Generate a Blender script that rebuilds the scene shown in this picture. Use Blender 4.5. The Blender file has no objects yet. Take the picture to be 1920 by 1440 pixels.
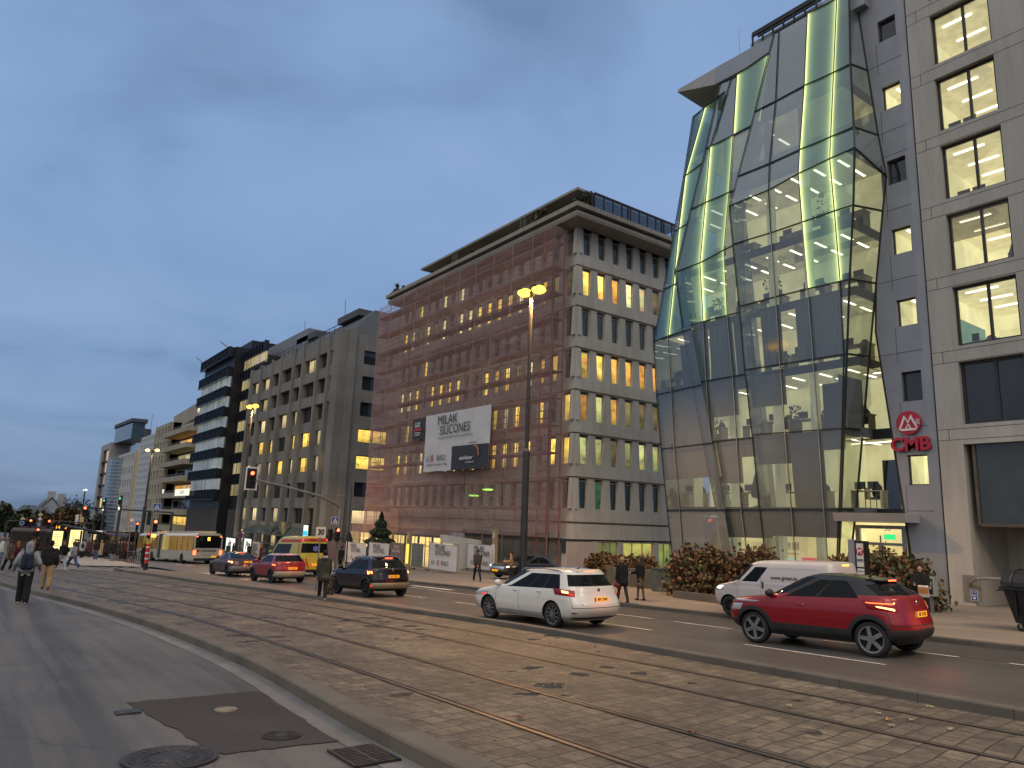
import bpy, bmesh, math, random
from math import sin, cos, pi, radians as rad, sqrt, atan2
from mathutils import Vector, Matrix, noise as mnoise
random.seed(7)
SC = bpy.context.scene
COL = SC.collection
# ------------------------------------------------------------------ camera
FPX, PITCH, ROLL, YAW = 1349.12, 0.190718, 0.036492, 0.632375
_f = Vector((-cos(YAW)*cos(PITCH), sin(YAW)*cos(PITCH), sin(PITCH)))
_r = _f.cross(Vector((0, 0, 1))).normalized(); _u = _r.cross(_f)
_r2 = _r*cos(ROLL) + _u*sin(ROLL); _u2 = -_r*sin(ROLL) + _u*cos(ROLL)
cam = bpy.data.cameras.new('camera'); camo = bpy.data.objects.new('camera', cam); COL.objects.link(camo)
camo.matrix_world = Matrix(((_r2.x, _u2.x, -_f.x, 0), (_r2.y, _u2.y, -_f.y, 0), (_r2.z, _u2.z, -_f.z, 0), (0, 0, 0, 1)))
cam.sensor_width = 36; cam.lens = FPX/1920*36; cam.clip_start = .1; cam.clip_end = 3000
SC.camera = camo
# surveying helpers: the photograph's measurements turned into places in the world
def ray(x, y): return _r2*((x-960)/FPX) + _u2*((720-y)/FPX) + _f
def hY(x, y, Y):
    r = ray(x, y); return r*(Y/r.y)
def hX(x, y, X):
    r = ray(x, y); return r*(X/r.x)
def zg(X, Y):
    X0 = X if X > -100 else (-100-18*math.tanh((-X-100)/36))
    z = .036*min(X0, 60)-1.80-.025*max(min(Y, 12), -60)
    if Y > 12: z -= .0026*(min(Y, 31.5)-12)
    if Y > 31.5: z -= .025*(min(Y, 60)-31.5)
    return z
def hG(x, y, dz=0):
    r = ray(x, y); lo, hi = .5, 400.
    F = lambda t: (r*t).z-zg((r*t).x, (r*t).y)-dz
    for i in range(60):
        m = (lo+hi)/2
        if F(m) > 0: lo = m
        else: hi = m
    return r*lo
# ------------------------------------------------------------------ world: dusk, overcast
w = bpy.data.worlds.new("World"); SC.world = w; w.use_nodes = True
N = w.node_tree.nodes; L = w.node_tree.links; N.clear()
def nn(t, **k):
    n = N.new(t)
    for a, b in k.items(): setattr(n, a, b)
    return n
out = nn('ShaderNodeOutputWorld'); bg = nn('ShaderNodeBackground'); tc = nn('ShaderNodeTexCoord'); sp = nn('ShaderNodeSeparateXYZ')
L.new(tc.outputs['Generated'], sp.inputs[0])
sky = nn('ShaderNodeTexSky', sky_type='NISHITA', sun_disc=False, sun_elevation=rad(4), sun_rotation=rad(140))
ramp = nn('ShaderNodeValToRGB'); L.new(sp.outputs['Z'], ramp.inputs[0])
e = ramp.color_ramp.elements
def setramp(cr, pts):
    while len(cr.elements) > 1: cr.elements.remove(cr.elements[-1])
    cr.elements[0].position = pts[0][0]; cr.elements[0].color = (*pts[0][1], 1)
    for p, c in pts[1:]:
        q = cr.elements.new(p); q.color = (*c, 1)
setramp(ramp.color_ramp, [(0, (.14, .21, .32)), (.05, (.18, .27, .42)), (.16, (.185, .285, .47)), (.35, (.205, .315, .53)), (.6, (.215, .325, .535)), (1, (.30, .38, .52))])
# clouds: direction projected on a high flat layer
dv = nn('ShaderNodeMath', operation='ADD'); L.new(sp.outputs['Z'], dv.inputs[0]); dv.inputs[1].default_value = .16
vm = nn('ShaderNodeVectorMath', operation='DIVIDE'); L.new(tc.outputs['Generated'], vm.inputs[0])
cb = nn('ShaderNodeCombineXYZ')
for i in range(3): L.new(dv.outputs[0], cb.inputs[i])
L.new(cb.outputs[0], vm.inputs[1])
nz = nn('ShaderNodeTexNoise'); nz.inputs['Scale'].default_value = 1.1; nz.inputs['Detail'].default_value = 5; nz.inputs['Roughness'].default_value = .5
nz.inputs['Distortion'].default_value = .4
L.new(vm.outputs[0], nz.inputs['Vector'])
cr = nn('ShaderNodeValToRGB'); L.new(nz.outputs['Fac'], cr.inputs[0]); setramp(cr.color_ramp, [(.3, (.60, .63, .68)), (.45, (.88, .90, .92)), (.6, (1.02, 1.0, .99)), (.75, (1.14, 1.10, 1.06))])
mu = nn('ShaderNodeMix', data_type='RGBA', blend_type='MULTIPLY'); mu.inputs['Factor'].default_value = 1
L.new(ramp.outputs[0], mu.inputs['A']); L.new(cr.outputs[0], mu.inputs['B'])
# away from the afterglow (behind the viewer and overhead) the cloud deck is greyer, over the lit town
dt = nn('ShaderNodeVectorMath', operation='DOT_PRODUCT'); L.new(tc.outputs['Generated'], dt.inputs[0]); dt.inputs[1].default_value = (.32, -.50, .80)
mr = nn('ShaderNodeMapRange'); L.new(dt.outputs['Value'], mr.inputs['Value']); mr.inputs['From Min'].default_value = .3; mr.inputs['From Max'].default_value = .85
mx = nn('ShaderNodeMix', data_type='RGBA'); L.new(mr.outputs[0], mx.inputs['Factor']); L.new(mu.outputs['Result'], mx.inputs['A']); mx.inputs['B'].default_value = (.72, .715, .705, 1)
# a little of the physical sky on top
sm = nn('ShaderNodeMix', data_type='RGBA', blend_type='ADD'); sm.inputs['Factor'].default_value = .006
L.new(mx.outputs['Result'], sm.inputs['A']); L.new(sky.outputs[0], sm.inputs['B'])
L.new(sm.outputs['Result'], bg.inputs['Color']); bg.inputs['Strength'].default_value = 1.0
L.new(bg.outputs[0], out.inputs[0])
sl = bpy.data.lights.new('sun', 'SUN'); sl.energy = .62; sl.angle = rad(35); sl.color = (1, .88, .74)
so = bpy.data.objects.new('sun', sl); COL.objects.link(so); so.rotation_euler = (rad(38), 0, rad(52))
SC.view_settings.view_transform = 'Standard'; SC.view_settings.look = 'None'; SC.view_settings.exposure = .28; SC.view_settings.gamma = 1
SC.cycles.max_bounces = 6; SC.cycles.transparent_max_bounces = 24; SC.cycles.glossy_bounces = 3; SC.cycles.diffuse_bounces = 2; SC.cycles.transmission_bounces = 2
SC.cycles.caustics_reflective = False; SC.cycles.caustics_refractive = False; SC.cycles.use_denoising = True
SC.cycles.sample_clamp_indirect = 4
# ------------------------------------------------------------------ materials
MATS = {}
class NT:
    def __init__(s, name):
        s.m = bpy.data.materials.new(name); s.m.use_nodes = True; s.t = s.m.node_tree; s.t.nodes.clear()
        s.o = s.n('ShaderNodeOutputMaterial')
    def n(s, t, ins=None, **k):
        q = s.t.nodes.new(t)
        for a, b in k.items(): setattr(q, a, b)
        for a, b in (ins or {}).items():
            if isinstance(b, bpy.types.NodeSocket): s.t.links.new(b, q.inputs[a])
            else: q.inputs[a].default_value = b
        return q
    def l(s, a, b): s.t.links.new(a, b)
    def ramp(s, fac, pts, interp='LINEAR'):
        r = s.n('ShaderNodeValToRGB', {0: fac}); setramp(r.color_ramp, pts); r.color_ramp.interpolation = interp; return r.outputs[0]
    def mixc(s, f, a, b, mode='MIX'):
        q = s.n('ShaderNodeMix', data_type='RGBA', blend_type=mode)
        for k, v in (('Factor', f), ('A', a), ('B', b)):
            if isinstance(v, bpy.types.NodeSocket): s.l(v, q.inputs[k])
            else: q.inputs[k].default_value = (*v, 1) if isinstance(v, tuple) and len(v) == 3 else v
        return q.outputs['Result']
    def math(s, op, a, b=0, c=None):
        q = s.n('ShaderNodeMath', operation=op)
        for i, v in enumerate((a, b, c)):
            if v is None: continue
            if isinstance(v, bpy.types.NodeSocket): s.l(v, q.inputs[i])
            else: q.inputs[i].default_value = v
        return q.outputs[0]
    def pos(s, kind='Object', scale=(1, 1, 1), rot=(0, 0, 0)):
        t = s.n('ShaderNodeNewGeometry').outputs['Position'] if kind == 'World' else s.n('ShaderNodeTexCoord').outputs[kind]
        return s.n('ShaderNodeMapping', {0: t, 'Scale': scale, 'Rotation': rot}).outputs[0]
    def noise(s, v, sc, det=3, ro=.55, dist=0):
        return s.n('ShaderNodeTexNoise', {'Vector': v, 'Scale': sc, 'Detail': det, 'Roughness': ro, 'Distortion': dist}).outputs['Fac']
    def bump(s, h, st, d=.02): return s.n('ShaderNodeBump', {'Height': h, 'Strength': st, 'Distance': d}).outputs[0]
    def pbr(s, col, ro=.6, me=0, nor=None, spec=.5, **k):
        i = {'Roughness': ro, 'Metallic': me, 'Specular IOR Level': spec}
        i.update(k)
        if nor is not None: i['Normal'] = nor
        if isinstance(col, tuple): col = (*col, 1)
        i['Base Color'] = col
        b = s.n('ShaderNodeBsdfPrincipled', i); return b.outputs[0]
    def out(s, sh): s.l(sh, s.o.inputs[0]); return s.m
def P(name, col, ro=.6, me=0, var=.18, sc=2., bump=.15, bsc=40, spec=.4, coat=0, kind='Object'):
    """painted or cast surface with uneven tone and a little relief"""
    if name in MATS: return MATS[name]
    t = NT(name); v = t.pos(kind)
    n1 = t.noise(v, sc, 5, .6); n2 = t.noise(v, bsc, 3, .6)
    d = tuple(c*(1-var) for c in col); b = tuple(min(c*(1+var), 1) for c in col)
    c = t.ramp(n1, [(.3, d), (.7, b)])
    nor = t.bump(n2, bump, .01) if bump else None
    k = {'Coat Weight': coat, 'Coat Roughness': .04} if coat else {}
    rr = t.math('MULTIPLY_ADD', n1, .25, ro-.12)
    MATS[name] = t.out(t.pbr(c, rr, me, nor, spec, **k)); return MATS[name]
def E(name, col, st, back=True):
    """something that gives off light"""
    if name in MATS: return MATS[name]
    t = NT(name); MATS[name] = t.out(t.n('ShaderNodeEmission', {'Color': (*col, 1), 'Strength': st}).outputs[0]); return MATS[name]
def lit(name, col, st=1., sc=1.2, dark=.45, blind=False):
    """a lit room seen through a small window: uneven light, a shiny pane in front"""
    if name in MATS: return MATS[name]
    t = NT(name); oi = t.n('ShaderNodeObjectInfo'); tcn = t.n('ShaderNodeTexCoord').outputs['Object']
    off = t.n('ShaderNodeCombineXYZ', {0: t.math('MULTIPLY', oi.outputs['Random'], 77), 1: t.math('MULTIPLY', oi.outputs['Random'], 31), 2: t.math('MULTIPLY', oi.outputs['Random'], 53)}).outputs[0]
    v = t.n('ShaderNodeVectorMath', {0: tcn, 1: off}, operation='ADD').outputs[0]
    vs = t.n('ShaderNodeMapping', {0: v, 'Scale': (3, 3, .25) if blind else (1, 1, 1.4)}).outputs[0]
    n = t.noise(vs, sc*(3 if blind else 1), 4, .55, .3)
    vo = t.n('ShaderNodeTexVoronoi', {'Vector': v, 'Scale': 2.2}, distance='CHEBYCHEV').outputs['Color']
    c = t.ramp(n, [(.32, tuple(q*dark for q in col)), (.45, col), (.68, tuple(min(q*1.35, 1.4) for q in col))])
    if not blind: c = t.mixc(.28, c, vo, 'MULTIPLY')
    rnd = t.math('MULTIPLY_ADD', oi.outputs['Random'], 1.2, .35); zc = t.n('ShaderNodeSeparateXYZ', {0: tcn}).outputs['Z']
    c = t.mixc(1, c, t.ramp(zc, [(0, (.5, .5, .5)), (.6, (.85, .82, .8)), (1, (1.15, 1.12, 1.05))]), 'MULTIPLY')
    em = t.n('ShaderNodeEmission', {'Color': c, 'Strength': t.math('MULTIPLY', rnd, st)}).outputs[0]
    gl = t.n('ShaderNodeBsdfGlossy', {'Roughness': .04, 'Color': (.8, .9, 1, 1)}).outputs[0]
    fr = t.n('ShaderNodeFresnel', {'IOR': 1.35}).outputs[0]
    MATS[name] = t.out(t.n('ShaderNodeMixShader', {0: fr, 1: em, 2: gl}).outputs[0]); return MATS[name]
def glassdark(name, col=(.02, .024, .028), ro=.04, var=.5):
    if name in MATS: return MATS[name]
    t = NT(name); oi = t.n('ShaderNodeObjectInfo').outputs['Random']
    v = t.pos('Object'); n = t.noise(v, .9, 3)
    c = t.mixc(t.math('MULTIPLY', oi, var), col, tuple(min(q*3.2, 1) for q in col))
    c = t.mixc(n, c, tuple(q*.5 for q in col))
    if name == 'car glass': spec = .12
    else: spec = .6
    nor = t.bump(t.noise(v, .8, 1), .04, .05)
    MATS[name] = t.out(t.pbr(c, ro, 0, nor, spec)); return MATS[name]
def glassclear(name, tint=(.72, .78, .74), refl=.10, ro=.015, milk=None, milkf=0.):
    if name in MATS: return MATS[name]
    t = NT(name); tr = t.n('ShaderNodeBsdfTransparent', {'Color': (*tint, 1)}).outputs[0]
    nor = t.bump(t.noise(t.pos('World'), .35, 2), .05, .2)
    gl = t.n('ShaderNodeBsdfGlossy', {'Roughness': ro, 'Color': (.9, .95, 1, 1), 'Normal': nor}).outputs[0]
    lw = t.n('ShaderNodeFresnel', {'IOR': 1.5, 'Normal': nor}).outputs[0]
    fac = t.math('MINIMUM', t.math('ADD', lw, refl), .75)
    sh = tr
    if milk: sh = t.n('ShaderNodeMixShader', {0: milkf, 1: tr, 2: t.n('ShaderNodeBsdfDiffuse', {'Color': (*milk, 1)}).outputs[0]}).outputs[0]
    MATS[name] = t.out(t.n('ShaderNodeMixShader', {0: fac, 1: sh, 2: gl}).outputs[0]); return MATS[name]
def room(name, col, st, sc=.8):
    """inside surface of a lit office: diffuse paint plus the room's own light"""
    if name in MATS: return MATS[name]
    t = NT(name); v = t.pos('World'); n = t.noise(v, sc, 3); br = t.n('ShaderNodeTexVoronoi', {'Vector': v, 'Scale': .45}, distance='CHEBYCHEV').outputs['Color']
    bw = t.n('ShaderNodeRGBToBW', {0: br}).outputs[0]
    c = t.ramp(n, [(.3, tuple(q*.7 for q in col)), (.7, tuple(q*1.12 for q in col))])
    k = t.math('MULTIPLY_ADD', bw, .6*st, st*.7)
    d = t.n('ShaderNodeBsdfDiffuse', {'Color': (*[min(q, .8)*.5 for q in col], 1)}).outputs[0]
    em = t.n('ShaderNodeEmission', {'Color': c, 'Strength': k}).outputs[0]
    MATS[name] = t.out(t.n('ShaderNodeAddShader', {0: d, 1: em}).outputs[0]); return MATS[name]
# ------------------------------------------------------------------ objects
BASE = {}
def tag(o, label=None, cat=None, group=None, kind=None):
    if label: o['label'] = label
    if cat: o['category'] = cat
    if group: o['group'] = group
    if kind: o['kind'] = kind
    return o
def thing(name, label, cat, loc=(0, 0, 0), rz=0, group=None):
    o = bpy.data.objects.new(name, None); COL.objects.link(o); o.empty_display_size = .2
    o.location = loc; o.rotation_euler = (0, 0, rz); BASE[o.name] = Vector(loc)
    return tag(o, label, cat, group)
class MB:
    def __init__(s): s.v = []; s.f = []; s.mi = []; s.cur = 0
    def mat(s, i): s.cur = i; return s
    def face(s, pts):
        n = len(s.v); s.v += [tuple(p) for p in pts]; s.f.append(tuple(range(n, n+len(pts)))); s.mi.append(s.cur); return s
    def raw(s, vs, fs):
        n = len(s.v); s.v += [tuple(p) for p in vs]
        for f in fs: s.f.append(tuple(i+n for i in f)); s.mi.append(s.cur)
        return s
    def box(s, x0, x1, y0, y1, z0, z1):
        return s.raw([(x0, y0, z0), (x1, y0, z0), (x1, y1, z0), (x0, y1, z0), (x0, y0, z1), (x1, y0, z1), (x1, y1, z1), (x0, y1, z1)],
                     [(0, 3, 2, 1), (4, 5, 6, 7), (0, 1, 5, 4), (1, 2, 6, 5), (2, 3, 7, 6), (3, 0, 4, 7)])
    def obox(s, c, U, V, W):
        c, U, V, W = Vector(c), Vector(U)/2, Vector(V)/2, Vector(W)/2
        return s.raw([c+a*U+b*V+d*W for d in (-1, 1) for a, b in ((-1, -1), (1, -1), (1, 1), (-1, 1))],
                     [(0, 3, 2, 1), (4, 5, 6, 7), (0, 1, 5, 4), (1, 2, 6, 5), (2, 3, 7, 6), (3, 0, 4, 7)])
    def bar(s, a, b, t, h=None, up=(0, 0, 1)):
        a, b = Vector(a), Vector(b); d = b-a; u = Vector(up)
        if abs(d.normalized().dot(u)) > .98: u = Vector((1, 0, 0))
        r = d.cross(u).normalized(); u = r.cross(d).normalized()
        return s.obox((a+b)/2, d, r*t, u*(h or t))
    def tube(s, pts, r, n=8, cap=True):
        pts = [Vector(p) for p in pts]; rs = r if isinstance(r, (list, tuple)) else [r]*len(pts)
        base = len(s.v); prev = None
        for i, p in enumerate(pts):
            d = (pts[min(i+1, len(pts)-1)]-pts[max(i-1, 0)])
            d = d.normalized() if d.length > 1e-9 else Vector((0, 0, 1))
            if prev is None:
                a = Vector((0, 0, 1)) if abs(d.z) < .9 else Vector((1, 0, 0)); u = d.cross(a).normalized()
            else:
                u = (prev-d*prev.dot(d)); u = u.normalized() if u.length > 1e-6 else d.orthogonal().normalized()
            prev = u; vv = d.cross(u)
            for k in range(n):
                t = 2*pi*k/n; s.v.append(tuple(p+(u*cos(t)+vv*sin(t))*rs[i]))
        for i in range(len(pts)-1):
            for k in range(n):
                a = base+i*n+k; b = base+i*n+(k+1) % n; s.f.append((a, b, b+n, a+n)); s.mi.append(s.cur)
        if cap:
            s.f.append(tuple(base+k for k in reversed(range(n)))); s.mi.append(s.cur)
            s.f.append(tuple(base+(len(pts)-1)*n+k for k in range(n))); s.mi.append(s.cur)
        return s
    def lathe(s, prof, n=16, c=(0, 0, 0), ax='z'):
        base = len(s.v); c = Vector(c)
        for r, h in prof:
            for k in range(n):
                t = 2*pi*k/n
                p = {'z': Vector((r*cos(t), r*sin(t), h)), 'y': Vector((r*cos(t), h, r*sin(t))), 'x': Vector((h, r*cos(t), r*sin(t)))}[ax]
                s.v.append(tuple(c+p))
        for i in range(len(prof)-1):
            for k in range(n):
                a = base+i*n+k; b = base+i*n+(k+1) % n; s.f.append((a, b, b+n, a+n)); s.mi.append(s.cur)
        return s
    def ball(s, c, r, n=8, m=6):
        r = r if isinstance(r, (list, tuple)) else (r, r, r); base = len(s.v)
        for i in range(m+1):
            ph = pi*i/m
            for k in range(n):
                t = 2*pi*k/n; s.v.append((c[0]+r[0]*sin(ph)*cos(t), c[1]+r[1]*sin(ph)*sin(t), c[2]+r[2]*cos(ph)))
        for i in range(m):
            for k in range(n):
                a = base+i*n+k; b = base+i*n+(k+1) % n; s.f.append((a, a+n, b+n, b)); s.mi.append(s.cur)
        return s
    def prism(s, poly, z0, z1):
        """poly: list of (x, y), counter-clockwise"""
        n = len(poly); vs = [(x, y, z0) for x, y in poly]+[(x, y, z1) for x, y in poly]
        return s.raw(vs, [tuple(reversed(range(n))), tuple(range(n, 2*n))]+[(i, (i+1) % n, n+(i+1) % n, n+i) for i in range(n)])
    def slab(s, pts, d):
        """planar polygon pts given thickness vector d"""
        n = len(pts); pts = [Vector(p) for p in pts]; d = Vector(d)
        return s.raw(pts+[p+d for p in pts], [tuple(reversed(range(n))), tuple(range(n, 2*n))]+[(i, (i+1) % n, n+(i+1) % n, n+i) for i in range(n)])
    def build(s, name, mats, parent=None, smooth=False, base=None, ang=40):
        if not isinstance(mats, (list, tuple)): mats = [mats]
        b = BASE.get(parent.name, Vector()) if (parent is not None and base is None) else Vector(base or (0, 0, 0))
        me = bpy.data.meshes.new(name)
        me.from_pydata([(v[0]-b.x, v[1]-b.y, v[2]-b.z) for v in s.v], [], s.f)
        for m in mats: me.materials.append(m)
        me.polygons.foreach_set('material_index', s.mi)
        if smooth:
            me.polygons.foreach_set('use_smooth', [True]*len(s.f))
            bm = bmesh.new(); bm.from_mesh(me); bmesh.ops.remove_doubles(bm, verts=bm.verts, dist=.0004)
            for e_ in bm.edges:
                if len(e_.link_faces) == 2 and e_.calc_face_angle(0) > rad(ang): e_.smooth = False
            bm.to_mesh(me); bm.free()
        me.update()
        o = bpy.data.objects.new(name, me); COL.objects.link(o)
        if parent is not None: o.parent = parent; BASE[o.name] = b
        return o
def stack(name, parent, offs, smooth=False): pass
def linkcopy(src, parent, loc=None, rz=None):
    c = src.copy(); COL.objects.link(c); c.parent = parent; BASE[c.name] = BASE.get(parent.name, Vector()) if parent else Vector()
    if loc is not None: c.location = loc
    if rz is not None: c.rotation_euler = (0, 0, rz)
    return c
def copy_tree(o, parent=None):
    c = o.copy(); COL.objects.link(c); c.parent = parent
    for ch in o.children: copy_tree(ch, c)
    return c
def wallgrid(mb, O, U, Nn, W, z0, z1, holes, depth):
    """wall in the plane through O along U (outward normal Nn) with rectangular openings and reveals"""
    O, U, Nn = Vector(O), Vector(U), Vector(Nn)
    xs = sorted(set([0, W]+[round(h[i], 4) for h in holes for i in (0, 1)])); zs = sorted(set([z0, z1]+[round(h[i], 4) for h in holes for i in (2, 3)]))
    xs = [x for x in xs if 0 <= x <= W]; zs = [z for z in zs if z0 <= z <= z1]
    pt = lambda x, z, d=0: O+U*x-Nn*d+Vector((0, 0, z))
    for j in range(len(zs)-1):
        for i in range(len(xs)-1):
            cx, cz = (xs[i]+xs[i+1])/2, (zs[j]+zs[j+1])/2
            if any(h[0] < cx < h[1] and h[2] < cz < h[3] for h in holes): continue
            mb.face([pt(xs[i], zs[j]), pt(xs[i+1], zs[j]), pt(xs[i+1], zs[j+1]), pt(xs[i], zs[j+1])])
    for h in holes:
        x0, x1, a, b = h[:4]
        mb.face([pt(x0, a), pt(x0, a, depth), pt(x1, a, depth), pt(x1, a)]); mb.face([pt(x0, b), pt(x1, b), pt(x1, b, depth), pt(x0, b, depth)])
        mb.face([pt(x0, a), pt(x0, b), pt(x0, b, depth), pt(x0, a, depth)]); mb.face([pt(x1, a), pt(x1, a, depth), pt(x1, b, depth), pt(x1, b)])
_WC = {}
def window(parent, O, rz, ww, hh, pane, frame, mull=(), trans=(), fw=.06, name='window', blind=None, taper=0):
    """framed window; O is its lower left corner seen from outside, local x along the wall, local -y outward"""
    key = (round(ww, 3), round(hh, 3), frame.name, mull, trans, fw, taper)
    if key not in _WC:
        mb = MB(); mb.box(0, ww, -.04, .05, 0, fw).box(0, ww, -.04, .05, hh-fw, hh).box(0, fw, -.04, .05, fw, hh-fw).box(ww-fw, ww, -.04, .05, fw, hh-fw)
        for m in mull: mb.box(ww*m-fw/2, ww*m+fw/2, -.045, .045, fw, hh-fw)
        for m in trans: mb.box(fw, ww-fw, -.043, .043, hh*m-fw/2, hh*m+fw/2)
        me = mb.build(name, frame); bpy.data.objects.remove(me) if False else None
        _WC[key] = me.data; bpy.data.objects.remove(me)
    pk = (round(ww, 3), round(hh, 3), pane.name, 'p')
    if pk not in _WC:
        me = MB().face([(.02, .02, .02), (ww-.02, .02, .02), (ww-.02, .02, hh-.02), (.02, .02, hh-.02)]).build('pane', pane); _WC[pk] = me.data; bpy.data.objects.remove(me)
    o = bpy.data.objects.new(name, _WC[key]); COL.objects.link(o); o.parent = parent
    o.location = Vector(O)-BASE.get(parent.name, Vector()); o.rotation_euler = (0, 0, rz)
    p = bpy.data.objects.new('pane', _WC[pk]); COL.objects.link(p); p.parent = o
    return o
FONTC = {}
def text(s, size, mat, parent, loc, rot, ext=.004, name='lettering', align='CENTER', shear=0, bold=0, sx=1):
    cu = bpy.data.curves.new(name, 'FONT'); cu.body = s; cu.size = size; cu.align_x = align; cu.align_y = 'CENTER'; cu.extrude = ext; cu.shear = shear; cu.offset = bold
    cu.resolution_u = 3
    cu.materials.append(mat); o = bpy.data.objects.new(name, cu); COL.objects.link(o); o.parent = parent
    o.location = loc; o.rotation_euler = rot; o.scale = (sx, 1, 1)
    return o
# ------------------------------------------------------------------ the setting
def curve(pts):
    pts = sorted(pts)
    def f(x):
        if x <= pts[0][0]: a, b = pts[0], pts[1]
        elif x >= pts[-1][0]: a, b = pts[-2], pts[-1]
        else:
            for a, b in zip(pts, pts[1:]):
                if a[0] <= x <= b[0]: break
        i = pts.index(a); t = (x-a[0])/(b[0]-a[0]); h = b[0]-a[0]
        if x < pts[0][0] or x > pts[-1][0]: return a[1]+(b[1]-a[1])*t
        m = lambda j: (pts[min(j+1, len(pts)-1)][1]-pts[max(j-1, 0)][1])/(pts[min(j+1, len(pts)-1)][0]-pts[max(j-1, 0)][0])
        m0, m1 = m(i)*h, m(i+1)*h
        return (2*t**3-3*t*t+1)*a[1]+(t**3-2*t*t+t)*m0+(-2*t**3+3*t*t)*b[1]+(t**3-t*t)*m1
    return f
R4 = curve([(60, 4.9), (10, 5.0), (-5, 5.09), (-10, 5.12), (-15, 5.06), (-21, 4.76), (-26, 4.2), (-31.6, 3.46), (-38.5, 2.65), (-46, 1.74), (-58, 0), (-80, -4), (-115, -13), (-160, -26)])
KL = curve([(60, 3.6), (0, 3.66), (-7.6, 3.75), (-12, 4.0), (-15, 3.98), (-18.4, 3.84), (-22, 3.55), (-26, 3.1), (-33, 2.06), (-38.4, 1.4), (-46, .3), (-58, -1.6), (-80, -6), (-115, -15), (-160, -28)])
KR = curve([(60, 10.9), (-4, 11.05), (-8, 11.3), (-15, 11.6), (-20, 11.25), (-26, 10.75), (-32, 10.3), (-37, 9.5), (-47, 8.7), (-51, 8.2), (-110, 3)])
RN = curve([(60, 11.1), (-4, 11.28), (-8, 11.5), (-15, 11.85), (-22, 12.0), (-30, 12.0), (-45, 12.0), (-53, 12.0), (-110, 12)])
YF = curve([(60, 18.2), (-6, 18.8), (-14, 19.2), (-20, 19.4), (-30, 19.8), (-40, 19.8), (-49, 20.3), (-56, 22.9), (-90, 23.2), (-150, 25)])
def frange(a, b, s):
    n = max(1, int(round(abs(b-a)/s))); return [a+(b-a)*i/n for i in range(n+1)]
def strip(mb, xs, fa, fb, dz=0., ny=3, za=None):
    fz = (lambda x, y: zg(x, y)+dz)
    base = len(mb.v)
    for x in xs:
        a = fa(x) if callable(fa) else fa; b = fb(x) if callable(fb) else fb
        for k in range(ny+1):
            y = a+(b-a)*k/ny; mb.v.append((x, y, fz(x, y)))
    for i in range(len(xs)-1):
        for k in range(ny):
            p = base+i*(ny+1)+k; mb.f.append((p, p+ny+1, p+ny+2, p+1) if xs[1] > xs[0] else (p, p+1, p+ny+2, p+ny+1)); mb.mi.append(mb.cur)
def asphalt(name, c1, c2, ro, wet=0., streak=0., cracks=0.):
    t = NT(name); v = t.pos('World'); n = t.noise(v, .35, 5, .6, .3); g = t.noise(v, 90, 2, .7); g2 = t.noise(v, 22, 3, .7)
    c = t.ramp(n, [(.3, c1), (.7, c2)])
    if streak:
        vs = t.pos('World', (.06, 1.6, 1), (0, 0, rad(-3))); s = t.noise(vs, 1.4, 4, .6, .2)
        c = t.mixc(streak, c, t.ramp(s, [(.38, (.55, .56, .58)), (.5, (1, .98, .95)), (.62, (1.3, 1.22, 1.12))]), 'MULTIPLY')
    if cracks:
        ww = t.n('ShaderNodeVectorMath', {0: v, 1: t.n('ShaderNodeTexNoise', {'Vector': v, 'Scale': .8}).outputs['Color']}, operation='ADD').outputs[0]
        vo = t.n('ShaderNodeTexVoronoi', {'Vector': ww, 'Scale': .23}, feature='DISTANCE_TO_EDGE').outputs['Distance']
        ck = t.ramp(vo, [(0, (.45, .45, .45)), (.004, (.8, .8, .8)), (.008, (1, 1, 1))]); c = t.mixc(cracks, c, ck, 'MULTIPLY')
    c = t.mixc(.5, c, t.ramp(g, [(.3, (.72, .72, .72)), (.7, (1.25, 1.25, 1.25))]), 'MULTIPLY')
    c = t.mixc(.45, c, t.ramp(g2, [(.3, (.75, .75, .75)), (.7, (1.2, 1.2, 1.2))]), 'MULTIPLY')
    r = t.math('MULTIPLY_ADD', n, -.3*wet, ro)
    MATS[name] = t.out(t.pbr(c, r, 0, t.bump(t.math('ADD', g, g2), .35, .006), .35)); return MATS[name]
M_road = asphalt('road asphalt', (.070, .066, .063), (.10, .094, .089), .50, .5, .35)
M_lane = asphalt('dark lane asphalt', (.05, .048, .048), (.07, .066, .064), .55, .4)
M_left = asphalt('worn grey asphalt', (.066, .067, .07), (.108, .105, .102), .72, .3, .75, .6)
M_patch = asphalt('fresh patch asphalt', (.028, .024, .023), (.052, .044, .041), .85)
M_walk = asphalt('pavement', (.165, .142, .12), (.24, .205, .17), .8, .2, .2, .3)
M_far = asphalt('far ground', (.09, .09, .09), (.14, .13, .125), .7)
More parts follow.
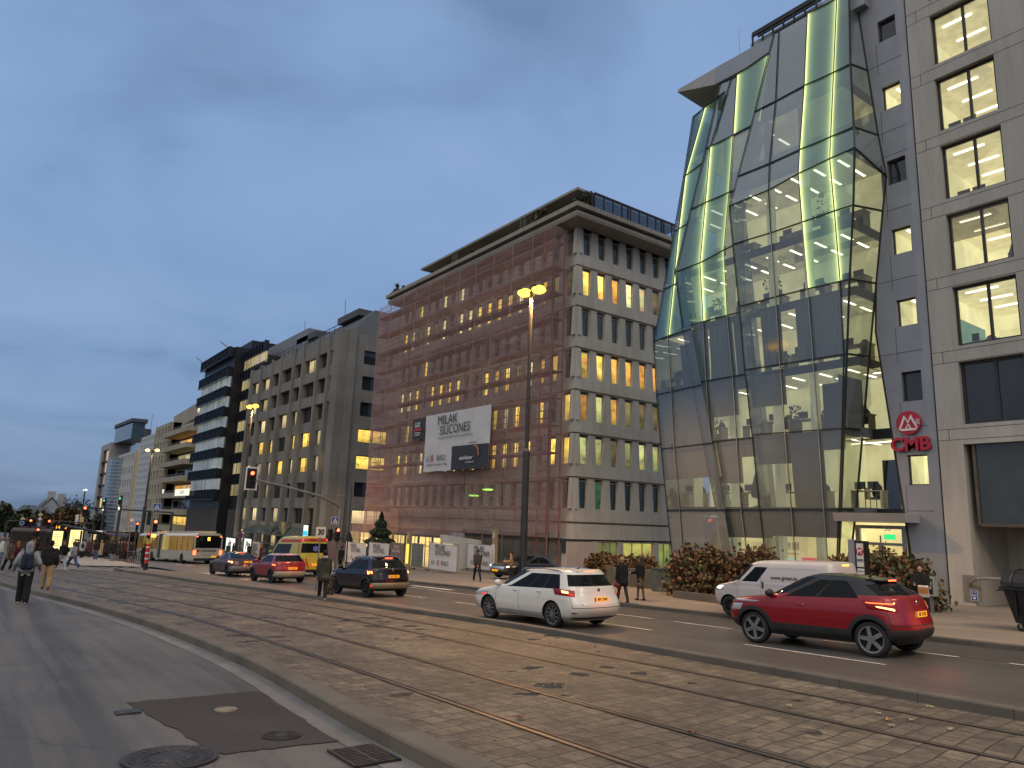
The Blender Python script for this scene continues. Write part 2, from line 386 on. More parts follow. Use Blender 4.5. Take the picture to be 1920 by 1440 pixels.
def paving():
    t = NT('tram bed paving'); g = t.n('ShaderNodeNewGeometry').outputs['Position']
    wob = t.n('ShaderNodeTexNoise', {'Vector': g, 'Scale': .5, 'Detail': 2}).outputs['Color']
    v0 = t.n('ShaderNodeVectorMath', {0: g, 1: t.n('ShaderNodeVectorMath', {0: wob, 'Scale': .25}, operation='SCALE').outputs[0]}, operation='ADD').outputs[0]
    v = t.n('ShaderNodeMapping', {0: v0, 'Rotation': (0, 0, rad(83))}).outputs[0]
    def br(v, w_, h_, off=.5):
        b = t.n('ShaderNodeTexBrick', {'Vector': v, 'Color1': (.55, .55, .55, 1), 'Color2': (1.3, 1.28, 1.24, 1), 'Mortar': (.0, .0, .0, 1), 'Scale': 1, 'Mortar Size': .010, 'Mortar Smooth': .4, 'Bias': 0, 'Brick Width': w_, 'Row Height': h_})
        b.offset = off; b.offset_frequency = 2; b.squash = .7; b.squash_frequency = 3; return b
    b = br(v, .42, .25); col, fac = b.outputs['Color'], b.outputs['Fac']
    n = t.noise(g, .55, 5, .65, .4); n2 = t.noise(g, 7, 5, .7, .3); n3 = t.noise(g, 60, 3, .7)
    vstr = t.n('ShaderNodeMapping', {0: g, 'Rotation': (0, 0, rad(4)), 'Scale': (.9, 3.2, 1)}).outputs[0]; n4 = t.noise(vstr, 3.2, 5, .7, .5)
    c = t.ramp(n, [(.28, (.058, .047, .036)), (.5, (.112, .092, .068)), (.72, (.18, .15, .108))])
    c = t.mixc(.75, c, t.ramp(n4, [(.34, (.55, .53, .5)), (.5, (.95, .95, .95)), (.66, (1.4, 1.36, 1.3))]), 'MULTIPLY')
    c = t.mixc(.85, c, t.ramp(n2, [(.34, (.42, .40, .38)), (.5, (1, 1, 1)), (.68, (1.5, 1.42, 1.32))]), 'MULTIPLY')
    c = t.mixc(.45, c, t.ramp(n3, [(.3, (.6, .6, .6)), (.7, (1.4, 1.4, 1.4))]), 'MULTIPLY')
    c = t.mixc(.75, c, col, 'MULTIPLY')
    mort = t.math('MULTIPLY', fac, t.ramp(t.noise(g, 1.3, 3), [(.35, (.35,)*3), (.6, (1, 1, 1))])) if False else fac
    c = t.mixc(t.math('MULTIPLY', mort, .92), c, (.03, .026, .022))
    # worn hollows that still hold rain
    vh = t.n('ShaderNodeMapping', {0: g, 'Scale': (1.0, .8, 1)}).outputs[0]
    h = t.noise(vh, 1.9, 6, .68, .5); hz = t.noise(g, .32, 2, .5)
    hh = t.math('ADD', h, t.math('MULTIPLY', t.math('SUBTRACT', hz, .5), .38))
    vv = t.n('ShaderNodeVectorMath', {0: vh, 1: t.n('ShaderNodeVectorMath', {0: t.n('ShaderNodeTexNoise', {'Vector': g, 'Scale': 6, 'Detail': 3}).outputs['Color'], 'Scale': .28}, operation='SCALE').outputs[0]}, operation='ADD').outputs[0]
    vo = t.n('ShaderNodeTexVoronoi', {'Vector': vv, 'Scale': 1.7}); thr = t.math('MULTIPLY', t.math('SUBTRACT', hz, .36), t.math('MULTIPLY_ADD', t.n('ShaderNodeRGBToBW', {0: vo.outputs['Color']}).outputs[0], 2.0, .1))
    pud = t.n('ShaderNodeMapRange', {'Value': t.math('SUBTRACT', thr, vo.outputs['Distance']), 'From Min': -.06, 'From Max': .05}).outputs[0]
    c = t.mixc(t.math('MULTIPLY', pud, .72), c, (.03, .028, .025))
    rr = t.math('ADD', t.math('MULTIPLY_ADD', pud, -.58, .64), t.math('MULTIPLY', n2, .1))
    n5 = t.noise(g, 34, 2, .6)
    hgt = t.math('ADD', t.math('ADD', t.math('MULTIPLY', n2, .9), t.math('MULTIPLY', pud, t.math('MULTIPLY_ADD', n5, 3.2, -1.7))), t.math('ADD', t.math('MULTIPLY', fac, -1.2), t.math('ADD', t.math('MULTIPLY', n3, .35), t.math('MULTIPLY', n4, .3))))
    return t.out(t.pbr(c, rr, 0, t.bump(hgt, .9, .02), .6))
M_pave = paving()
M_kerb = P('kerb stone', (.105, .092, .076), .8, 0, .25, 1.2, .3, 30, kind='World')
M_white = P('road paint', (.42, .40, .37), .6, 0, .25, 2, .1, 30, kind='World')
M_iron = P('cast iron', (.06, .055, .052), .5, .6, .3, 8, .5, 60)
M_rail = P('rail steel', (.12, .105, .095), .38, .6, .2, 3, .05, 50, kind='World')
M_slot = P('rail groove', (.012, .01, .01), .9, 0, .1)
XS = frange(40, -20, 1.5)+frange(-22, -110, 2)+frange(-114, -160, 4)
# ground: one sheet to the horizon
mb = MB(); gx = frange(90, -130, 4)+[-150, -190, -260, -400, -700, -1500]; gx = [1500, 600, 200]+gx; gy = [-1500, -500, -200, -100]+frange(-60, 60, 3)+[80, 130, 250, 600, 1500]
for x in gx:
    for y in gy: mb.v.append((x, y, zg(x, y)-.16 - (.25 if y > 22 else 0)))
for i in range(len(gx)-1):
    for j in range(len(gy)-1):
        a = i*len(gy)+j; mb.f.append((a, a+1, a+len(gy)+1, a+len(gy))); mb.mi.append(0)
tag(mb.build('ground', M_far), kind='structure')
mb = MB(); strip(mb, XS, -45, KL, -.14, 14); tag(mb.build('left_road', M_left, smooth=True), kind='structure')
mb = MB(); strip(mb, XS, lambda x: KL(x)+.3, KR, 0., 6); tag(mb.build('tram_bed', M_pave, smooth=True), kind='structure')
mb = MB(); strip(mb, [x for x in XS], lambda x: RN(x)+.12, YF, .0, 6); tag(mb.build('road', M_road, smooth=True), kind='structure')
mb = MB(); strip(mb, [x for x in XS], lambda x: YF(x)-2.15, YF, .004, 3); tag(mb.build('parking_lane', M_lane, smooth=True), kind='structure')
mb = MB(); strip(mb, XS, lambda x: YF(x)+.15, 62, .124, 12); tag(mb.build('pavement', M_walk, smooth=True), kind='structure')
mb = MB(); strip(mb, [x for x in XS if -53 < x < -13], lambda x: KR(x)+.25, lambda x: RN(x), .10, 2); tag(mb.build('median', P('median setts', (.15, .115, .088), .8, 0, .3, 3, .6, 25, kind='World'), smooth=True), kind='structure')
def kerb(name, fa, w_, top, bot, xs, jn=1.0):
    mb = MB(); x = xs[0]
    sx = []
    while x > xs[1]: sx.append((x, x-jn+.008)); x -= jn
    for a, b in sx:
        for (p, q) in ((a, b),):
            ya, yb = fa(p), fa(q)
            T = [(p, ya+.018, zg(p, ya)+top), (q, yb+.018, zg(q, yb)+top), (q, yb+w_, zg(q, yb)+top), (p, ya+w_, zg(p, ya)+top)]
            M_ = [(p, ya, zg(p, ya)+top-.02), (q, yb, zg(q, yb)+top-.02), (q, yb+w_, zg(q, yb)+bot), (p, ya+w_, zg(p, ya)+bot), (p, ya, zg(p, ya)+bot), (q, yb, zg(q, yb)+bot)]
            n = len(mb.v); mb.v += T+M_
            mb.f += [(n+3, n+2, n+1, n), (n, n+1, n+5, n+4), (n+4, n+5, n+9, n+8), (n+2, n+3, n+7, n+6), (n+3, n, n+4, n+8, n+7), (n+1, n+2, n+6, n+9, n+5)]; mb.mi += [0]*6
    return tag(mb.build(name, M_kerb), kind='structure')
kerb('kerb', KL, .30, .012, -.2, (14, -110), 1.5)
kerb('kerb', lambda x: KR(x)-.02, .19, .13, -.1, (14, -53), 1.2)
kerb('kerb', YF, .16, .13, -.1, (14, -120), 1.2)
# gutter along the left kerb
mb = MB(); strip(mb, XS[:60], lambda x: KL(x)-.34, lambda x: KL(x)-.001, -.134, 1); tag(mb.build('gutter', P('gutter slabs', (.13, .128, .126), .75, 0, .3, 1.5, .2, kind='World')), kind='structure')
# markings
mb = MB()
def mark(pts, w_, dz=.008):
    (x0, y0), (x1, y1) = pts; n = max(1, int(abs(x1-x0)/1.5)); d = Vector((x1-x0, y1-y0)).normalized(); q = Vector((-d.y, d.x))*w_/2
    for i in range(n):
        a = [x0+(x1-x0)*i/n, y0+(y1-y0)*i/n]; b = [x0+(x1-x0)*(i+1)/n, y0+(y1-y0)*(i+1)/n]
        mb.face([(X, Y, zg(X, Y)+dz) for X, Y in ((a[0]+q.x, a[1]+q.y), (a[0]-q.x, a[1]-q.y), (b[0]-q.x, b[1]-q.y), (b[0]+q.x, b[1]+q.y))])
LM = curve([(10, 14.0), (-7, 14.2), (-10.4, 14.32), (-15, 14.63), (-22, 14.9), (-29, 14.95), (-48, 15.0)])
for a, b in ((-4.1, -1.5), (-10.4, -7.2), (-16.4, -13.3), (-23.4, -22.0), (-28.4, -25.6), (-34.5, -31.5), (-40.5, -37.5)): mark([(a, LM(a)), (b, LM(b))], .11)
L1 = curve([(10, 16.2), (-6, 16.55), (-12.5, 16.7), (-17, 16.95), (-26, 17.5), (-32, 17.9), (-46, 18.0)])
for a, b in ((-46, -34), (-32.3, -15.5), (-14.6, -12.5), (-9.9, -6.9), (-6.0, -2.)): mark([(a, L1(a)), (b, L1(b))], .12, .012)
mark([(-33.5, 18.7), (-29.5, 18.6)], .4, .012)
for k, y in enumerate((12.9, 13.9, 14.9, 15.9, 16.9, 17.9, 18.9)): mark([(-47.6, y), (-51.2, y+.05)], .5, .012)
for a in (-56, -60, -64, -68): mark([(a, 15.3), (a-2.4, 15.35)], .13)
for a in (-56, -61, -66, -72): mark([(a, 18.6), (a-2.6, 18.7)], .13)
tag(mb.build('lane_marking', M_white), kind='structure')
# crossing over the tram tracks, by the crowd
mb = MB(); pv = P('pale crossing slabs', (.26, .24, .215), .75, 0, .2, 2, .2, kind='World')
for y in frange(4.6, 11.4, .85): mark([(-53.6, y), (-60.5, y-.9)], .42, .016)
strip(mb, [-61.5, -66, -72, -80, -92, -104], 7, 11.9, .06, 2)
tag(mb.build('crossing', pv), kind='structure')
# rails: grooved, head and slot, each a run of its own
for k, (off, lab) in enumerate(((0, 'nearest'), (1.45, 'second'), (3.5, 'third'), (4.95, 'farthest'))):
    mb = MB(); xs = frange(40, -20, 1.)+frange(-21, -115, 2)
    f = lambda x: R4(x)+off+(.12*math.exp(-((x+25)/12)**2) if k > 1 else 0)
    strip(mb, xs, lambda x: f(x)-.035, lambda x: f(x)+.035, .012, 1); mb.mat(1)
    strip(mb, xs, lambda x: f(x)+.035, lambda x: f(x)+.092, .004, 1); mb.mat(0)
    strip(mb, xs, lambda x: f(x)+.092, lambda x: f(x)+.108, .012, 1)
    tag(mb.build('tram_rail', [M_rail, M_slot]), lab+' grooved steel tram rail from the left road kerb', 'tram rail', 'tram rails in the paving')
# asphalt patch, covers, drain in the left road
zz = lambda x, y, d: (x, y, zg(x, y)+d)
mb = MB(); rr = random.Random(3)
cs = [(-10.45, 1.9), (-7.55, 2.25), (-7.5, 3.40), (-10.5, 3.55)]
pts = []
for (a, b), (c, d) in zip(cs, cs[1:]+cs[:1]):
    for i in range(14): t = i/14; pts.append((a+(c-a)*t+rr.uniform(-.03, .03), b+(d-b)*t+rr.uniform(-.03, .03)))
mb.face([zz(x, y, -.131) for x, y in pts]); tag(mb.build('road_patch', M_patch), kind='structure')
def cover(x, y, r, lab, mats, sq=False):
    mb = MB(); z = zg(x, y)-.128; tilt = .036
    rings = [(0, .012), (r*.3, .012), (r*.31, .006), (r*.42, .006), (r*.43, .012), (r*.62, .012), (r*.63, .006), (r*.68, .006), (r*.69, .013), (r*.84, .013), (r*.85, .002), (r*.88, .002), (r*.9, .012), (r, .012), (r, -.02)]
    mb.lathe(rings, 36, (0, 0, 0))
    for k in range(20):
        t = 2*pi*k/20; mb.obox((r*.52*cos(t), r*.52*sin(t), .013), (r*.14*cos(t), r*.14*sin(t), 0), (-.02*sin(t), .02*cos(t), 0), (0, 0, .008))
    for k in range(30):
        t = 2*pi*k/30; mb.obox((r*.76*cos(t), r*.76*sin(t), .014), (r*.09*cos(t), r*.09*sin(t), 0), (-.018*sin(t), .018*cos(t), 0), (0, 0, .007))
    o = mb.build('manhole_cover', mats); o.location = (x, y, z); o.rotation_euler = (-.025, -.036, 0); return tag(o, lab, 'manhole cover', 'covers in the left road')
cover(-9.47, 2.83, .13, 'small pale round cover in the dark asphalt patch', P('pale iron', (.3, .25, .2), .6, .3, .3, 8, .4))
cover(-7.95, 2.98, .2, 'medium round iron cover near the edge of the dark asphalt patch', M_iron)
cover(-7.62, 1.82, .42, 'large round ornate manhole cover on the grey asphalt', M_iron)
t_ = thing('storm_drain', 'slotted iron storm drain against the left road kerb', 'storm drain', (-6.85, 3.40, zg(-6.85, 3.4)-.128))
mb = MB()
for k in range(13):
    x = -7.15+k*.05; mb.obox((x, 3.40, zg(x, 3.4)-.125), (.02, .006, 0), (0, .42, 0), (0, 0, .02))
for y in (3.17, 3.40, 3.63): mb.obox((-6.85, y, zg(-6.85, y)-.124), (.64, 0, .023), (0, .025, 0), (0, 0, .02))
mb.build('grate', M_iron, t_)
MB().face([(-7.18, 3.16, zg(-7.18, 3.2)-.1295), (-6.52, 3.16, zg(-6.5, 3.2)-.1295), (-6.52, 3.64, zg(-6.5, 3.6)-.1295), (-7.18, 3.64, zg(-7.18, 3.6)-.1295)]).build('pit', M_slot, t_)
t_ = thing('valve_cover', 'small rectangular hydrant cover at the corner of the asphalt patch', 'valve cover', (-9.84, 1.82, zg(-9.84, 1.82)-.13))
mb = MB(); mb.obox((-9.84, 1.82, zg(-9.84, 1.82)-.128), (.2, 0, .007), (0, .26, 0), (0, 0, .02)); mb.build('lid', M_iron, t_)
# dead leaves and litter on the tram bed
ML = P('dead leaf', (.16, .06, .025), .8, 0, .4, 5); MLy = P('pale leaf litter', (.34, .29, .17), .7, 0, .3, 5)
def leaf(x, y, s, lab, m, rz):
    mb = MB(); n = 11
    rim = [(s*(1 if k % 2 == 0 else .45)*cos(2*pi*k/n), s*(1 if k % 2 == 0 else .45)*sin(2*pi*k/n), s*.3*((k*7) % 3)/2) for k in range(n)]
    for k in range(n): mb.face([(0, 0, .01), rim[k], rim[(k+1) % n]])
    mb.tube([(0, 0, .01), (s*.6, -s*.9, .02)], .003, 4)
    o = mb.build('leaf', m); o.location = zz(x, y, .02); o.rotation_euler = (0, 0, rz); return tag(o, lab, 'leaf', 'fallen leaves and litter on the tram bed')
q = hG(975, 1349); leaf(q.x, q.y, .07, 'brown curled maple leaf lying between the tram rails', ML, .4)
q = hG(1298, 1377); leaf(q.x, q.y, .075, 'reddish leaf caught on the third tram rail', ML, 2)
for i, (x, y, l) in enumerate(((1647, 1340, 'crumpled pale scrap nearest the far tram rail'), (1665, 1352, 'orange brown scrap of litter in the small litter pile'), (1672, 1364, 'pale yellow leaf at the bottom of the litter pile'), (1745, 1328, 'pale leaf lying alone close to the road kerb'), (1782, 1370, 'thin yellow leaf right of the litter pile'), (1480, 1326, 'tiny pale leaf left of the litter pile'), (1708, 1353, 'small twisted yellow leaf beside the litter pile'))):
    q = hG(x, y); leaf(q.x, q.y, .055, l, MLy if i != 1 else P('orange leaf', (.5, .25, .1), .7), i*1.3)
# ------------------------------------------------------------------ beige stone building, far right
YW = 31.5
M_stone = None
def stone(name, c1, c2, jx=2.6, jz=1.1, joint=True):
    t = NT(name); g = t.n('ShaderNodeNewGeometry').outputs['Position']; n = t.noise(g, .25, 4); n2 = t.noise(g, 14, 4, .7)
    c = t.ramp(n, [(.3, c1), (.7, c2)]); c = t.mixc(.35, c, t.ramp(n2, [(.3, (.8, .8, .8)), (.7, (1.15, 1.15, 1.15))]), 'MULTIPLY')
    vs = t.pos('World', (1.2, 1.2, .12)); st = t.noise(vs, 1.4, 4, .7); c = t.mixc(.45, c, t.ramp(st, [(.35, (.72, .70, .66)), (.6, (1.05, 1.05, 1.05))]), 'MULTIPLY')
    return t.out(t.pbr(c, .75, 0, t.bump(n2, .2, .01), .3))
M_stone = stone('beige stone cladding', (.33, .318, .295), (.41, .397, .37))
M_joint = P('dark joint', (.02, .02, .02), .9, 0, .1)
M_dframe = P('dark window frame', (.035, .034, .034), .45, .2, .2, 3)
M_alu = P('pale aluminium frame', (.42, .42, .41), .4, .5, .15, 3)
G_dark = glassdark('dark window glass'); G_clear = glassclear('clear office glass', (.93, .95, .93), .02)
R_office = room('office paint, lit', (.88, .79, .44), .62); R_ceil = room('office ceiling, lit', (.80, .71, .38), .55, 2.); R_teal = room('teal office wall', (.26, .42, .34), .5)
E_tube = E('ceiling tube', (1, .93, .7), 3.2)
R_floor = room('office floor', (.45, .38, .24), .3)
M_furn = P('office furniture', (.06, .06, .07), .6); M_furn2 = P('pale desk', (.4, .36, .27), .5)
def office(parent, x0, x1, y0, y1, z0, z1, seed=0, wallm=None, tubes=6, desks=3, along='x', side=True):
    """inside of one lit floor: floor, ceiling, walls as one part; tubes and furniture beside"""
    mb = MB(); wm = wallm or R_office; rr = random.Random(seed)
    mb.mat(0).face([(x0, y1, z0), (x1, y1, z0), (x1, y1, z1), (x0, y1, z1)])
    if side: mb.face([(x0, y0, z0), (x0, y1, z0), (x0, y1, z1), (x0, y0, z1)]).face([(x1, y0, z0), (x1, y1, z0), (x1, y1, z1), (x1, y0, z1)])
    mb.mat(1).face([(x0, y0, z1), (x1, y0, z1), (x1, y1, z1), (x0, y1, z1)])
    mb.mat(2).face([(x0, y0, z0), (x1, y0, z0), (x1, y1, z0), (x0, y1, z0)])
    o = mb.build('room', [wm, R_ceil, R_floor], parent)
    mb = MB(); k = 0
    for i in range(tubes):
        x = x0+(x1-x0)*(i+.5)/tubes; 
        for j in range(3):
            y = y0+.9+j*1.5
            if along == 'x': mb.box(x-.6, x+.6, y-.06, y+.06, z1-.05, z1-.02)
            else: mb.box(x-.06, x+.06, y-.5, y+.5, z1-.05, z1-.02)
    mb.build('ceiling_light', E_tube, parent)
    mb = MB()
    for i in range(desks):
        x = x0+(x1-x0)*(i+rr.uniform(.2, .8))/desks; y = y0+rr.uniform(.5, 1.2); zt = z0+.75
        mb.mat(1).box(x-.7, x+.7, y, y+.7, zt, zt+.04); mb.box(x-.68, x-.64, y, y+.6, z0, zt).box(x+.64, x+.68, y, y+.6, z0, zt); mb.mat(0)
        for q in range(rr.randint(1, 2)):
            xx = x-.4+q*.6; mb.box(xx-.25, xx+.25, y+.3, y+.33, zt+.12, zt+.45).box(xx-.03, xx+.03, y+.3, y+.34, zt, zt+.15)
        mb.ball((x+.1, y-.05+.9, zt+.05), (.26, .12, .38)).box(x-.15, x+.35, y+.7, y+1.1, z0+.45, z0+.52)
    if desks: mb.build('furniture', [M_furn, M_furn2], parent)
    return o
t = thing('stone_office_building', 'beige stone office block with wide lit windows and a rubbish bin in front', 'building', (-13.25, YW, zg(-13.25, YW)))
XR0, XR1 = -13.25, 6.
wp = [((1742, 29), (1857, -25), (1750, 123)), ((1752, 150), (1861, 101), (1761, 246.7)), ((1761.8, 274.4), (1875, 233), (1771, 374.4)), ((1773, 404), (1889, 369), (1782, 509)), ((1784.4, 539), (1902, 513), (1793.3, 649)), ((1796.5, 679), (1918, 661.5), (1804.8, 795.8))]
holes = []
for tl, tr, bl in wp:
    a, b, c = hY(*tl, YW), hY(*tr, YW), hY(*bl, YW); holes.append([(a.x+c.x)/2-XR0, b.x-XR0, c.z, (a.z+b.z)/2])
x0m = sum(h[0] for h in holes)/6; x1m = sum(h[1] for h in holes)/6
for h in holes: h[0], h[1] = x0m, x1m
zb0 = holes[5][2]; pitch = (holes[1][3]-holes[4][3])/3
top = hY(1742, 29, YW).z+pitch*1.2
holes.append([x0m, x1m, holes[0][2]+pitch, holes[0][3]+pitch]); holes.sort(key=lambda h: h[2])
cols2 = [[h[0]+5.6, h[1]+5.6, h[2], h[3]] for h in holes]
ptl = hY(1805.8, 833, YW)   # portal
portal = [ptl.x-XR0, 12.5, zg(-12, YW)-.3, ptl.z]
mb = MB(); wallgrid(mb, (XR0, YW, 0), (1, 0, 0), (0, -1, 0), XR1-XR0, zg(-12, YW)-.3, top+1.2, holes+cols2+[portal], .32)
mb.face([(XR0, YW, -4), (XR0, YW+12, -4), (XR0, YW+12, top+1.2), (XR0, YW, top+1.2)])
mb.face([(XR0, YW+12, top+1.2), (XR0, YW, top+1.2), (XR1, YW, top+1.2), (XR1, YW+12, top+1.2)])
pz = portal[3]; px = XR0+portal[0]
mb.face([(px, YW+.32, -3), (px, YW+3.5, -3), (px, YW+3.5, pz), (px, YW+.32, pz)]).face([(px, YW+3.5, -3), (XR1, YW+3.5, -3), (XR1, YW+3.5, pz), (px, YW+3.5, pz)]).face([(px, YW+.32, pz), (XR1, YW+.32, pz), (XR1, YW+3.5, pz), (px, YW+3.5, pz)])
# cladding joints
mb.build('wall', M_stone, t)
mb = MB(); jl = []
for h in holes:
    z0_, z1_ = h[2]-.12, h[3]+.02
    for z in (h[2]-.16, h[2]-pitch+(h[3]-h[2])+.04):
        mb.box(XR0, XR1, YW-.004, YW+.01, z-.009, z+.009)
    mb.box(XR0+x0m*.42, XR0+x0m*.42+.018, YW-.004, YW+.01, h[2]-pitch+(h[3]-h[2])+.04, h[2]-.16)
    mb.box(XR0+x1m+1.9, XR0+x1m+1.918, YW-.004, YW+.01, h[2]-pitch+(h[3]-h[2])+.04, h[2]-.16)
mb.build('cladding_joint', M_joint, t)
for k, h in enumerate(holes):
    dark = k == 0
    for hh_, extra in ((h, 0), (cols2[k], 1)):
        window(t, (XR0+hh_[0], YW+.26, hh_[2]), 0, hh_[1]-hh_[0], hh_[3]-hh_[2], G_dark if dark else G_clear, M_dframe, mull=(.54,), fw=.11)
    office(t, XR0+.3, XR1-.5, YW+.34, YW+6, h[2]-.35, h[3]+.05, k, tubes=7 if not dark else 1, desks=5 if not dark else 0, wallm=R_office if not dark else P('unlit room', (.03, .03, .032), .8))
# side wall colours seen in the rooms
mb = MB(); h = holes[1]; mb.box(XR0+h[0]-.1, XR0+h[0]-.05, YW+.4, YW+3.2, h[2]-.3, h[2]+1.3); mb.build('painted_wall', R_teal, t)
mb = MB(); h = holes[4]; mb.box(XR0+h[0]-.1, XR0+h[0]-.05, YW+.4, YW+2.2, h[2]-.3, h[2]+.5); mb.build('painted_wall', room('coral office wall', (.75, .28, .16), .5), t)
h = holes[2]; mb = MB()   # half drawn slatted blind
for k in range(26): z = h[3]-.08-k*.045; mb.box(XR0+h[0]+.12, XR0+h[1]-.1, YW+.16, YW+.19, z, z+.018)
mb.build('blind', P('blind slats', (.16, .155, .15), .6), t)
h = holes[2]; mb = MB(); mb.lathe([(.0, 1.0), (.16, .98), (.3, .55), (.34, 0)], 10, (XR0+h[0]+2.2, YW+.8, h[2]-.1)); mb.build('coat', M_furn, t)
mb = MB(); mb.ball((-10.5, YW+1.6, holes[0][3]-.5), (.22, .22, .12)); mb.build('pendant_lamp', E('pendant shade', (1, .8, .35), 2.2), t)
# projecting dark glass box in the portal
a = hY(1833, 982, YW-.0); g0 = hY(1826.7, 880, YW)
mb = MB(); gx0 = a.x; gz = a.z; mb.mat(0).box(gx0+.05, XR1, YW+.25, YW+3.4, gz, pz-.02); mb.mat(1)
mb.box(gx0-.05, gx0+.06, YW+.18, YW+.30, gz-.05, pz).box(gx0+.06, XR1, YW+.18, YW+.30, gz-.1, gz+.02)
for k in range(1, 4): mb.box(gx0+k*2.3, gx0+k*2.3+.05, YW+.2, YW+.28, gz, pz-.02)
mb.build('glass_box', [glassdark('shop glass', (.03, .037, .036), .08), P('bronze frame', (.09, .075, .055), .5, .3)], t)
# drain spout, hydrant mark
mb = MB(); mb.lathe([(.07, 0), (.07, -.08), (.04, -.1)], 10, (px+.35+.0, 0, 0), 'y'); o = mb.build('drain_spout', M_iron, t, base=(0, 0, 0)); o.location = Vector((0, YW+3.5, -2.0))-BASE[t.name]
tp = thing('parking_plate', 'grey steel panel with two small blue square signs on the pillar', 'sign', (-12.5, YW-.02, -2.3))
mb = MB(); mb.box(-12.75, -12.12, YW-.03, YW-.001, -2.35, -1.35); mb.build('plate', P('galvanised sheet', (.24, .23, .20), .5, .5, .2), tp)
for zc, c in ((-1.98, 0), (-2.2, 1)):
    mb = MB(); mb.mat(0).box(-12.5, -12.26, YW-.036, YW-.031, zc-.1, zc+.1); mb.mat(1).box(-12.48, -12.28, YW-.04, YW-.0365, zc-.085, zc+.085); o = mb.build('sign_face', [P('sign white', (.6, .6, .62), .5), P('sign blue', (.03, .08, .30), .4)], tp)
    text('E↑' if c == 0 else '●', .13, P('sign white', (.6, .6, .62), .5), tp, (-12.38+12.5, -.023, zc+2.3), (rad(90), 0, 0))
tr_ = thing('handrail', 'bent grey handrail sticking out of the stone pillar', 'handrail', (-12.3, YW, -1.5))
mb = MB(); mb.tube([(-12.5, YW-.02, -1.72), (-12.4, YW-.25, -1.62), (-12.1, YW-.4, -1.45), (-11.6, YW-.42, -1.40), (-9.8, YW-.42, -1.38)], .055, 8); mb.build('rail', P('rail grey', (.3, .29, .27), .35, .6), tr_)
# ------------------------------------------------------------------ faceted glass building
M_pan = P('grey metal cladding', (.23, .24, .265), .42, .25, .12, .7, .05, kind='World'); M_mull = P('dark mullion', (.02, .022, .022), .35, .4, .1); M_mull2 = P('pale cable', (.36, .36, .35), .35, .7, .1)
t = thing('glass_office_building', 'faceted glass office building with glowing green yellow light strips', 'building', (-20, YW, zg(-20, YW))); TG = t
LV = [0]*9
R_ = [[(1452, 62), (1461, 57), (1515, 26), (1570, -2), (1592.5, -12)], [(1415.5, 210), (1455, 190), (1509, 161), (1564, 136.5), (1595, 120.4)], [(1384, 331), (1443.5, 307), (1500.5, 281), (1558.7, 257), (1601.5, 238.5)],
  [(1368, 387), (1442, 357), (1498, 326), (1557, 298), (1603, 277.5)], [(1375, 458.5), (1446.5, 437), (1505, 417), (1565.6, 396), (1600.6, 385)], [(1386.7, 575), (1455.4, 557), (1515.6, 542), (1576.5, 528), (1593.5, 523.8)],
  [(1397.5, 694), (1464, 683.5), (1526, 673.6), (1583, 664.6), (1588.6, 663.7)], [(1411, 815.3), (1473, 811), (1535.5, 806.5), (1580, 803.4), (1583.4, 803)], [(1425.6, 955.2), (1485, 955.2), (1546, 955.3), (1574, 955.3), (1577.5, 955.3)], [(1441, 1085), (1496, 1091), (1556, 1096), (1568, 1097), (1571.5, 1098)]]
M_ = [[(1351, 155.6), (1372, 147), (1382.5, 141), (1442.6, 99)], [(1324, 279), (1332.5, 275.5), (1375.8, 253.5), (1425, 228)], [(1296, 393), (1324, 380), (1368, 361), (1395, 349)], [(1267, 510.6), (1313.8, 493), (1358.5, 469), (1395, 451)],
  [(1280.4, 613.8), (1319.6, 603.3), (1364.8, 591.5), (1400, 583)], [(1299, 719.4), (1325.6, 714.5), (1375, 706), (1412, 700)], [(1318.6, 830), (1334, 828.5), (1382.5, 824), (1424, 820)], [(1343.6, 955.6), (1352, 955.6), (1390.8, 955.5), (1440, 955.3)], [(1365, 1078), (1373, 1079), (1408, 1082), (1456, 1086)]]
L_ = [[(1300, 220), (1322, 202.5), (1360, 172)], [(1282.5, 332.7), (1286, 330), (1335, 293)], [(1264.8, 433.8), (1273.8, 429.6), (1308, 408)], [(1245, 543), (1263.8, 534.6), (1284, 526)], [(1227, 640.8), (1254, 630), (1296, 617)],
  [(1231.7, 740.3), (1260, 734.5), (1315, 722)], [(1240.8, 842), (1266, 839), (1336, 831)], [(1252, 957), (1275.6, 956.6), (1358, 956)], [(1266, 1082), (1286, 1083), (1380, 1088)]]
def shard(rows, Yf, ang, x_ref):
    G = []
    for r, row in enumerate(rows):
        Y = Yf[r]; out_ = []
        for x, y in row:
            q = ray(x, y)
            # plane through (x_ref, Y) turned by ang about z:  (P - P0) . n = 0
            n = Vector((sin(ang), -cos(ang), 0)); P0 = Vector((x_ref, Y, 0)); out_.append(q*(P0.dot(n)/q.dot(n)))
        G.append(out_)
    return G
YR = [30.7, 30.4, 30.0, 29.7, 29.8, 30.0, 30.15, 30.3, 30.45, 30.6]
YM = [31.0, 30.7, 30.4, 30.1, 30.3, 30.4, 30.5, 30.6, 30.75]
YL = [31.2, 30.9, 30.6, 30.3, 30.0, 30.2, 30.4, 30.6, 30.8]
GR = shard(R_, YR, 0, -18); GM = shard(M_, YM, 0, -22); GL = shard(L_, YL, rad(-13), -24.5)
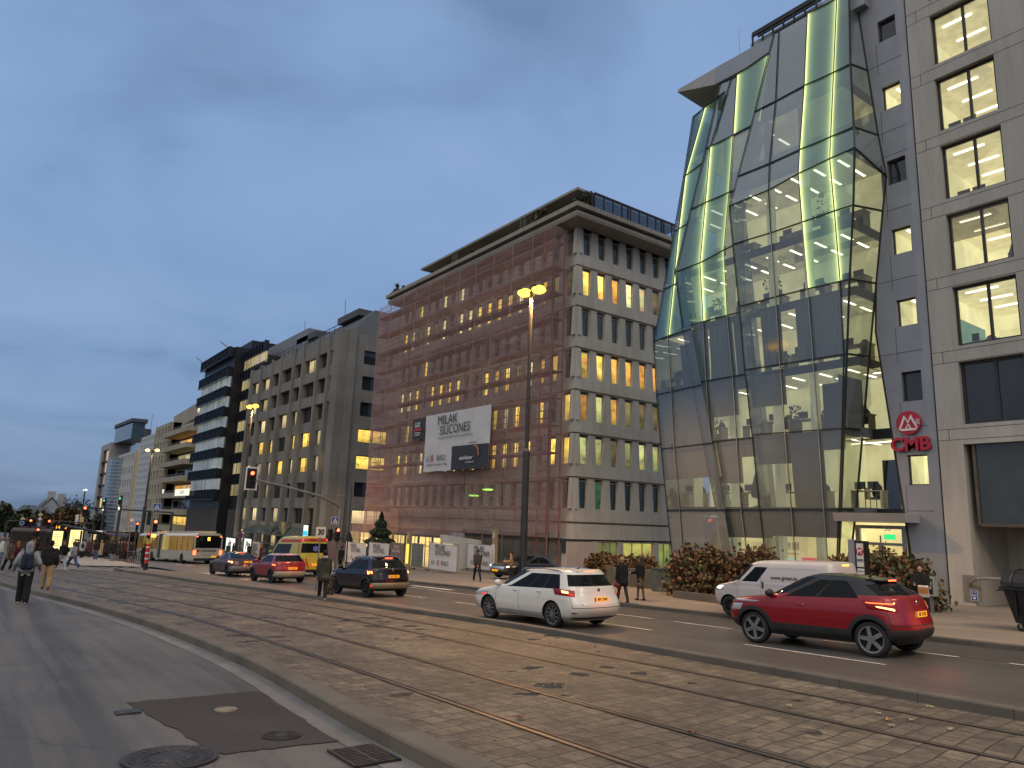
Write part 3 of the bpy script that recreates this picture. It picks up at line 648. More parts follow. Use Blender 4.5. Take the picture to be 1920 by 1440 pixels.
def uvquad(name, mat, parent, q):
    b = BASE[parent.name]; me = bpy.data.meshes.new(name); me.from_pydata([tuple(Vector(p)-b) for p in q], [], [(0, 1, 2, 3)]); me.materials.append(mat)
    uv = me.uv_layers.new(name='UVMap'); 
    for i, c in enumerate(((0, 0), (1, 0), (1, 1), (0, 1))): uv.data[i].uv = c
    o = bpy.data.objects.new(name, me); COL.objects.link(o); o.parent = parent; return o
def ledglass(name, l, r, seethru):
    """fritted pane with LED edge glow painted in as emission fading from its sides"""
    if name in MATS: return MATS[name]
    t = NT(name); uv = t.n('ShaderNodeSeparateXYZ', {0: t.n('ShaderNodeUVMap').outputs[0]}); u, v = uv.outputs['X'], uv.outputs['Y']
    oi = t.n('ShaderNodeObjectInfo').outputs['Random']
    nz = t.noise(t.pos('World'), .5, 3)
    def fall(d, k): return t.math('POWER', 2.718, t.math('MULTIPLY', d, -k))
    parts = []
    for on, d in ((l, u), (r, t.math('SUBTRACT', 1, u))):
        if on: parts.append(d)
    A = None
    for d in parts:
        a1, a2, a3 = fall(d, 22), fall(d, 8), fall(d, 2.6)  # glow falloff from the LED edges is painted into the pane's emission
        A = (a1, a2, a3) if A is None else tuple(t.math('ADD', p, q) for p, q in zip(A, (a1, a2, a3)))
    e1 = t.n('ShaderNodeEmission', {'Color': (1, .93, .35, 1), 'Strength': t.math('MULTIPLY', A[0], 1.25)}).outputs[0]
    e2 = t.n('ShaderNodeEmission', {'Color': (.50, .78, .20, 1), 'Strength': t.math('MULTIPLY', A[1], .52)}).outputs[0]
    e3 = t.n('ShaderNodeEmission', {'Color': (.10, .24, .15, 1), 'Strength': t.math('MULTIPLY', t.math('MULTIPLY', A[2], t.math('MULTIPLY_ADD', nz, .8, .5)), .24)}).outputs[0]
    em = t.n('ShaderNodeAddShader', {0: t.n('ShaderNodeAddShader', {0: e1, 1: e2}).outputs[0], 1: e3}).outputs[0]
    tr = t.n('ShaderNodeBsdfTransparent', {'Color': (.55, .70, .58, 1)}).outputs[0]; df = t.n('ShaderNodeBsdfDiffuse', {'Color': (.055, .10, .092, 1)}).outputs[0]
    base = t.n('ShaderNodeMixShader', {0: seethru, 1: df, 2: tr}).outputs[0]
    gl = t.n('ShaderNodeBsdfGlossy', {'Roughness': .03, 'Color': (.8, .9, 1, 1)}).outputs[0]
    fr = t.math('MINIMUM', t.math('ADD', t.n('ShaderNodeFresnel', {'IOR': 1.5}).outputs[0], .08), .6)
    b2 = t.n('ShaderNodeMixShader', {0: fr, 1: base, 2: gl}).outputs[0]
    MATS[name] = t.out(t.n('ShaderNodeAddShader', {0: em, 1: b2}).outputs[0]); return MATS[name]
G_bay = glassclear('bay glass', (.80, .86, .80), .05, .10, (.20, .215, .21), .34); G_frit = glassclear('fritted bay glass', (.5, .55, .55), .12, .05, (.17, .205, .215), .6)
G_span = glassclear('spandrel glass', (.3, .33, .35), .12, .04, (.16, .18, .20), .8)
LEDM = {}
def led(l, r, s): return ledglass('edge glow glass %d%d%d' % (l, r, s*100), l, r, s)
# kinds per cell: s solid frit, c clear, p spandrel, and L R B for lit edges (left right both), lower case second letter c = see through
KR_ = ['s s B L', 's s B L', 's s B L', 'c c Bc Lc', 'c c Bc Lc', 'c c c c', 'c c c c', 'c c c c', 'c c c c']
KR_[0] = 's s B L'; KR_[1] = 's s B L'
KM_ = ['s s B', 'R B s', 'R B c', 'Rc Bc c', 'c c c', 'c c c', 'c c c', 'c c c']
KLs = ['R L', 's B', 'R L', 'R Lc', 'c c', 'c c', 'c c', 'p p']
def facets(G, K):
    for r in range(len(G)-1):
        ks = K[r].split()
        for c in range(len(G[r])-1):
            k = ks[c]; q = [G[r+1][c], G[r+1][c+1], G[r][c+1], G[r][c]]
            th = k.endswith('c') and len(k) > 1
            if k[0] == 's': m = G_frit
            elif k[0] == 'c': m = G_bay
            elif k[0] == 'p': m = G_span
            else: m = led(k[0] in 'LB', k[0] in 'RB', .62 if th else .22)
            if (Vector(q[0])-Vector(q[1])).length < .12: m = G_frit
            uvquad('glass_facet', m, t, q)
facets(GR, KR_); facets(GM, KM_); facets(GL, KLs)
# right return facets
W_ = [(1605.5, 0), (1626.7, 132), (1646.8, 253.8), (1662, 330.7), (1655.3, 395.6), (1643, 531.4), (1630, 668.4), (1618, 806.5), (1605, 956.5), (1590, 1090)]
WR = [hY(x, y, YW) for x, y in W_]
for r in range(9): uvquad('glass_facet', [G_frit, G_bay, G_frit, G_bay, G_bay, G_bay, G_bay, G_bay, G_bay][r], t, [GR[r+1][4], WR[r+1], WR[r], GR[r][4]])
# step-back strips where one shard stands proud of the next, and the far left return
for GA in (GM, GR):
    for r in range(len(GA)-1):
        a, b = GA[r][0], GA[r+1][0]; uvquad('glass_facet', G_frit, t, [b, b+Vector((.25, 1.0, 0)), a+Vector((.25, 1.0, 0)), a])
for r in range(len(GL)-1):
    a, b = GL[r][0], GL[r+1][0]; uvquad('glass_facet', G_span, t, [b, b+Vector((.3, 2.5, 0)), a+Vector((.3, 2.5, 0)), a])
def mullions(G, cols, rows, off=-.05, m=M_mull):
    mb = MB()
    for r in rows:
        for c in range(len(G[r])-1): mb.bar(G[r][c]+Vector((0, off, 0)), G[r][c+1]+Vector((0, off, 0)), .045, .06)
    for c in cols:
        for r in range(len(G)-1): mb.bar(G[r][c]+Vector((0, off, 0)), G[r+1][c]+Vector((0, off, 0)), .038)
    return mb
a = mullions(GR, (0, 1, 2, 3), range(10)); a.build('mullion', M_mull, t)
mb = MB()
for r in range(9): mb.bar(GR[r][4]+Vector((.02, -.06, 0)), GR[r+1][4]+Vector((.02, -.06, 0)), .07); mb.bar(WR[r], WR[r+1], .07); mb.bar(GR[r+1][4], WR[r+1], .06, .08)
mb.build('corner_post', M_mull, t)
mullions(GM, (0, 1, 2), range(9)).build('mullion', M_mull, t); mullions(GL, (0, 1), range(9)).build('mullion', M_mull, t)
for G, cc in ((GR, (1, 2)), (GM, (1, 2)), (GL, (1,))):
    for c in cc:
        mb = MB()
        for r in range(4, len(G)-1): mb.bar(G[r][c]+Vector((.03, -.12, 0)), G[r+1][c]+Vector((.03, -.12, 0)), .03)
        mb.build('cable', M_mull2, t)
# the floors inside
zl = [GR[r][4].z for r in range(10)]
XL0 = [GL[min(8, max(0, 8-k))][0].x for k in range(9)]; XL0 = [max(XL0[k], XL0[min(k+1, 8)])+.35 for k in range(9)]
fl = [zl[9]-.3, zl[8], zl[7], zl[6], zl[5], zl[4], zl[2], zl[1], zl[0]]
R_lobby = room('lobby wall, lit', (1.0, .80, .38), .75)
for k in range(8):
    z0_, z1_ = fl[k]+.12, fl[k+1]-.3
    st_ = {0: R_lobby}.get(k)
    office(t, XL0[k], -16.3, 31.3, 34.6, z0_, z1_ , 40+k, wallm=st_ or (room('office paint, dim', (.74, .68, .38), .62) if k < 6 else room('upper office, dark', (.13, .15, .13), .5)), tubes=8 if k < 6 else 1, desks=6 if 0 < k < 6 else 0, along='y', side=False)
    mb = MB(); mb.box(XL0[k]-.1, -16.2, 31.3, 36, fl[k+1]-.3, fl[k+1]+.12); mb.build('floor_slab', P('dark slab edge', (.085, .09, .10), .6), t)
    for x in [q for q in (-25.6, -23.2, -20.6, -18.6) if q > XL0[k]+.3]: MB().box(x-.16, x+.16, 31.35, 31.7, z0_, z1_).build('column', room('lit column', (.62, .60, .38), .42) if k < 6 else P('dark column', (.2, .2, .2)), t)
M_blind = P('grey roller blind', (.30, .305, .29), .8, 0, .15, 1.2, .02, kind='World')
def curtain(name):
    tt = NT(name); g = tt.pos('World', (9, 9, .15)); n = tt.noise(g, 1.6, 3, .6); return tt.out(tt.pbr(tt.ramp(n, [(.35, (.13, .15, .155)), (.65, (.32, .34, .33))]), .85))
M_curt = curtain('grey curtain')
def blind(G, r, c, f0, f1, m=None, s0=0., s1=1., nm='blind'):
    """hangs behind cell (r, c) from fraction f0 to f1 of its height (0 top)"""
    A, B, C, D = G[r][c], G[r][c+1], G[r+1][c+1], G[r+1][c]; d = Vector((0, .1 if nm == 'spandrel' else .3, 0))
    L0, L1 = A.lerp(D, f0), A.lerp(D, f1); R0, R1 = B.lerp(C, f0), B.lerp(C, f1)
    MB().face([L1.lerp(R1, s0)+d, L1.lerp(R1, s1)+d, L0.lerp(R0, s1)+d, L0.lerp(R0, s0)+d]).build(nm, m or M_blind, t)
for c in (0, 1, 2): blind(GR, 5, c, .12, 1, M_curt, .45 if c < 2 else 0, 1 if c < 2 else .9, 'curtain')
blind(GR, 6, 0, .1, .58); blind(GR, 6, 2, .35, 1, P('phone booth grey', (.10, .11, .11), .6), .1, .95, 'booth'); blind(GR, 7, 0, 0, .4); blind(GR, 7, 1, 0, .97); blind(GR, 7, 2, .0, .25)
for c in (0, 1, 2): blind(GM, 4, c, .1, 1, M_curt, .05, 1, 'curtain')
blind(GM, 5, 0, 0, 1); blind(GM, 5, 1, 0, .6); blind(GM, 5, 2, 0, .2); blind(GM, 6, 1, 0, .62); blind(GM, 6, 2, 0, .25); blind(GM, 6, 0, 0, .9)
blind(GL, 4, 1, .2, 1, M_curt, .3, 1, 'curtain'); blind(GL, 5, 0, 0, 1); blind(GL, 5, 1, 0, 1); blind(GL, 6, 0, 0, .5); blind(GL, 6, 1, 0, .5)
for c in range(4): blind(GR, 8, c, 0, .38, P('spandrel grey', (.20, .21, .215), .6), nm='spandrel')
for c in range(3): blind(GM, 7, c, 0, .42, P('spandrel grey', (.20, .21, .215), .6), nm='spandrel')
# things standing in the offices: plants, a parasol, coats, chair backs
mb = MB(); rr = random.Random(5)
def officeplant(x, y, z, h):
    mb.mat(1).lathe([(.2, 0), (.24, .35), (0, .35)], 8, (x, y, z)); mb.mat(0)
    for k in range(60):
        a, b = rr.uniform(0, 6.28), rr.uniform(-.9, 1); s = rr.uniform(.05, .12); R0 = h*.28*sqrt(1-b*b*.8)*rr.uniform(.5, 1); p = Vector((x+R0*cos(a), y+R0*sin(a)*.6, z+h*.72+b*h*.25)); d = Vector((rr.uniform(-1, 1), rr.uniform(-1, 1), rr.uniform(-1, 1))).normalized()*s; e2 = d.orthogonal().normalized()*s*.5; mb.face([p-d, p+e2, p+d, p-e2])
    mb.tube([(x, y, z+.3), (x+.03, y, z+h*.8)], .02, 4)
for x, k, h in ((-20.9, 4, 1.9), (-17.7, 5, 2.1), (-21.0, 3, 1.1), (-19.9, 2, 1.5), (-18.3, 2, 1.1), (-24.3, 4, 1.5), (-24.6, 2, 2.0)): officeplant(x, 31.9, fl[k]+.12, h)
mb.mat(0).lathe([(0, 1.9), (.12, 1.7), (.36, .8), (.3, .5), (.03, .45), (.03, .1), (.3, .02)], 10, (-22.15, 31.9, fl[1]+.12))
mb.build('office_plant', [P('dark plant', (.03, .045, .03), .7), P('planter', (.13, .13, .12), .7)], t)
# metal clad strip with small windows, cut by the slanting entrance slot
wl = [(1655, 42.5, 1686, 27, 1658, 81.5), (1664.5, 165, 1694.8, 154.7, 1665.7, 209), (1672.8, 303.4, 1704.7, 294, 1675, 349), (1681, 432, 1713, 423, 1683.3, 479.5), (1690, 564, 1723, 556.7, 1692, 614), (1698.5, 699, 1733, 694, 1701.7, 754), (1710, 853.8, 1745.6, 852.6, 1712.6, 910.4)]
sh = []; xa = sum(hY(w_[0], w_[1], YW+.25).x for w_ in wl)/7-.12; xb = -13.62; gtop = zl[0]+3.5
for w_ in wl: sh.append([.0+.16, 1.0, hY(w_[4], w_[5], YW+.2).z, hY(w_[0], w_[1], YW+.2).z])
Xs0 = xa-.12
mb = MB(); wallgrid(mb, (Xs0, YW, 0), (1, 0, 0), (0, -1, 0), xb-Xs0, -3.2, gtop, [[.12, xb-Xs0-.12, h[2], h[3]] for h in sh], .3)
sl_ = [WR[0]+Vector((-.1, 0, 3.4))]+WR[:7]+[hY(1643, 622, YW), hY(1695, 957, YW), hY(1723, 1135, YW)]
sl_ = [WR[0]+Vector((0, 0, 3.4))]+WR[:6]+[hY(1642, 622, YW), hY(1695, 957, YW), hY(1724, 1140, YW)]
for a, b in zip(sl_, sl_[1:]): mb.face([b, (Xs0, YW, b.z), (Xs0, YW, a.z), a])
mb.face([(xb, YW, -3.2), (XR0-.05, YW+.04, -3.2), (XR0-.05, YW+.04, gtop), (xb, YW, gtop)])
mb.build('cladding', M_pan, t)
mb = MB()
for z in zl[:9]: mb.box(WR[8].x-.05 if False else Xs0-.02, xb, YW-.006, YW+.01, z-.01, z+.01)
for h in sh:
    for a in (h[2]-.0,): mb.box(Xs0, Xs0+.015, YW-.006, YW+.01, a-1.6, a)
for a, b in zip(sl_, sl_[1:]): mb.bar(a+Vector((0, -.01, 0)), b+Vector((0, -.01, 0)), .06)
for k in (1, 2, 3, 5, 6): mb.face([(WR[k].x, YW-.004, zl[k]-.01), (Xs0, YW-.004, zl[k]-.01), (Xs0, YW-.004, zl[k]+.01), (WR[k].x, YW-.004, zl[k]+.01)])
mb.box(XR0-.05, XR0-.005, YW+.0, YW+.3, -3.2, gtop)
mb.build('cladding_joint', M_joint, t)
for k, h in enumerate(sh):
    litp = k in (1, 3, 4, 6)
    window(t, (Xs0+.12, YW+.2, h[2]), 0, xb-Xs0-.24, h[3]-h[2], G_clear if litp else G_dark, M_dframe, fw=.05)
    if litp: office(t, Xs0+.02, xb-.05, YW+.3, YW+4, h[2]-.1, h[3]+.1, 90+k, tubes=1, desks=0, along='y')
# entrance slot: stair hall glass above the canopy, doors below, both set back
e0, e1 = hY(1606, 957, 32.4), hY(1700, 957, 32.4)
office(t, -17.9, -14.2, 32.4, 36.5, zl[8]+.1, zl[7]-.3, 77, tubes=3, desks=1)
office(t, -17.9, -14.2, 32.4, 36.5, -2.95, zl[8]-.2, 78, wallm=R_lobby, tubes=3, desks=0)
office(t, -17.9, -14.2, 32.4, 35, zl[7]+.1, zl[6]-.3, 79, wallm=P('unlit room', (.03, .03, .032), .8), tubes=1, desks=0)
[MB().box(-18, -14, 32.0, 32.35, zl[a_]-b_, zl[a_]+.1).build('floor_slab', M_mull, t) for a_, b_ in ((7, .35), (8, .2))]
uvquad('window', glassclear('stair glass', (.8, .82, .78), .05), t, [(-18, 32.2, zl[8]), (-14.2, 32.2, zl[8]), (-14.2, 32.2, zl[6]+3), (-18, 32.2, zl[6]+3)])
mb = MB(); mb.box(-16.3, -15.6, 32.9, 33.0, zl[8]+.1, zl[8]+2.3); mb.build('hall_door', P('dark door', (.02, .018, .015), .5), t)
mb = MB(); cx_, cy_ = -16.75, 32.8; z0_ = zl[8]+.12   # chair in the first floor hall
for a in (-.25, .25):
    for b in (-.22, .22): mb.box(cx_+a-.015, cx_+a+.015, cy_+b-.015, cy_+b+.015, z0_, z0_+.62)
    mb.box(cx_+a-.015, cx_+a+.015, cy_-.24, cy_+.24, z0_+.62, z0_+.65)
mb.box(cx_-.25, cx_+.25, cy_-.24, cy_+.24, z0_+.42, z0_+.46).box(cx_-.27, cx_-.23, cy_-.24, cy_+.24, z0_+.46, z0_+.95); mb.build('hall_chair', P('cream chair', (.6, .5, .33), .6), t)
dl, dr = hY(1610, 1000, 32.3).x, hY(1697, 1000, 32.3).x; dm = (dl+dr)/2; zt = hY(1650, 985, 32.3).z; zd = hY(1650, 1018, 32.3).z; zb = zg(-16, 32)+.12
MB().box(dl-.1, dl+.1, 32.2, 32.35, zb, zt).box(dr-.1, dr+.1, 32.2, 32.35, zb, zt).box(dl+.1, dr-.1, 32.2, 32.35, zt-.15, zt).box(dl+.1, dr-.1, 32.2, 32.35, zd-.1, zd+.02).box(dm-.09, dm+.09, 32.2, 32.35, zb, zd-.1).build('door_frame', M_alu, t)
for a, b in ((dl+.1, dm-.09), (dm+.09, dr-.1)):
    d = uvquad('entrance_door', glassclear('door glass', (.95, .93, .85), .02), t, [(a, 32.28, zb), (b, 32.28, zb), (b, 32.28, zd-.1), (a, 32.28, zd-.1)])
    MB().bar((b-.1, 32.2, zb+.7), (b-.1, 32.2, zb+1.6), .03).build('door_handle', M_mull2, t)
MB().box(dm+.0, dm+.5, 32.5, 32.54, zd+.16, zd+.38).build('exit_sign', E('exit sign green', (.05, .75, .22), 1.0), t)
text('38', .3, P('sign white2', (.8, .8, .75), .5), t, Vector((dm+.35, 32.15, zd+.62))-BASE[t.name], (rad(90), 0, 0))
ca, cb = hY(1562.5, 961, 30.3), hY(1697, 961, 30.3)
mb = MB(); mb.mat(0).raw([(ca.x, 30.3, ca.z-.36), (cb.x, 30.3, ca.z-.36), (cb.x, 32.6, ca.z-.36), (ca.x, 32.6, ca.z-.36), (ca.x+.05, 30.15, ca.z), (cb.x+.02, 30.15, ca.z), (cb.x+.02, 32.6, ca.z), (ca.x+.05, 32.6, ca.z)], [(0, 3, 2, 1), (4, 5, 6, 7), (0, 1, 5, 4), (1, 2, 6, 5), (2, 3, 7, 6), (3, 0, 4, 7)])
mb.build('canopy', P('pale metal canopy', (.46, .47, .50), .35, .4, .08, .8, .03), t)
# lobby art and words on the bright wall
mb = MB(); rr = random.Random(9)
for x0_, x1_ in ((-23.3, -21.9), (-19.0, -16.8)):
    for k in range(26):
        x = rr.uniform(x0_, x1_); z = rr.uniform(-1.6, .0); mb.box(x, x+.05, 34.5, 34.55, z, z+rr.uniform(.12, .45))
mb.build('wall_relief', P('dark relief', (.12, .09, .05), .6), t)
q0 = hY(1475, 1025, 32.0); b_ = BASE[t.name]; M_ink = P('sign ink', (.04, .028, .02), .6)
MB().box(q0.x-.55, q0.x+1.1, 32.02, 32.06, q0.z-1.0, q0.z+.9).build('sign_panel', room('cream sign panel', (.95, .72, .38), .62), t)
text('招商銀', .42, M_ink, t, q0+Vector((.05, .0, .02))-b_, (rad(90), 0, 0)); text('CHINA MERCHANTS', .12, M_ink, t, q0+Vector((.05, 0, -.32))-b_, (rad(90), 0, 0))
for i_, (xa_, xb_, c_) in enumerate(((1448, 1490, (.35, .8, .85)), (1504, 1550, (.9, .12, .16)))):
    a_, b2_ = hY(xa_, 1050, 31.6), hY(xb_, 1050, 31.6)
    MB().box(a_.x, b2_.x, 31.6, 31.66, a_.z-.32, a_.z+.12).build('screen', E('window screen %d' % i_, c_, .9), t)
# roof: folded grey overhang with its dark rail
def hZ(x, y, z):
    r_ = ray(x, y); return r_*(z/r_.z)
zr = hY(1396, 127, 30.9).z; th_ = hY(1396, 86, 30.9).z-zr
A1 = hZ(1270, 173, zr-.25); B1 = hZ(1317, 202.5, zr-.25)
rp = [A1, hZ(1351, 125, zr-.3) , hZ(1592, -22, zr-.1)]
Yf0 = 30.7
mb = MB(); tip = A1; f0 = Vector((tip.x+1.3, Yf0+.2, zr-.05)); f1 = Vector((XR0-1.8, Yf0+.2, zr+.05))
tp_ = Vector((tip.x+1.0, tip.y+.3, zr+.75)); 
bot = [tip, Vector((tip.x+1.6, Yf0+.2, zr)), Vector((-14.9, Yf0+.4, zr)), Vector((-14.9, 36, zr)), Vector((tip.x+.2, 36, zr)), B1]
topv = [tip+Vector((.05, 0, .15)), Vector((tip.x+1.8, Yf0+.1, zr+.95)), Vector((-14.9, Yf0+.3, zr+.95)), Vector((-14.9, 36, zr+.95)), Vector((tip.x+.4, 36, zr+.95)), B1+Vector((.1, .2, .9))]
n_ = len(mb.v); mb.v += [tuple(p) for p in bot+topv]; mb.f += [(0, 5, 4, 3, 2, 1), (6, 7, 8, 9, 10, 11)]+[(i, (i+1) % 6, 6+(i+1) % 6, 6+i) for i in range(6)]; mb.mi += [0]*8
mb.box(-21.6, -14.9, 31.6, 36, zr+th_, zr+th_+.5)
mb.build('roof_overhang', P('roof metal', (.30, .315, .34), .4, .3, .1, .8, .03, kind='World'), t)
ra, rb = hZ(1411, 66, zr+2.0), hZ(1530, -4, zr+2.0)
mb = MB(); mb.bar(ra, rb, .12, .25).bar(ra+Vector((0, .5, .2)), rb+Vector((0, .5, .2)), .1, .2)
for k in range(7): p = ra.lerp(rb, k/6); mb.bar(p, p+Vector((0, 0, -.9)), .08)
mb.build('roof_rail', M_mull, t)
p = hY(1387, 110, 33.5); MB().tube([p+Vector((0, 0, -2.5)), p+Vector((0, 0, 2.0))], .02, 5).build('antenna', M_mull2, t)
# body of the building behind the bay
MB().box(-26.0, -13.4, 36.6, 46, -3.5, zr).build('wall', M_pan, t)
# the red sign on the strip
q = hY(1704.5, 793, YW-.06); ts = thing('company_sign', 'red round emblem above red letters CMB on the grey cladding', 'sign', q)
M_red = P('crimson sign', (.34, .012, .035), .4, 0, .08, 3, 0); M_wh = P('emblem white', (.62, .58, .6), .5, 0, .05)
mb = MB(); rd = .5; mb.lathe([(0, -.09), (rd, -.09), (rd, .03)], 40, (0, 0, 0), 'y'); o = mb.build('emblem_disc', M_red, ts, base=(0, 0, 0))
mb = MB()
def xz(pts, y0=-.115, y1=-.091): mb.slab([(x, y0, z) for x, z in pts], (0, y1-y0, 0))
S = rd
for s_ in (1,):
    xz([(-.78*S, -.5*S), (-.62*S, -.5*S), (-.22*S, .35*S), (-.30*S, .66*S)]); xz([(-.30*S, .66*S), (-.22*S, .35*S), (.0, -.1*S), (-.0*S, .12*S)]); xz([(.0, .12*S), (0, -.1*S), (.22*S, .35*S), (.26*S, .70*S)]); xz([(.26*S, .70*S), (.22*S, .35*S), (.62*S, -.42*S), (.78*S, -.5*S)])
    xz([(-.78*S, -.5*S), (.78*S, -.5*S), (.55*S, -.68*S), (-.55*S, -.68*S)])
    xz([(-.25*S, -.5*S), (-.0*S, -.02*S), (.0*S, -.15*S), (-.12*S, -.5*S)]); xz([(.25*S, -.5*S), (.12*S, -.5*S), (.0*S, -.15*S), (.0*S, -.02*S)])
for k in range(5): z = .25-.1*k; xz([(.62*S, z*S), (.96*S, z*S), (.95*S, (z-.04)*S), (.64*S, (z-.04)*S)])
mb.build('emblem', M_wh, ts, base=(0, 0, 0))
tx = text('CMB', .78, M_red, ts, (.02, -.04, -.93), (rad(90), 0, 0), .07, 'lettering', bold=.022, sx=1.02)
# ------------------------------------------------------------------ pale concrete office block wrapped in scaffolding
M_conc = stone('weathered pale concrete', (.36, .348, .315), (.47, .455, .41)); M_conc2 = stone('roof concrete', (.22, .20, .17), (.30, .27, .235))
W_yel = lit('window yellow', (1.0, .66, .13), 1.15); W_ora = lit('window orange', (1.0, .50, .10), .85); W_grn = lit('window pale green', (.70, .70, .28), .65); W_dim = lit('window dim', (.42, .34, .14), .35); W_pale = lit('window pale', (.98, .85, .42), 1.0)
G_green = glassdark('dark green glass', (.012, .03, .02)); G_grey = glassdark('grey window glass', (.05, .055, .05), .08)
M_wfr = P('grey window frame', (.30, .29, .27), .6, 0, .1)
CX, CY = -38.6, 34.0; XE = -66.2; YB = 45.6
t = thing('scaffolded_office_building', 'pale concrete office block with yellow lit windows, its front under scaffolding', 'building', (CX, CY, zg(CX, CY)))
TN = t; zk = [.17+3.165*k for k in range(8)]; rr = random.Random(11); FP = 1.525; nF = 18; nR = 7
def bay(mb, O, U, Nn, s0, n, pitch, zb, zt, wb, wt):
    """tapering piers between the windows of one floor"""
    U, Nn = Vector(U), Vector(Nn)
    for i in range(n+1):
        c = s0+i*pitch-pitch/2
        a = [O+U*(c-wb/2), O+U*(c+wb/2), O+U*(c+wt/2), O+U*(c-wt/2)]; z = [zb, zb, zt, zt]
        f = [Vector((p.x, p.y, q))-Nn*.10 for p, q in zip(a, z)]; g = [Vector((p.x, p.y, q))-Nn*.42 for p, q in zip([O+U*(c-wb/2-.0), O+U*(c+wb/2), O+U*(c+wt/2+.0), O+U*(c-wt/2)], z)]
        mb.raw(f+g, [(0, 1, 2, 3), (0, 3, 7, 4), (1, 5, 6, 2)])
mb = MB()
OF = Vector((CX, CY, 0)); OR = Vector((CX, CY, 0))
for k in range(7):
    z0_, z1_ = zk[k], zk[k]+.98
    for (xa_, xb_, ya_, yb_) in ((XE, CX, CY, CY+.45), (CX-.45, CX, CY+.45, YB)): mb.box(xa_, xb_, ya_, yb_, z0_+.1, z1_)
    mb.raw([(XE, CY, z0_+.1), (CX, CY, z0_+.1), (CX, YB, z0_+.1), (XE, CY+.3, z0_-.05), (CX-.3, CY+.3, z0_-.05), (CX-.3, YB, z0_-.05)], [(0, 3, 4, 1), (1, 4, 5, 2)])
    zt = zk[k+1] if k < 6 else 22.2
    bay(mb, OF, (-1, 0, 0), (0, -1, 0), 1.12, nF, FP, z1_, zt, .86, .62); bay(mb, OR, (0, 1, 0), (1, 0, 0), 1.02, nR, FP, z1_, zt, .88, .62)
    # corner pier, widening downwards
    b = .62; q = .42
    mb.raw([(CX-b, CY+.06, z1_), (CX-.06, CY+.06, z1_), (CX-.06, CY+b, z1_), (CX-b, CY+b, z1_), (CX-q-.12, CY+.12, zt), (CX-.12, CY+.12, zt), (CX-.12, CY+q+.12, zt), (CX-q-.12, CY+q+.12, zt)], [(0, 1, 5, 4), (1, 2, 6, 5), (2, 3, 7, 6), (3, 0, 4, 7)])
mb.box(XE, CX-.05, CY+.05, YB, -.95, .12)
mb.box(XE+.3, CX-.5, CY+.5, YB, .1, 22.4) if False else None
mb.build('wall', M_conc, t)
mb = MB(); mb.box(XE+.2, CX-.55, CY+.55, YB-.1, -.9, 22.3); mb.build('core', P('dark interior core', (.02, .02, .02), .9), t)
rows_r = [['g']*7, ['G', 'GL', 'G', 'G', 'd', 'G', 'd'], ['gr', 'gr', 'dm', 'gr', 'gr', 'gr', 'y'], ['o', 'gr', 'o', 'dm', 'dm', 'dm', 'o'], ['y', 'y', 'o', 'o', 'o', 'o', 'y'], ['d']*7, ['y', 'y', 'o', 'p', 'p', 'dm', 'y'], ['d']*7]
PM = {'g': G_grey, 'G': G_green, 'GL': lit('window green glow', (.12, .35, .16), .5), 'd': G_grey, 'gr': W_grn, 'dm': W_dim, 'o': W_ora, 'y': W_yel, 'p': W_pale}
prob = [None, (0, .02), (1, .75), (2, .55), (3, .5), (4, .02), (5, .5), (6, .2)]
cnt = 0
for k in range(1, 8):
    zb = zk[k-1]+.98; zt = (zk[k] if k < 7 else 22.2)-.16; h = zt-zb
    for i in range(nR):
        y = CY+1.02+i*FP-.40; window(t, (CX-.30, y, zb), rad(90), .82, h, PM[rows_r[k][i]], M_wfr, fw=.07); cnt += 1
restf = MB(); restm = [M_wfr, G_grey, W_yel, W_dim, W_pale]
for k in range(7, 0, -1):
    zb = zk[k-1]+.98; zt = (zk[k] if k < 7 else 22.2)-.16; h = zt-zb
    for i in range(nF):
        x = CX-1.12-i*FP; pr = {7: .15, 6: .7, 5: .04, 4: .75, 3: .6, 2: .65, 1: .0}[k]
        if k == 2 and i > 12: pr = 1
        if k == 4 and 2 < i < 8: pr = .9
        u = rr.random(); m = (W_yel if u < pr*.55 else W_pale if u < pr*.8 else W_dim) if u < pr else G_grey
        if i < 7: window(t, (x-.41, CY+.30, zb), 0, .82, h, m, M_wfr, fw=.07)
        else:
            restf.mat(restm.index(m)).face([(x-.36, CY+.33, zb+.05), (x+.36, CY+.33, zb+.05), (x+.36, CY+.33, zt-.05), (x-.36, CY+.33, zt-.05)])
            restf.mat(0).box(x-.41, x-.35, CY+.27, CY+.36, zb, zt).box(x+.35, x+.41, CY+.27, CY+.36, zb, zt).box(x-.35, x+.35, CY+.27, CY+.36, zb, zb+.06)
tag(restf.build('window', restm, t), kind='stuff')
# ground floor: stone band, shop glass, piers
gz = lambda x, y: zg(x, y)+.0
z1_, z0_ = -1.08, -3.3
mb = MB(); mb.box(CX-.42, CX-.12, CY+2.0, YB, -1.08, -.9)
wallgrid(mb, (CX-.12, CY, 0), (0, 1, 0), (1, 0, 0), YB-CY, -4.6, -.98, [[2.55, 4.6, -3.4, -1.12], [5.1, 8.4, -3.4, -1.12], [8.9, 11.2, -3.4, -1.12]], .3)
mb.box(XE, CX-3, CY+.2, CY+.5, -4.8, -3.4) if False else None
mb.build('ground_floor_wall', M_conc, t)
for a, b, m in ((2.55, 4.6, lit('shop window green', (.42, .48, .16), .55, .7)), (5.1, 8.4, lit('shop window amber', (.55, .50, .14), .6, .6)), (8.9, 11.2, lit('shop window green', (.42, .48, .16), .55, .7))):
    window(t, (CX-.34, CY+a, -3.4), rad(90), b-a, 2.28, m, M_wfr, mull=(.33, .66), fw=.06)
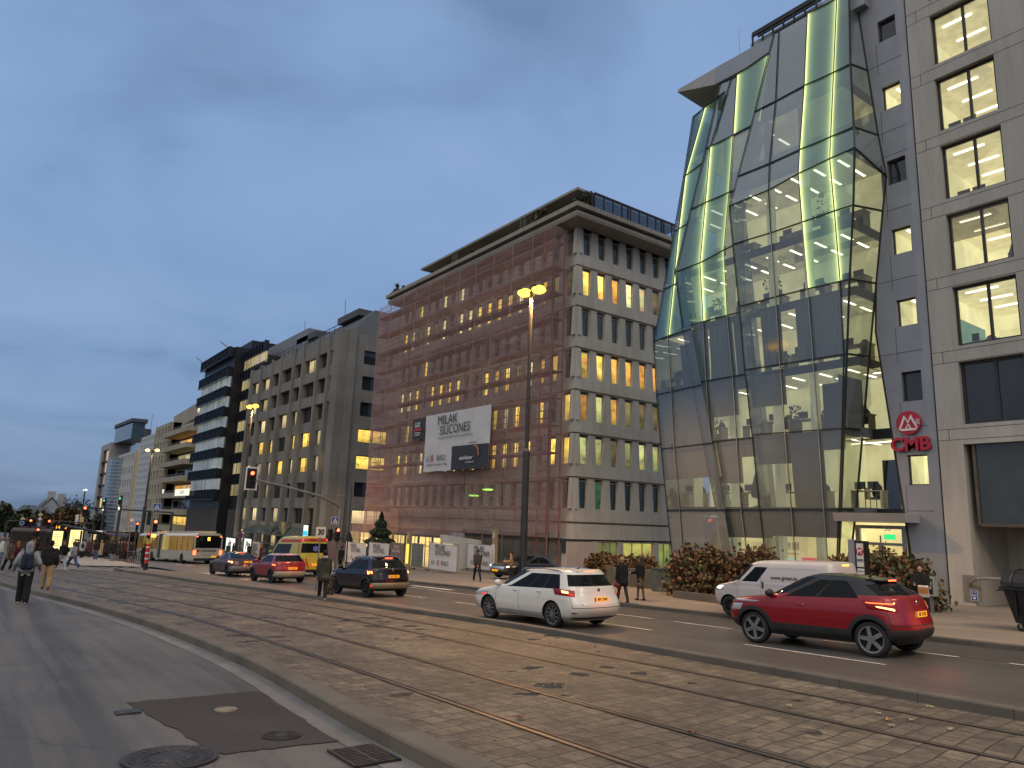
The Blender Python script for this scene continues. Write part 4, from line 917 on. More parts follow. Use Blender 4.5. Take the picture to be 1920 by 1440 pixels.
mb = MB(); mb.box(CX-.5, CX-.1, CY-.6, CY+2.0, -1.9, -.95); mb.build('dark_fascia', P('charcoal fascia', (.03, .032, .033), .6), t)
mb = MB(); mb.box(CX-.55, CX+.02, CY-.5, CY+2.45, zg(CX, CY)-.2, -1.12); mb.build('stone_pier', stone('pinkish stone', (.36, .31, .29), (.46, .40, .37)), t)
# lit shop front behind the hoarding
xa_, xb_ = hY(655, 1010, CY+.3).x, hY(868, 1010, CY+.3).x
for i in range(9):
    x = xa_+(xb_-xa_)*i/9; window(t, (x+.1, CY+.35, -4.6), 0, (xb_-xa_)/9-.2, 3.1, lit('shop front warm', (.95, .66, .25), .7, .8, .5, True), M_wfr, trans=(.72,), fw=.07)
MB().box(XE, xb_+3, CY+.3, CY+.6, -5.2, -4.6).box(xb_, CX-.6, CY+.45, CY+.7, -5, -.95).build('plinth', M_conc2, t)
# eaves, terrace and penthouse
EV = [(XE-1.2, CY-1.5), (CX+1.3, CY-1.5), (CX+1.3, YB+1), (XE-1.2, YB+1)]
mb = MB()
def ring(pts_lo, pts_hi): mb.raw([*pts_lo, *pts_hi], [(i, (i+1) % 4, 4+(i+1) % 4, 4+i) for i in range(4)])
def rect(dx, z): return [(XE-dx, CY-dx, z), (CX+dx, CY-dx, z), (CX+dx, YB+dx, z), (XE-dx, YB+dx, z)]
lv = [(0, 22.2), (1.25, 22.35), (1.32, 22.55), (1.32, 22.75), (1.0, 22.78), (1.0, 22.95), (1.5, 23.0), (1.5, 23.35), (1.2, 23.38), (-2, 23.38)]
for (a, z0_), (b, z1_) in zip(lv, lv[1:]): ring(rect(a, z0_), rect(b, z1_))
mb.face(rect(-1.9, 23.37)); mb.build('eaves', M_conc2, t)
mb = MB(); mb.box(XE+4, CX-2.2, CY+2.0, YB, 23.3, 25.3); mb.build('penthouse', P('penthouse render', (.30, .27, .22), .7), t)
mb = MB(); mb.box(XE+3.2, CX-.15, CY-.05, YB, 25.3, 25.5); mb.raw([(XE+3.4, CY+.1, 25.29), (CX-.4, CY+.1, 25.29), (CX-.4, YB, 25.29), (XE+3.4, YB, 25.29)], [(0, 3, 2, 1)]); mb.build('roof', M_conc2, t)
for i in range(7): window(t, (CX-3.5-i*3.3-1.6, CY+1.93, 23.5), 0, 1.7, 1.5, W_dim if i % 3 == 1 else G_grey, M_dframe)
mb = MB(); tz0, tz1 = 23.35, 25.15
for i in range(12):
    y = CY+1.2+i*.98; mb.box(CX+.35, CX+.45, y, y+.07, tz0, tz1)
    if i % 4 == 0: mb.box(CX+.33, CX+.47, y-.3, y-.2, tz0, tz1)
mb.box(CX+.33, CX+.47, CY+1.2, YB, tz1-.05, tz1+.1).box(CX-2, CX+.4, CY+1.2, CY+1.3, tz1-.05, tz1+.05).box(CX+.3, CX+.45, CY+1.2, YB, tz0+.02, tz0+.1); mb.build('terrace_screen', M_dframe, t)
MB().face([(CX+.4, CY+1.2, tz0), (CX+.4, YB, tz0), (CX+.4, YB, tz1), (CX+.4, CY+1.2, tz1)]).build('terrace_glass', glassclear('terrace glass', (.45, .5, .55), .1), t)
mb = MB(); mb.box(CX-1.9, CX-1.8, CY+1.3, CY+5.5, 23.4, 25.2); mb.build('roof_plant_room', P('dark louvre', (.05, .055, .06), .7), t)
M_leafd = P('dark shrub leaves', (.035, .045, .022), .7, 0, .5, 3); M_leafg = P('green leaves', (.05, .075, .03), .65, 0, .5, 3); M_leafr = P('russet leaves', (.11, .048, .022), .65, 0, .55, 4); M_leafb = P('brown leaves', (.10, .07, .028), .7, 0, .5, 4); M_bark = P('bark', (.07, .05, .035), .9, 0, .3, 6, .6)
def shrub(name, x, y, z, rx, ry, h, n, mats, lab, cat, grp=None, seed=0, s=.08, stems=6, base=0, cone=0):
    r = random.Random(seed+1); root = thing(name, lab, cat, (x, y, z), 0, grp)
    mb = MB(); nm = len(mats)
    cl = [(r.uniform(0, 6.28), r.uniform(.3, 1)**.5, r.uniform(.0, 1)) for _ in range(max(10, n//26))]
    for k in range(n):
        a, rd, hh = cl[k % len(cl)]
        if cone: hh = r.random()**1.25; rd = (1-hh)*(.55+.45*r.random()**.5)*(.80+.2*sin(hh*34)); a = r.uniform(0, 6.28); c = Vector((rx*rd*cos(a), ry*rd*sin(a), base+hh*(h-base)-.12*rd*h*.4)); 
        else:
            dome = sqrt(max(0, 1-(hh*1.02-.1)**2)) if hh < 1 else .2
            c = Vector((rx*rd*dome*cos(a), ry*rd*dome*sin(a), base+hh*(h-base)*.95))+Vector((r.gauss(0, .095), r.gauss(0, .095), r.gauss(0, .085)))*min(h, 2.)
        d = Vector((r.uniform(-1, 1), r.uniform(-1, 1), r.uniform(-.6, 1))).normalized(); e_ = d.orthogonal().normalized(); e_ = (Matrix.Rotation(r.uniform(0, 6.28), 3, d) @ e_); q = s*r.uniform(.6, 1.4)
        if c.z < .02: c.z = .02
        p = Vector((x, y, z))+c; mb.mat(int(r.random()**1.2*nm) % nm if not cone else 0); f = d.cross(e_)
        mb.face([p-e_*q, p-e_*q*.4+f*q*.7, p+e_*q*.6+f*q*.6, p+e_*q, p+e_*q*.3-f*q*.7, p-e_*q*.5-f*q*.6])
    mb.build('foliage', mats, root)
    mb = MB()
    if cone: mb.tube([(x, y, z), (x, y, z+h*.9)], [.09, .015], 7)
    else:
        for k in range(stems):
            a = 6.28*k/stems; mb.tube([(x+.1*cos(a), y+.1*sin(a), z), (x+rx*.4*cos(a), y+ry*.4*sin(a), z+h*.45), (x+rx*.7*cos(a+.3), y+ry*.7*sin(a+.3), z+h*.85)], [.025, .018, .008], 5)
    mb.build('stem' if not cone else 'trunk', M_bark, root); return root
for i, (px, py, w_, h_, lab) in enumerate(((748, 551, .9, 1.1, 'bushy little tree at the left end of the terrace'), (819, 508, .8, .9, 'dark shrub left of centre on the roof terrace'), (890, 468, .8, .8, 'low spreading shrub in the middle of the roof terrace'), (1015, 404, 1.1, 1.2, 'large spreading shrub on the roof terrace'), (1096, 374, .7, 1.5, 'gnarled potted tree at the right corner of the roof terrace'))):
    q = hY(px, py, CY-.6 if i < 4 else CY+.3); shrub('terrace_shrub', q.x, q.y, 23.38, w_, w_*.7, h_, 260, [M_leafd], lab, 'shrub', 'plants on the roof terrace', i, .12)
for i, (px, py) in enumerate(((853, 486), (981, 416))):
    q = hY(px, py, CY-.5); tt_ = thing('potted_cypress', 'thin dark potted cypress pair, %s on the roof terrace' % ('left' if i == 0 else 'right'), 'potted plant', (q.x, q.y, 23.38), 0, 'plants on the roof terrace')
    mb = MB()
    for dx in (-.25, .25): mb.lathe([(.13, 0), (.17, .4), (.16, .9), (.0, 1.7)], 7, (q.x+dx, q.y, 23.5))
    mb.build('foliage', M_leafd, tt_)
# ------------------------------------------------------------------ scaffold
M_pole = P('scaffold tube', (.22, .20, .20), .45, .5, .2, 3); M_deck = P('scaffold deck', (.16, .10, .09), .7, 0, .3, 1.5)
ts = thing('scaffold', 'steel tube scaffold with plank decks along the front of the concrete block', 'scaffold', (-55, 32.8, zg(-55, 32.8)))
SX0, SX1 = -39.4, -68.6; YO, YI = 32.35, 33.45; decks = [-.9+1.98*k+(.0) for k in range(12)]
xsP = frange(SX0, SX1, 2.57)
for x in xsP:
    zb = zg(x, YO)
    mb = MB(); mb.tube([(x, YO, zb), (x, YO, 22.2 if x > -66 else 21.6)], .035, 5); mb.build('pole', M_pole, ts)
    mb = MB(); mb.tube([(x, YI, zb), (x, YI, 22.0)], .035, 5)
    for z in decks: mb.tube([(x, YO, z), (x, YI, z)], .028, 4, False)
    mb.build('inner_frame', M_pole, ts)
for k, z in enumerate(decks):
    mb = MB(); 
    for i, (a, b) in enumerate(zip(xsP, xsP[1:])):
        mb.box(b+.02, a-.02, YO+.05, YI-.05, z-.05, z+.0)
    mb.build('deck', M_deck, ts)
    mb = MB()
    for dz in (.5, 1.0): mb.tube([(SX0, YO, z+dz), (SX1, YO, z+dz)], .024, 4)
    mb.build('guard_rail', M_pole, ts)
    mb = MB(); mb.box(SX1, SX0, YO-.01, YO+.02, z, z+.15); mb.build('toe_board', M_deck, ts)
rr = random.Random(21)
for k in range(len(decks)-1):
    for i in ((k*3) % 4, (k*3) % 4+5, (k*3) % 4+9):
        if i+1 < len(xsP):
            a, b = (xsP[i], xsP[i+1]) if k % 2 else (xsP[i+1], xsP[i]); MB().tube([(a, YO-.03, decks[k]), (b, YO-.03, decks[k+1])], .026, 4).build('diagonal_brace', M_pole, ts)
for i, (x, k) in enumerate(((-41, 2), (-41, 5), (-41, 8), (-46.5, 0), (-60, 0))):
    mb = MB(); a, b = Vector((x, 32.9, decks[k])), Vector((x-1.5, 32.9, decks[k+1]))
    for d in (-.2, .2): mb.tube([a+Vector((0, d, 0)), b+Vector((0, d, 0))], .03, 4)
    for j in range(7): p = a.lerp(b, j/7); mb.tube([p+Vector((0, -.2, 0)), p+Vector((0, .2, 0))], .02, 4)
    mb.build('ladder', M_pole, ts)
# red ladder bay at the right end
mb = MB()
for x in (-39.5, -40.6):
    for y in (YO, YI): mb.tube([(x, y, zg(x, y)), (x, y, 21.9)], .045, 5)
for k in range(36): z = -.6+k*.62; mb.tube([(-39.5, YO, z), (-40.6, YO, z)], .03, 4)
mb.build('hoist_tower', P('red oxide steel', (.20, .045, .035), .6, .2, .2), ts)
# debris netting
def netting():
    t_ = NT('red debris netting'); g = t_.n('ShaderNodeNewGeometry').outputs['Position']; n = t_.noise(g, .33, 4, .6, .4); vs = t_.pos('World', (.35, 1, 2.2)); n2 = t_.noise(vs, 1.0, 3)
    fac = t_.math('ADD', t_.math('MULTIPLY_ADD', n, .26, .14), t_.math('MULTIPLY', n2, .16))
    c = t_.ramp(n2, [(.3, (.44, .25, .23)), (.7, (.62, .42, .39))])
    d = t_.n('ShaderNodeBsdfDiffuse', {'Color': c}).outputs[0]; tl = t_.n('ShaderNodeBsdfTranslucent', {'Color': c}).outputs[0]
    s_ = t_.n('ShaderNodeMixShader', {0: .35, 1: d, 2: tl}).outputs[0]; tr = t_.n('ShaderNodeBsdfTransparent').outputs[0]
    return t_.out(t_.n('ShaderNodeMixShader', {0: fac, 1: tr, 2: s_}).outputs[0])
M_net = netting()
tn = thing('debris_netting', 'reddish see-through netting hung over the scaffold', 'netting', (-55, YO-.12, zg(-55, 32)))
def sheet(name, parent, mat, P00, P10, P11, P01, nu, nv, amp, seed=0, thick=0):
    """hanging cloth between four corners, with folds"""
    mb = MB(); P00, P10, P11, P01 = map(Vector, (P00, P10, P11, P01)); nrm = (P10-P00).cross(P01-P00).normalized()
    for j in range(nv+1):
        for i in range(nu+1):
            u, v = i/nu, j/nv; p = P00.lerp(P10, u).lerp(P01.lerp(P11, u), v)
            q = mnoise.noise(Vector((u*nu*.35+seed, v*nv*.12, seed)))+.5*mnoise.noise(Vector((u*nu*.9, v*nv*.4+seed, 3)))
            mb.v.append(tuple(p+nrm*q*amp))
    for j in range(nv):
        for i in range(nu):
            a = j*(nu+1)+i; mb.f.append((a, a+1, a+nu+2, a+nu+1)); mb.mi.append(0)
    o = mb.build(name, mat, parent, smooth=True, ang=180); return o
for i, (a, b) in enumerate(zip(xsP[::2], xsP[2::2]+[xsP[-1]])):
    if a == b: continue
    zt = 22.1 if a > -66 else 21.5
    sheet('net_panel', tn, M_net, (b, YO-.1, -1.3 if i > 1 else -.6), (a, YO-.1, -1.3 if i > 1 else -.6), (a, YO-.1, zt), (b, YO-.1, zt), 6, 26, .10, i)
sheet('net_panel', tn, M_net, (SX1, 36.0, -1.3), (SX1, YO-.1, -1.3), (SX1, YO-.1, 21.5), (SX1, 36.0, 21.5), 4, 26, .10, 31)
sheet('net_panel', tn, M_net, (-39.2, YO-.1, -.6), (-39.2, CY-.1, -.6), (-39.2, CY-.1, 22), (-39.2, YO-.1, 22), 3, 26, .05, 41)
# low hoarding net along the foot of the scaffold, left
sheet('net_panel', tn, M_net, (-70.5, 31.9, -1.9), (-60.5, 31.9, -1.9), (-60.5, 31.9, .6), (-70.5, 31.9, .6), 12, 4, .1, 51)
# ------------------------------------------------------------------ banners
M_bw = P('banner white', (.50, .49, .49), .7, 0, .08, 1, 0); M_bk = P('banner charcoal', (.035, .035, .04), .6, 0, .1, 1, 0); M_bt = P('banner ink', (.035, .03, .04), .7, 0, 0); M_btw = P('banner pale ink', (.5, .5, .5), .7, 0, 0); M_btr = P('banner red ink', (.38, .05, .06), .7, 0, 0)
YBn = YO-.35
def flat(px, py): return hY(px, py, YBn)
c = [flat(793.5, 885), flat(915.4, 877.5), flat(921.7, 758), flat(799.8, 780.6)]
tb = thing('advertising_banner', 'big white banner with MILAK SILICONES hung high on the scaffold', 'banner', c[0])
sheet('cloth', tb, M_bw, *c, 26, 22, .06, 3)
d = [flat(846, 882), flat(915.4, 877.5), flat(918, 830.5), flat(848.5, 837)]
sheet('dark_panel', tb, M_bk, *[p+Vector((0, -.06, 0)) for p in d], 12, 10, .03, 7)
def bt(s, px, py, hpx, m, par=None, dy=-.13, sx=1, bold=0, ang=0, sh=.12):
    q = flat(px, py); k = (q-flat(px, py+1)).length; text(s, hpx*k*1.38, m, par or tb, q+Vector((0, dy, 0))-BASE[(par or tb).name], (rad(90), rad(-ang), 0), .004, bold=bold, sx=sx)
bt('MILAK', 841, 787, 18, M_bt, ang=.5, sx=.98); bt('SILICONES', 854, 804, 17.5, M_bt, ang=.5, sx=.93)
u0 = flat(822, 822.5); u1 = flat(888, 813)
MB().box(u0.x, u1.x, YBn-.12, YBn-.1, (u0.z+u1.z)/2-.02, (u0.z+u1.z)/2+.02).build('rule', M_bt, tb)
bt('www.luxbuild.lu', 888, 829.5, 3.2, M_bt)
bt('LU', 803.5, 861, 10.5, M_bt, sx=.8); bt('X', 811.5, 860, 11, M_btr, bold=.03, sx=.9); bt('BUILD', 829, 858.5, 10.5, M_bt, sx=.82); bt('CONSTRUCTION GÉNÉRALE CONSEIL', 820, 871.5, 3.2, M_bt)
bt('steinhäuser', 877, 858.5, 7.5, M_btw, dy=-.2, bold=.01, sx=.95); bt('FACHBAU.ART', 884, 866.5, 3.4, M_btw, dy=-.2)
q0 = flat(893, 844); mb = MB(); mb.tube([q0+Vector((.0, -.2, .35)), q0+Vector((.3, -.2, .3)), q0+Vector((.55, -.2, 0)), q0+Vector((.6, -.2, -.45))], .07, 4); mb.build('logo_arc', P('copper ink', (.35, .14, .05), .6), tb)
c = [flat(773, 824), flat(796.5, 822), flat(798.5, 783), flat(775, 786.5)]
tb2 = thing('advertising_banner', 'small black banner with LUX and red figures left of the big white banner', 'banner', c[0])
sheet('cloth', tb2, M_bk, *c, 8, 8, .03, 9)
bt('LUX', 785.5, 797.5, 9, M_btw, tb2, bold=.02, sx=.8); [MB().box(flat(x0_, 800).x, flat(x1_, 800).x, YBn-.12, YBn-.1, flat(785, y_).z-h_, flat(785, y_).z+h_).build('print_bar', m_, tb2) for x0_, x1_, y_, h_, m_ in ((779, 792, 806, .12, M_btr), (780, 791, 812, .04, M_btw), (780, 790, 816, .04, M_btw))]
# ------------------------------------------------------------------ hoarding with fence panels
def fence_panel(px0, px1, ytop, ybot, Y, lab, words=None, cloth=None, cw=None, sag=.0):
    a, b = hY(px0, ybot, Y), hY(px1, ybot, Y); zb = zg((a.x+b.x)/2, Y)+.13; zt = hY((px0+px1)/2, ytop, Y).z
    f = thing('fence_panel', lab, 'fence panel', (a.x, Y, zb), 0, 'mobile fence panels round the building site')
    mb = MB()
    for x in (a.x, b.x): mb.tube([(x, Y, zb), (x, Y, zt)], .022, 6)
    for z in (zb+.15, zt): mb.tube([(a.x, Y, z), (b.x, Y, z)], .018, 5)
    mb.build('frame', M_pole, f)
    mb = MB(); n = int((b.x-a.x)/.16)
    for i in range(1, n): x = a.x+(b.x-a.x)*i/n; mb.box(x-.004, x+.004, Y-.004, Y+.004, zb+.15, zt)
    for i in range(1, 9): z = zb+.15+(zt-zb-.15)*i/9; mb.box(a.x, b.x, Y-.003, Y+.003, z-.004, z+.004)
    mb.build('wire_mesh', M_pole, f)
    mb = MB()
    for x in (a.x, b.x): mb.box(x-.12, x+.12, Y-.35, Y+.35, zb-.02, zb+.12)
    mb.build('foot', M_conc2, f)
    if cloth:
        w0, w1 = cw or (.04, .96); X0, X1 = a.x+(b.x-a.x)*w0, a.x+(b.x-a.x)*w1
        sheet('banner', f, cloth, (X0, Y-.05, zb+.22), (X1, Y-.05, zb+.22), (X1, Y-.05, zt-.02-sag), (X0, Y-.05, zt-.02), 12, 8, .05, px0)
        for (s, u, v, h, m, bo) in (words or []):
            text(s, h*1.35, m, f, Vector((X0+(X1-X0)*u, Y-.13, zb+.22+(zt-zb-.22)*v))-BASE[f.name], (rad(90), 0, 0), .003, bold=bo, sx=.9)
    return f
MS = lambda full=True: [('MILAK', .42, .84, .40, M_bt, 0), ('SILICONES', .52, .63, .36, M_bt, 0)]+([('LU', .18, .25, .30, M_bt, 0), ('X', .36, .25, .32, M_btr, .02), ('BUILD', .62, .25, .30, M_bt, 0)] if full else [])
M_pb = P('brown hoarding sheet', (.17, .115, .085), .7); M_pg = P('grey green sheet', (.13, .15, .13), .6, 0, .2, .8)
fence_panel(603, 643, 1016, 1060, 30.5, 'plain dark purple fence panel behind the 30 sign post', None, P('plum sheet', (.085, .06, .075), .7))
fence_panel(645, 687, 1017, 1062, 28.6, 'white MILAK SILICONES fence banner leftmost beside the red signal', MS(), M_bw)
fence_panel(689, 730, 1018, 1064, 28.6, 'white MILAK SILICONES fence banner second from the left, under the fir tree', MS(), M_bw)
fence_panel(731, 757, 1018, 1066, 28.4, 'brown fence panel with faded MILAK SILICONES lettering', [('MILAK', .5, .82, .26, M_btw, 0), ('SILICONES', .5, .64, .24, M_btw, 0), ('LUXBUILD', .5, .3, .24, M_btw, 0)], M_pb)
fence_panel(770, 794, 1019, 1069, 28.2, 'plain grey green fence panel right of the yellow lit column', None, M_pg)
fence_panel(795, 858, 1018, 1073, 27.2, 'white MILAK SILICONES LUXBUILD fence banner sagging at its top edge', MS(), M_bw, (.16, .97), .12)
fence_panel(872, 932, 1021, 1062, 31.0, 'white MILAK SILICONES fence banner behind the walking man in dark clothes', MS(), M_bw, (.1, .98))
# concrete entrance wall seen above the hoarding
a, b = hY(826, 1006, 31.6), hY(896, 1026, 31.6)
tc_ = thing('concrete_wall', 'angled pale concrete entrance wall with bright slots above the fence', 'wall', (a.x, 31.8, zg(a.x, 31.8)))
MB().slab([(a.x-.1, 31.6, a.z+.15), (b.x, 31.6, a.z-.1), (b.x, 31.6, -3.9), (a.x+.5, 31.6, -3.9)], (0, .35, 0)).build('panel', M_conc, tc_)
mb = MB()
for k in range(2): z = a.z-.5-.45*k; mb.box(a.x+.45, a.x+2.0, 31.57, 31.6, z-.1, z+.02)
mb.build('lit_slot', E('slot light', (1, .85, .5), .6), tc_)
# info columns
M_gold = P('olive gold column', (.30, .245, .13), .45, .3, .1)
for px, yt, yb, Y, lab, litc in ((763.5, 996, 1073, 26.6, 'tall olive info column with a glowing yellow timetable panel', True), (925.5, 994, 1063, 29.2, 'tall olive bus stop column with a white timetable panel', False)):
    q = hY(px, yb, Y); zb = zg(q.x, Y)+.12; zt = hY(px, yt, Y).z; k = .42
    f = thing('info_column', lab, 'info column', (q.x, Y, zb), 0, 'bus info columns on the pavement')
    MB().box(q.x-k/2, q.x+k/2, Y-.08, Y+.12, zb, zt).build('body', M_gold, f)
    MB().box(q.x-k/2+.03, q.x+k/2-.03, Y-.10, Y-.081, zb+.55, zb+(zt-zb)*.68).build('timetable', E('timetable lit', (1, .83, .12), 1.1) if litc else P('timetable paper', (.50, .49, .46), .6), f)
    MB().box(q.x-.1, q.x+.1, Y-.095, Y-.081, zt-.5, zt-.22).build('stop_mark', P('stop mark white', (.5, .5, .48), .6), f)
    text('H', .2, M_bt, f, (0, -.1, zt-zb-.36), (rad(90), 0, 0)); text('A\n—\n12\n16\n22\n27', .14, M_bt, f, (0, -.112, (zt-zb)*.42), (rad(90), 0, 0))
# fir tree, closed parasol, small plants
q = hY(712, 1019, 30.6); zb = zg(q.x, 30.6)+.12; h = hY(712, 961, 30.6).z-zb
shrub('fir_tree', q.x, 30.6, zb, 2.5, 2.5, h, 7500, [P('fir needles', (.035, .05, .028), .8, 0, .5, 3)], 'dark conical fir tree behind the white fence banners', 'tree', None, 61, .085, base=.5, cone=1)
q = hY(653, 1018, 31.2); zb = zg(q.x, 31.2)+.1
tp = thing('closed_parasol', 'closed black parasol behind the leftmost white fence banner', 'parasol', (q.x, 31.2, zb)); MB().lathe([(.05, 0), (.05, 1.4), (.5, 1.5), (.42, 2.3), (.22, 2.9), (0, 3.2)], 12, (q.x, 31.2, zb)).build('canopy', P('black canvas', (.012, .012, .014), .8), tp)
# main entrance glow spots (green work lights inside the scaffold)
for px, py in ((888.5, 929), (914.5, 918)):
    q = hY(px, py, YO+.5); f = thing('work_light', 'small %s green work light inside the scaffold' % ('lower left' if px < 900 else 'upper right'), 'lamp', q, 0, 'green work lights'); MB().box(q.x-.35, q.x+.35, q.y-.25, q.y+.25, q.z-.05, q.z+.05).build('diffuser', E('green diffuser', (.45, 1, .12), 2.0), f)
# bus shelter roofs etc are further on
# ------------------------------------------------------------------ grey precast block with vertical piers
M_pre = stone('grey precast concrete', (.15, .143, .13), (.215, .205, .185)); M_roofg = P('slate grey roof', (.07, .075, .08), .7, 0, .15, 1)
W_c = lit('curtained window, lit', (.95, .78, .42), .55, .9, .5, True)
GX0, GY = -81.6, 34.0
t = thing('precast_office_building', 'grey concrete office block with projecting vertical piers and few lit windows', 'building', (GX0, GY, zg(GX0, GY)))
pe = [650, 618, 596.5, 569, 551, 527, 510, 489, 471]
tops = [617, 632, 643, 655, 664, 675, 681, 690, 697]
px_ = [hY(a, b, GY-.6).x for a, b in zip(pe, tops)]
zr = [.9+3.27*k for k in range(-1, 7)]   # window heads
mb = MB(); XL = px_[-1]-1.2; ztop = zr[-1]+2.0
zh = zr
rr = random.Random(8)
yd = {0: .0, 1: 0., 2: .12, 3: .12, 4: .12, 5: -.25, 6: -.25, 7: -.25}
mb.box(XL, GX0-.5, GY+.9, GY+16, -6.5, ztop)
for i, x in enumerate(px_):
    w_ = .55 if i else .9
    mb.box(x-w_, x, GY-.5, GY+.9, zr[0]-2.3, ztop+.3) if i else mb.box(GX0-1.9, GX0, GY-.5, GY+1.6, zr[0]-2.3, ztop+.3)
for k, z in enumerate(zr):
    for i in range(len(px_)-1):
        b, a = px_[i], px_[i+1]; b -= .55 if i else 2.0
        nx = zr[k+1]-1.95 if k < 7 else ztop; y = GY+yd[k]
        mb.box(a, b, y, GY+.9, z, nx)
        if k == 0: mb.box(a, b, GY+.1, GY+.9, z-2.9, z-1.95)
mb.build('wall', M_pre, t)
for k, z in enumerate(zr):
    for i in range(len(px_)-1):
        b, a = px_[i], px_[i+1]; b -= .55 if i else 2.0; u = rr.random()
        litp = {3: .7, 4: .7, 2: .15, 1: .25, 0: .6, 5: .4, 6: .5, 7: .5}[k]
        m = (W_yel if k in (3, 4) and u < litp*.7 else W_c) if u < litp else G_dark
        wide = (b-a) > 2.9
        ww = (b-a)*.8
        window(t, (a+(b-a)*.1, GY+.28, z-1.95), 0, ww, 1.95, m, M_dframe, mull=(.5,) if wide else (), fw=.08)
# return side with pairs of windows, slot roof
mb = MB(); holes = []
for k, z in enumerate(zr[1:]): holes.append([1.9, 5.9, z-1.75, z])
wallgrid(mb, (GX0, GY+.9, 0), (0, 1, 0), (1, 0, 0), 16, -6.5, ztop, holes, .4); mb.box(GX0-.3, GX0+.5, GY+.6, GY+1.5, -6.4, ztop+.3); mb.build('side_wall', M_pre, t)
for k, z in enumerate(zr[1:]):
    m = {2: W_yel, 3: W_yel, 0: W_c}.get(k, G_dark)
    window(t, (GX0-.3, GY+2.8, z-1.75), rad(90), 4.0, 1.75, m, M_dframe, mull=(.5,), fw=.12)
mb = MB(); mb.raw([(XL, GY+.9, ztop), (GX0, GY+.9, ztop), (GX0, GY+16, ztop), (XL, GY+16, ztop), (XL+3, GY+5, ztop+4.2), (GX0-2.5, GY+5, ztop+4.2), (GX0-2.5, GY+13, ztop+4.2), (XL+3, GY+13, ztop+4.2)], [(4, 5, 6, 7), (0, 1, 5, 4), (1, 2, 6, 5), (2, 3, 7, 6), (3, 0, 4, 7)])
mb.box(XL+8, XL+16, GY+4, GY+7, ztop+3.9, ztop+4.8).box(GX0-12, GX0-5, GY+3.8, GY+7, ztop+3.9, ztop+4.8); mb.build('roof', M_roofg, t)
mb = MB()
for k in range(22): x = XL+1+k*(GX0-XL-2)/21; mb.box(x-.03, x+.03, GY-.3, GY-.25, ztop, ztop+1)
mb.box(XL+.5, GX0-.5, GY-.3, GY-.24, ztop+.95, ztop+1.02).box(XL+.5, GX0-.5, GY-.3, GY-.24, ztop+.5, ztop+.54); mb.build('roof_railing', M_dframe, t)
for px, yb, yt in ((572, 648, 602), (648, 612, 562)):
    a = hY(px, yb, GY+6); b = hY(px, yt, GY+6); MB().tube([a+Vector((0, 0, -2)), b], .06, 5).build('antenna', M_pole, t)
# ground level arcade: dark recess and glazed gable canopy
MB().box(XL, GX0-.5, GY+1.2, GY+2, -6.8, -4.3).build('shopfront', glassdark('arcade glass', (.03, .028, .024), .15), t)
cz = hY(520, 1003, 31).z; ca, cb = hY(452, 1003, 31).x, hY(602, 1003, 31).x
mb = MB(); m2 = MB(); ridge = cz+1.0; m2.raw([(ca, 31, cz), (cb, 31, cz), (cb-1, 32.4, ridge), (ca+1, 32.4, ridge), (ca, 33.8, cz), (cb, 33.8, cz)], [(0, 1, 2, 3), (3, 2, 5, 4)])
for i in range(9):
    x = ca+(cb-ca)*i/8; mb.bar((x, 31, cz), (x, 32.4, ridge), .09); mb.bar((x, 31, cz-1.1), (x, 31, cz), .09)
    if i % 2 == 0: mb.box(x-.08, x+.08, 30.95, 31.1, zg(x, 31)-.2, cz)
gx = ca+(cb-ca)*.52; m2.raw([(gx-2.2, 30.8, cz), (gx+2.2, 30.8, cz), (gx, 30.8, cz+1.6), (gx, 33, cz+1.6)], [(0, 2, 3), (1, 3, 2)]); mb.bar((gx-2.2, 30.8, cz), (gx, 30.8, cz+1.6), .1).bar((gx+2.2, 30.8, cz), (gx, 30.8, cz+1.6), .1)
mb.box(ca, cb, 30.95, 31.05, cz-.1, cz+.05).box(ca, cb, 30.95, 31.05, cz-1.2, cz-1.1)
tcv = thing('arcade_canopy', 'long glazed gable canopy over the pavement below the precast block', 'canopy', ((ca+cb)/2, 31, zg(ca, 31))); mb.build('frame', P('green grey frame', (.09, .10, .085), .5, .2), tcv); m2.build('glazing', glassclear('canopy glass', (.4, .45, .4), .1, .1, (.10, .12, .10), .6), tcv)
# ------------------------------------------------------------------ black glazed block
t = thing('black_glazed_building', 'black office block with continuous bands of pale curtained windows', 'building', (-117, GY, zg(-117, GY)))
M_blk = P('black glass spandrel', (.014, .016, .024), .25, .1, .2, .7); M_blk2 = P('black panel', (.008, .008, .01), .5)
def curt_band(name, cols, st):
    tt = NT(name); g = tt.pos('World', (1, 1, .02)); w_ = tt.n('ShaderNodeTexBrick', {'Vector': tt.n('ShaderNodeMapping', {0: g, 'Rotation': (rad(90), 0, 0)}).outputs[0], 'Color1': (*cols[0], 1), 'Color2': (*cols[1], 1), 'Mortar': (.01, .01, .012, 1), 'Scale': 1, 'Mortar Size': .06, 'Brick Width': .95, 'Row Height': 3.65}).outputs['Color']
    n = tt.noise(tt.pos('World', (2.2, 2.2, .05)), 1.1, 4, .6); k = tt.ramp(n, [(.3, (.25, .3, .36)), (.45, (.7, .72, .7)), (.7, (1.35, 1.2, .9))]); big = tt.noise(tt.pos('World', (.12, .12, .2)), 1., 2)
    c = tt.mixc(1, w_, k, 'MULTIPLY'); em = tt.n('ShaderNodeEmission', {'Color': c, 'Strength': tt.math('MULTIPLY', tt.math('MULTIPLY_ADD', big, 1.6, .15), st)}).outputs[0]
    gl = tt.n('ShaderNodeBsdfGlossy', {'Roughness': .05, 'Color': (.6, .7, .8, 1)}).outputs[0]
    return tt.out(tt.n('ShaderNodeMixShader', {0: .18, 1: em, 2: gl}).outputs[0])
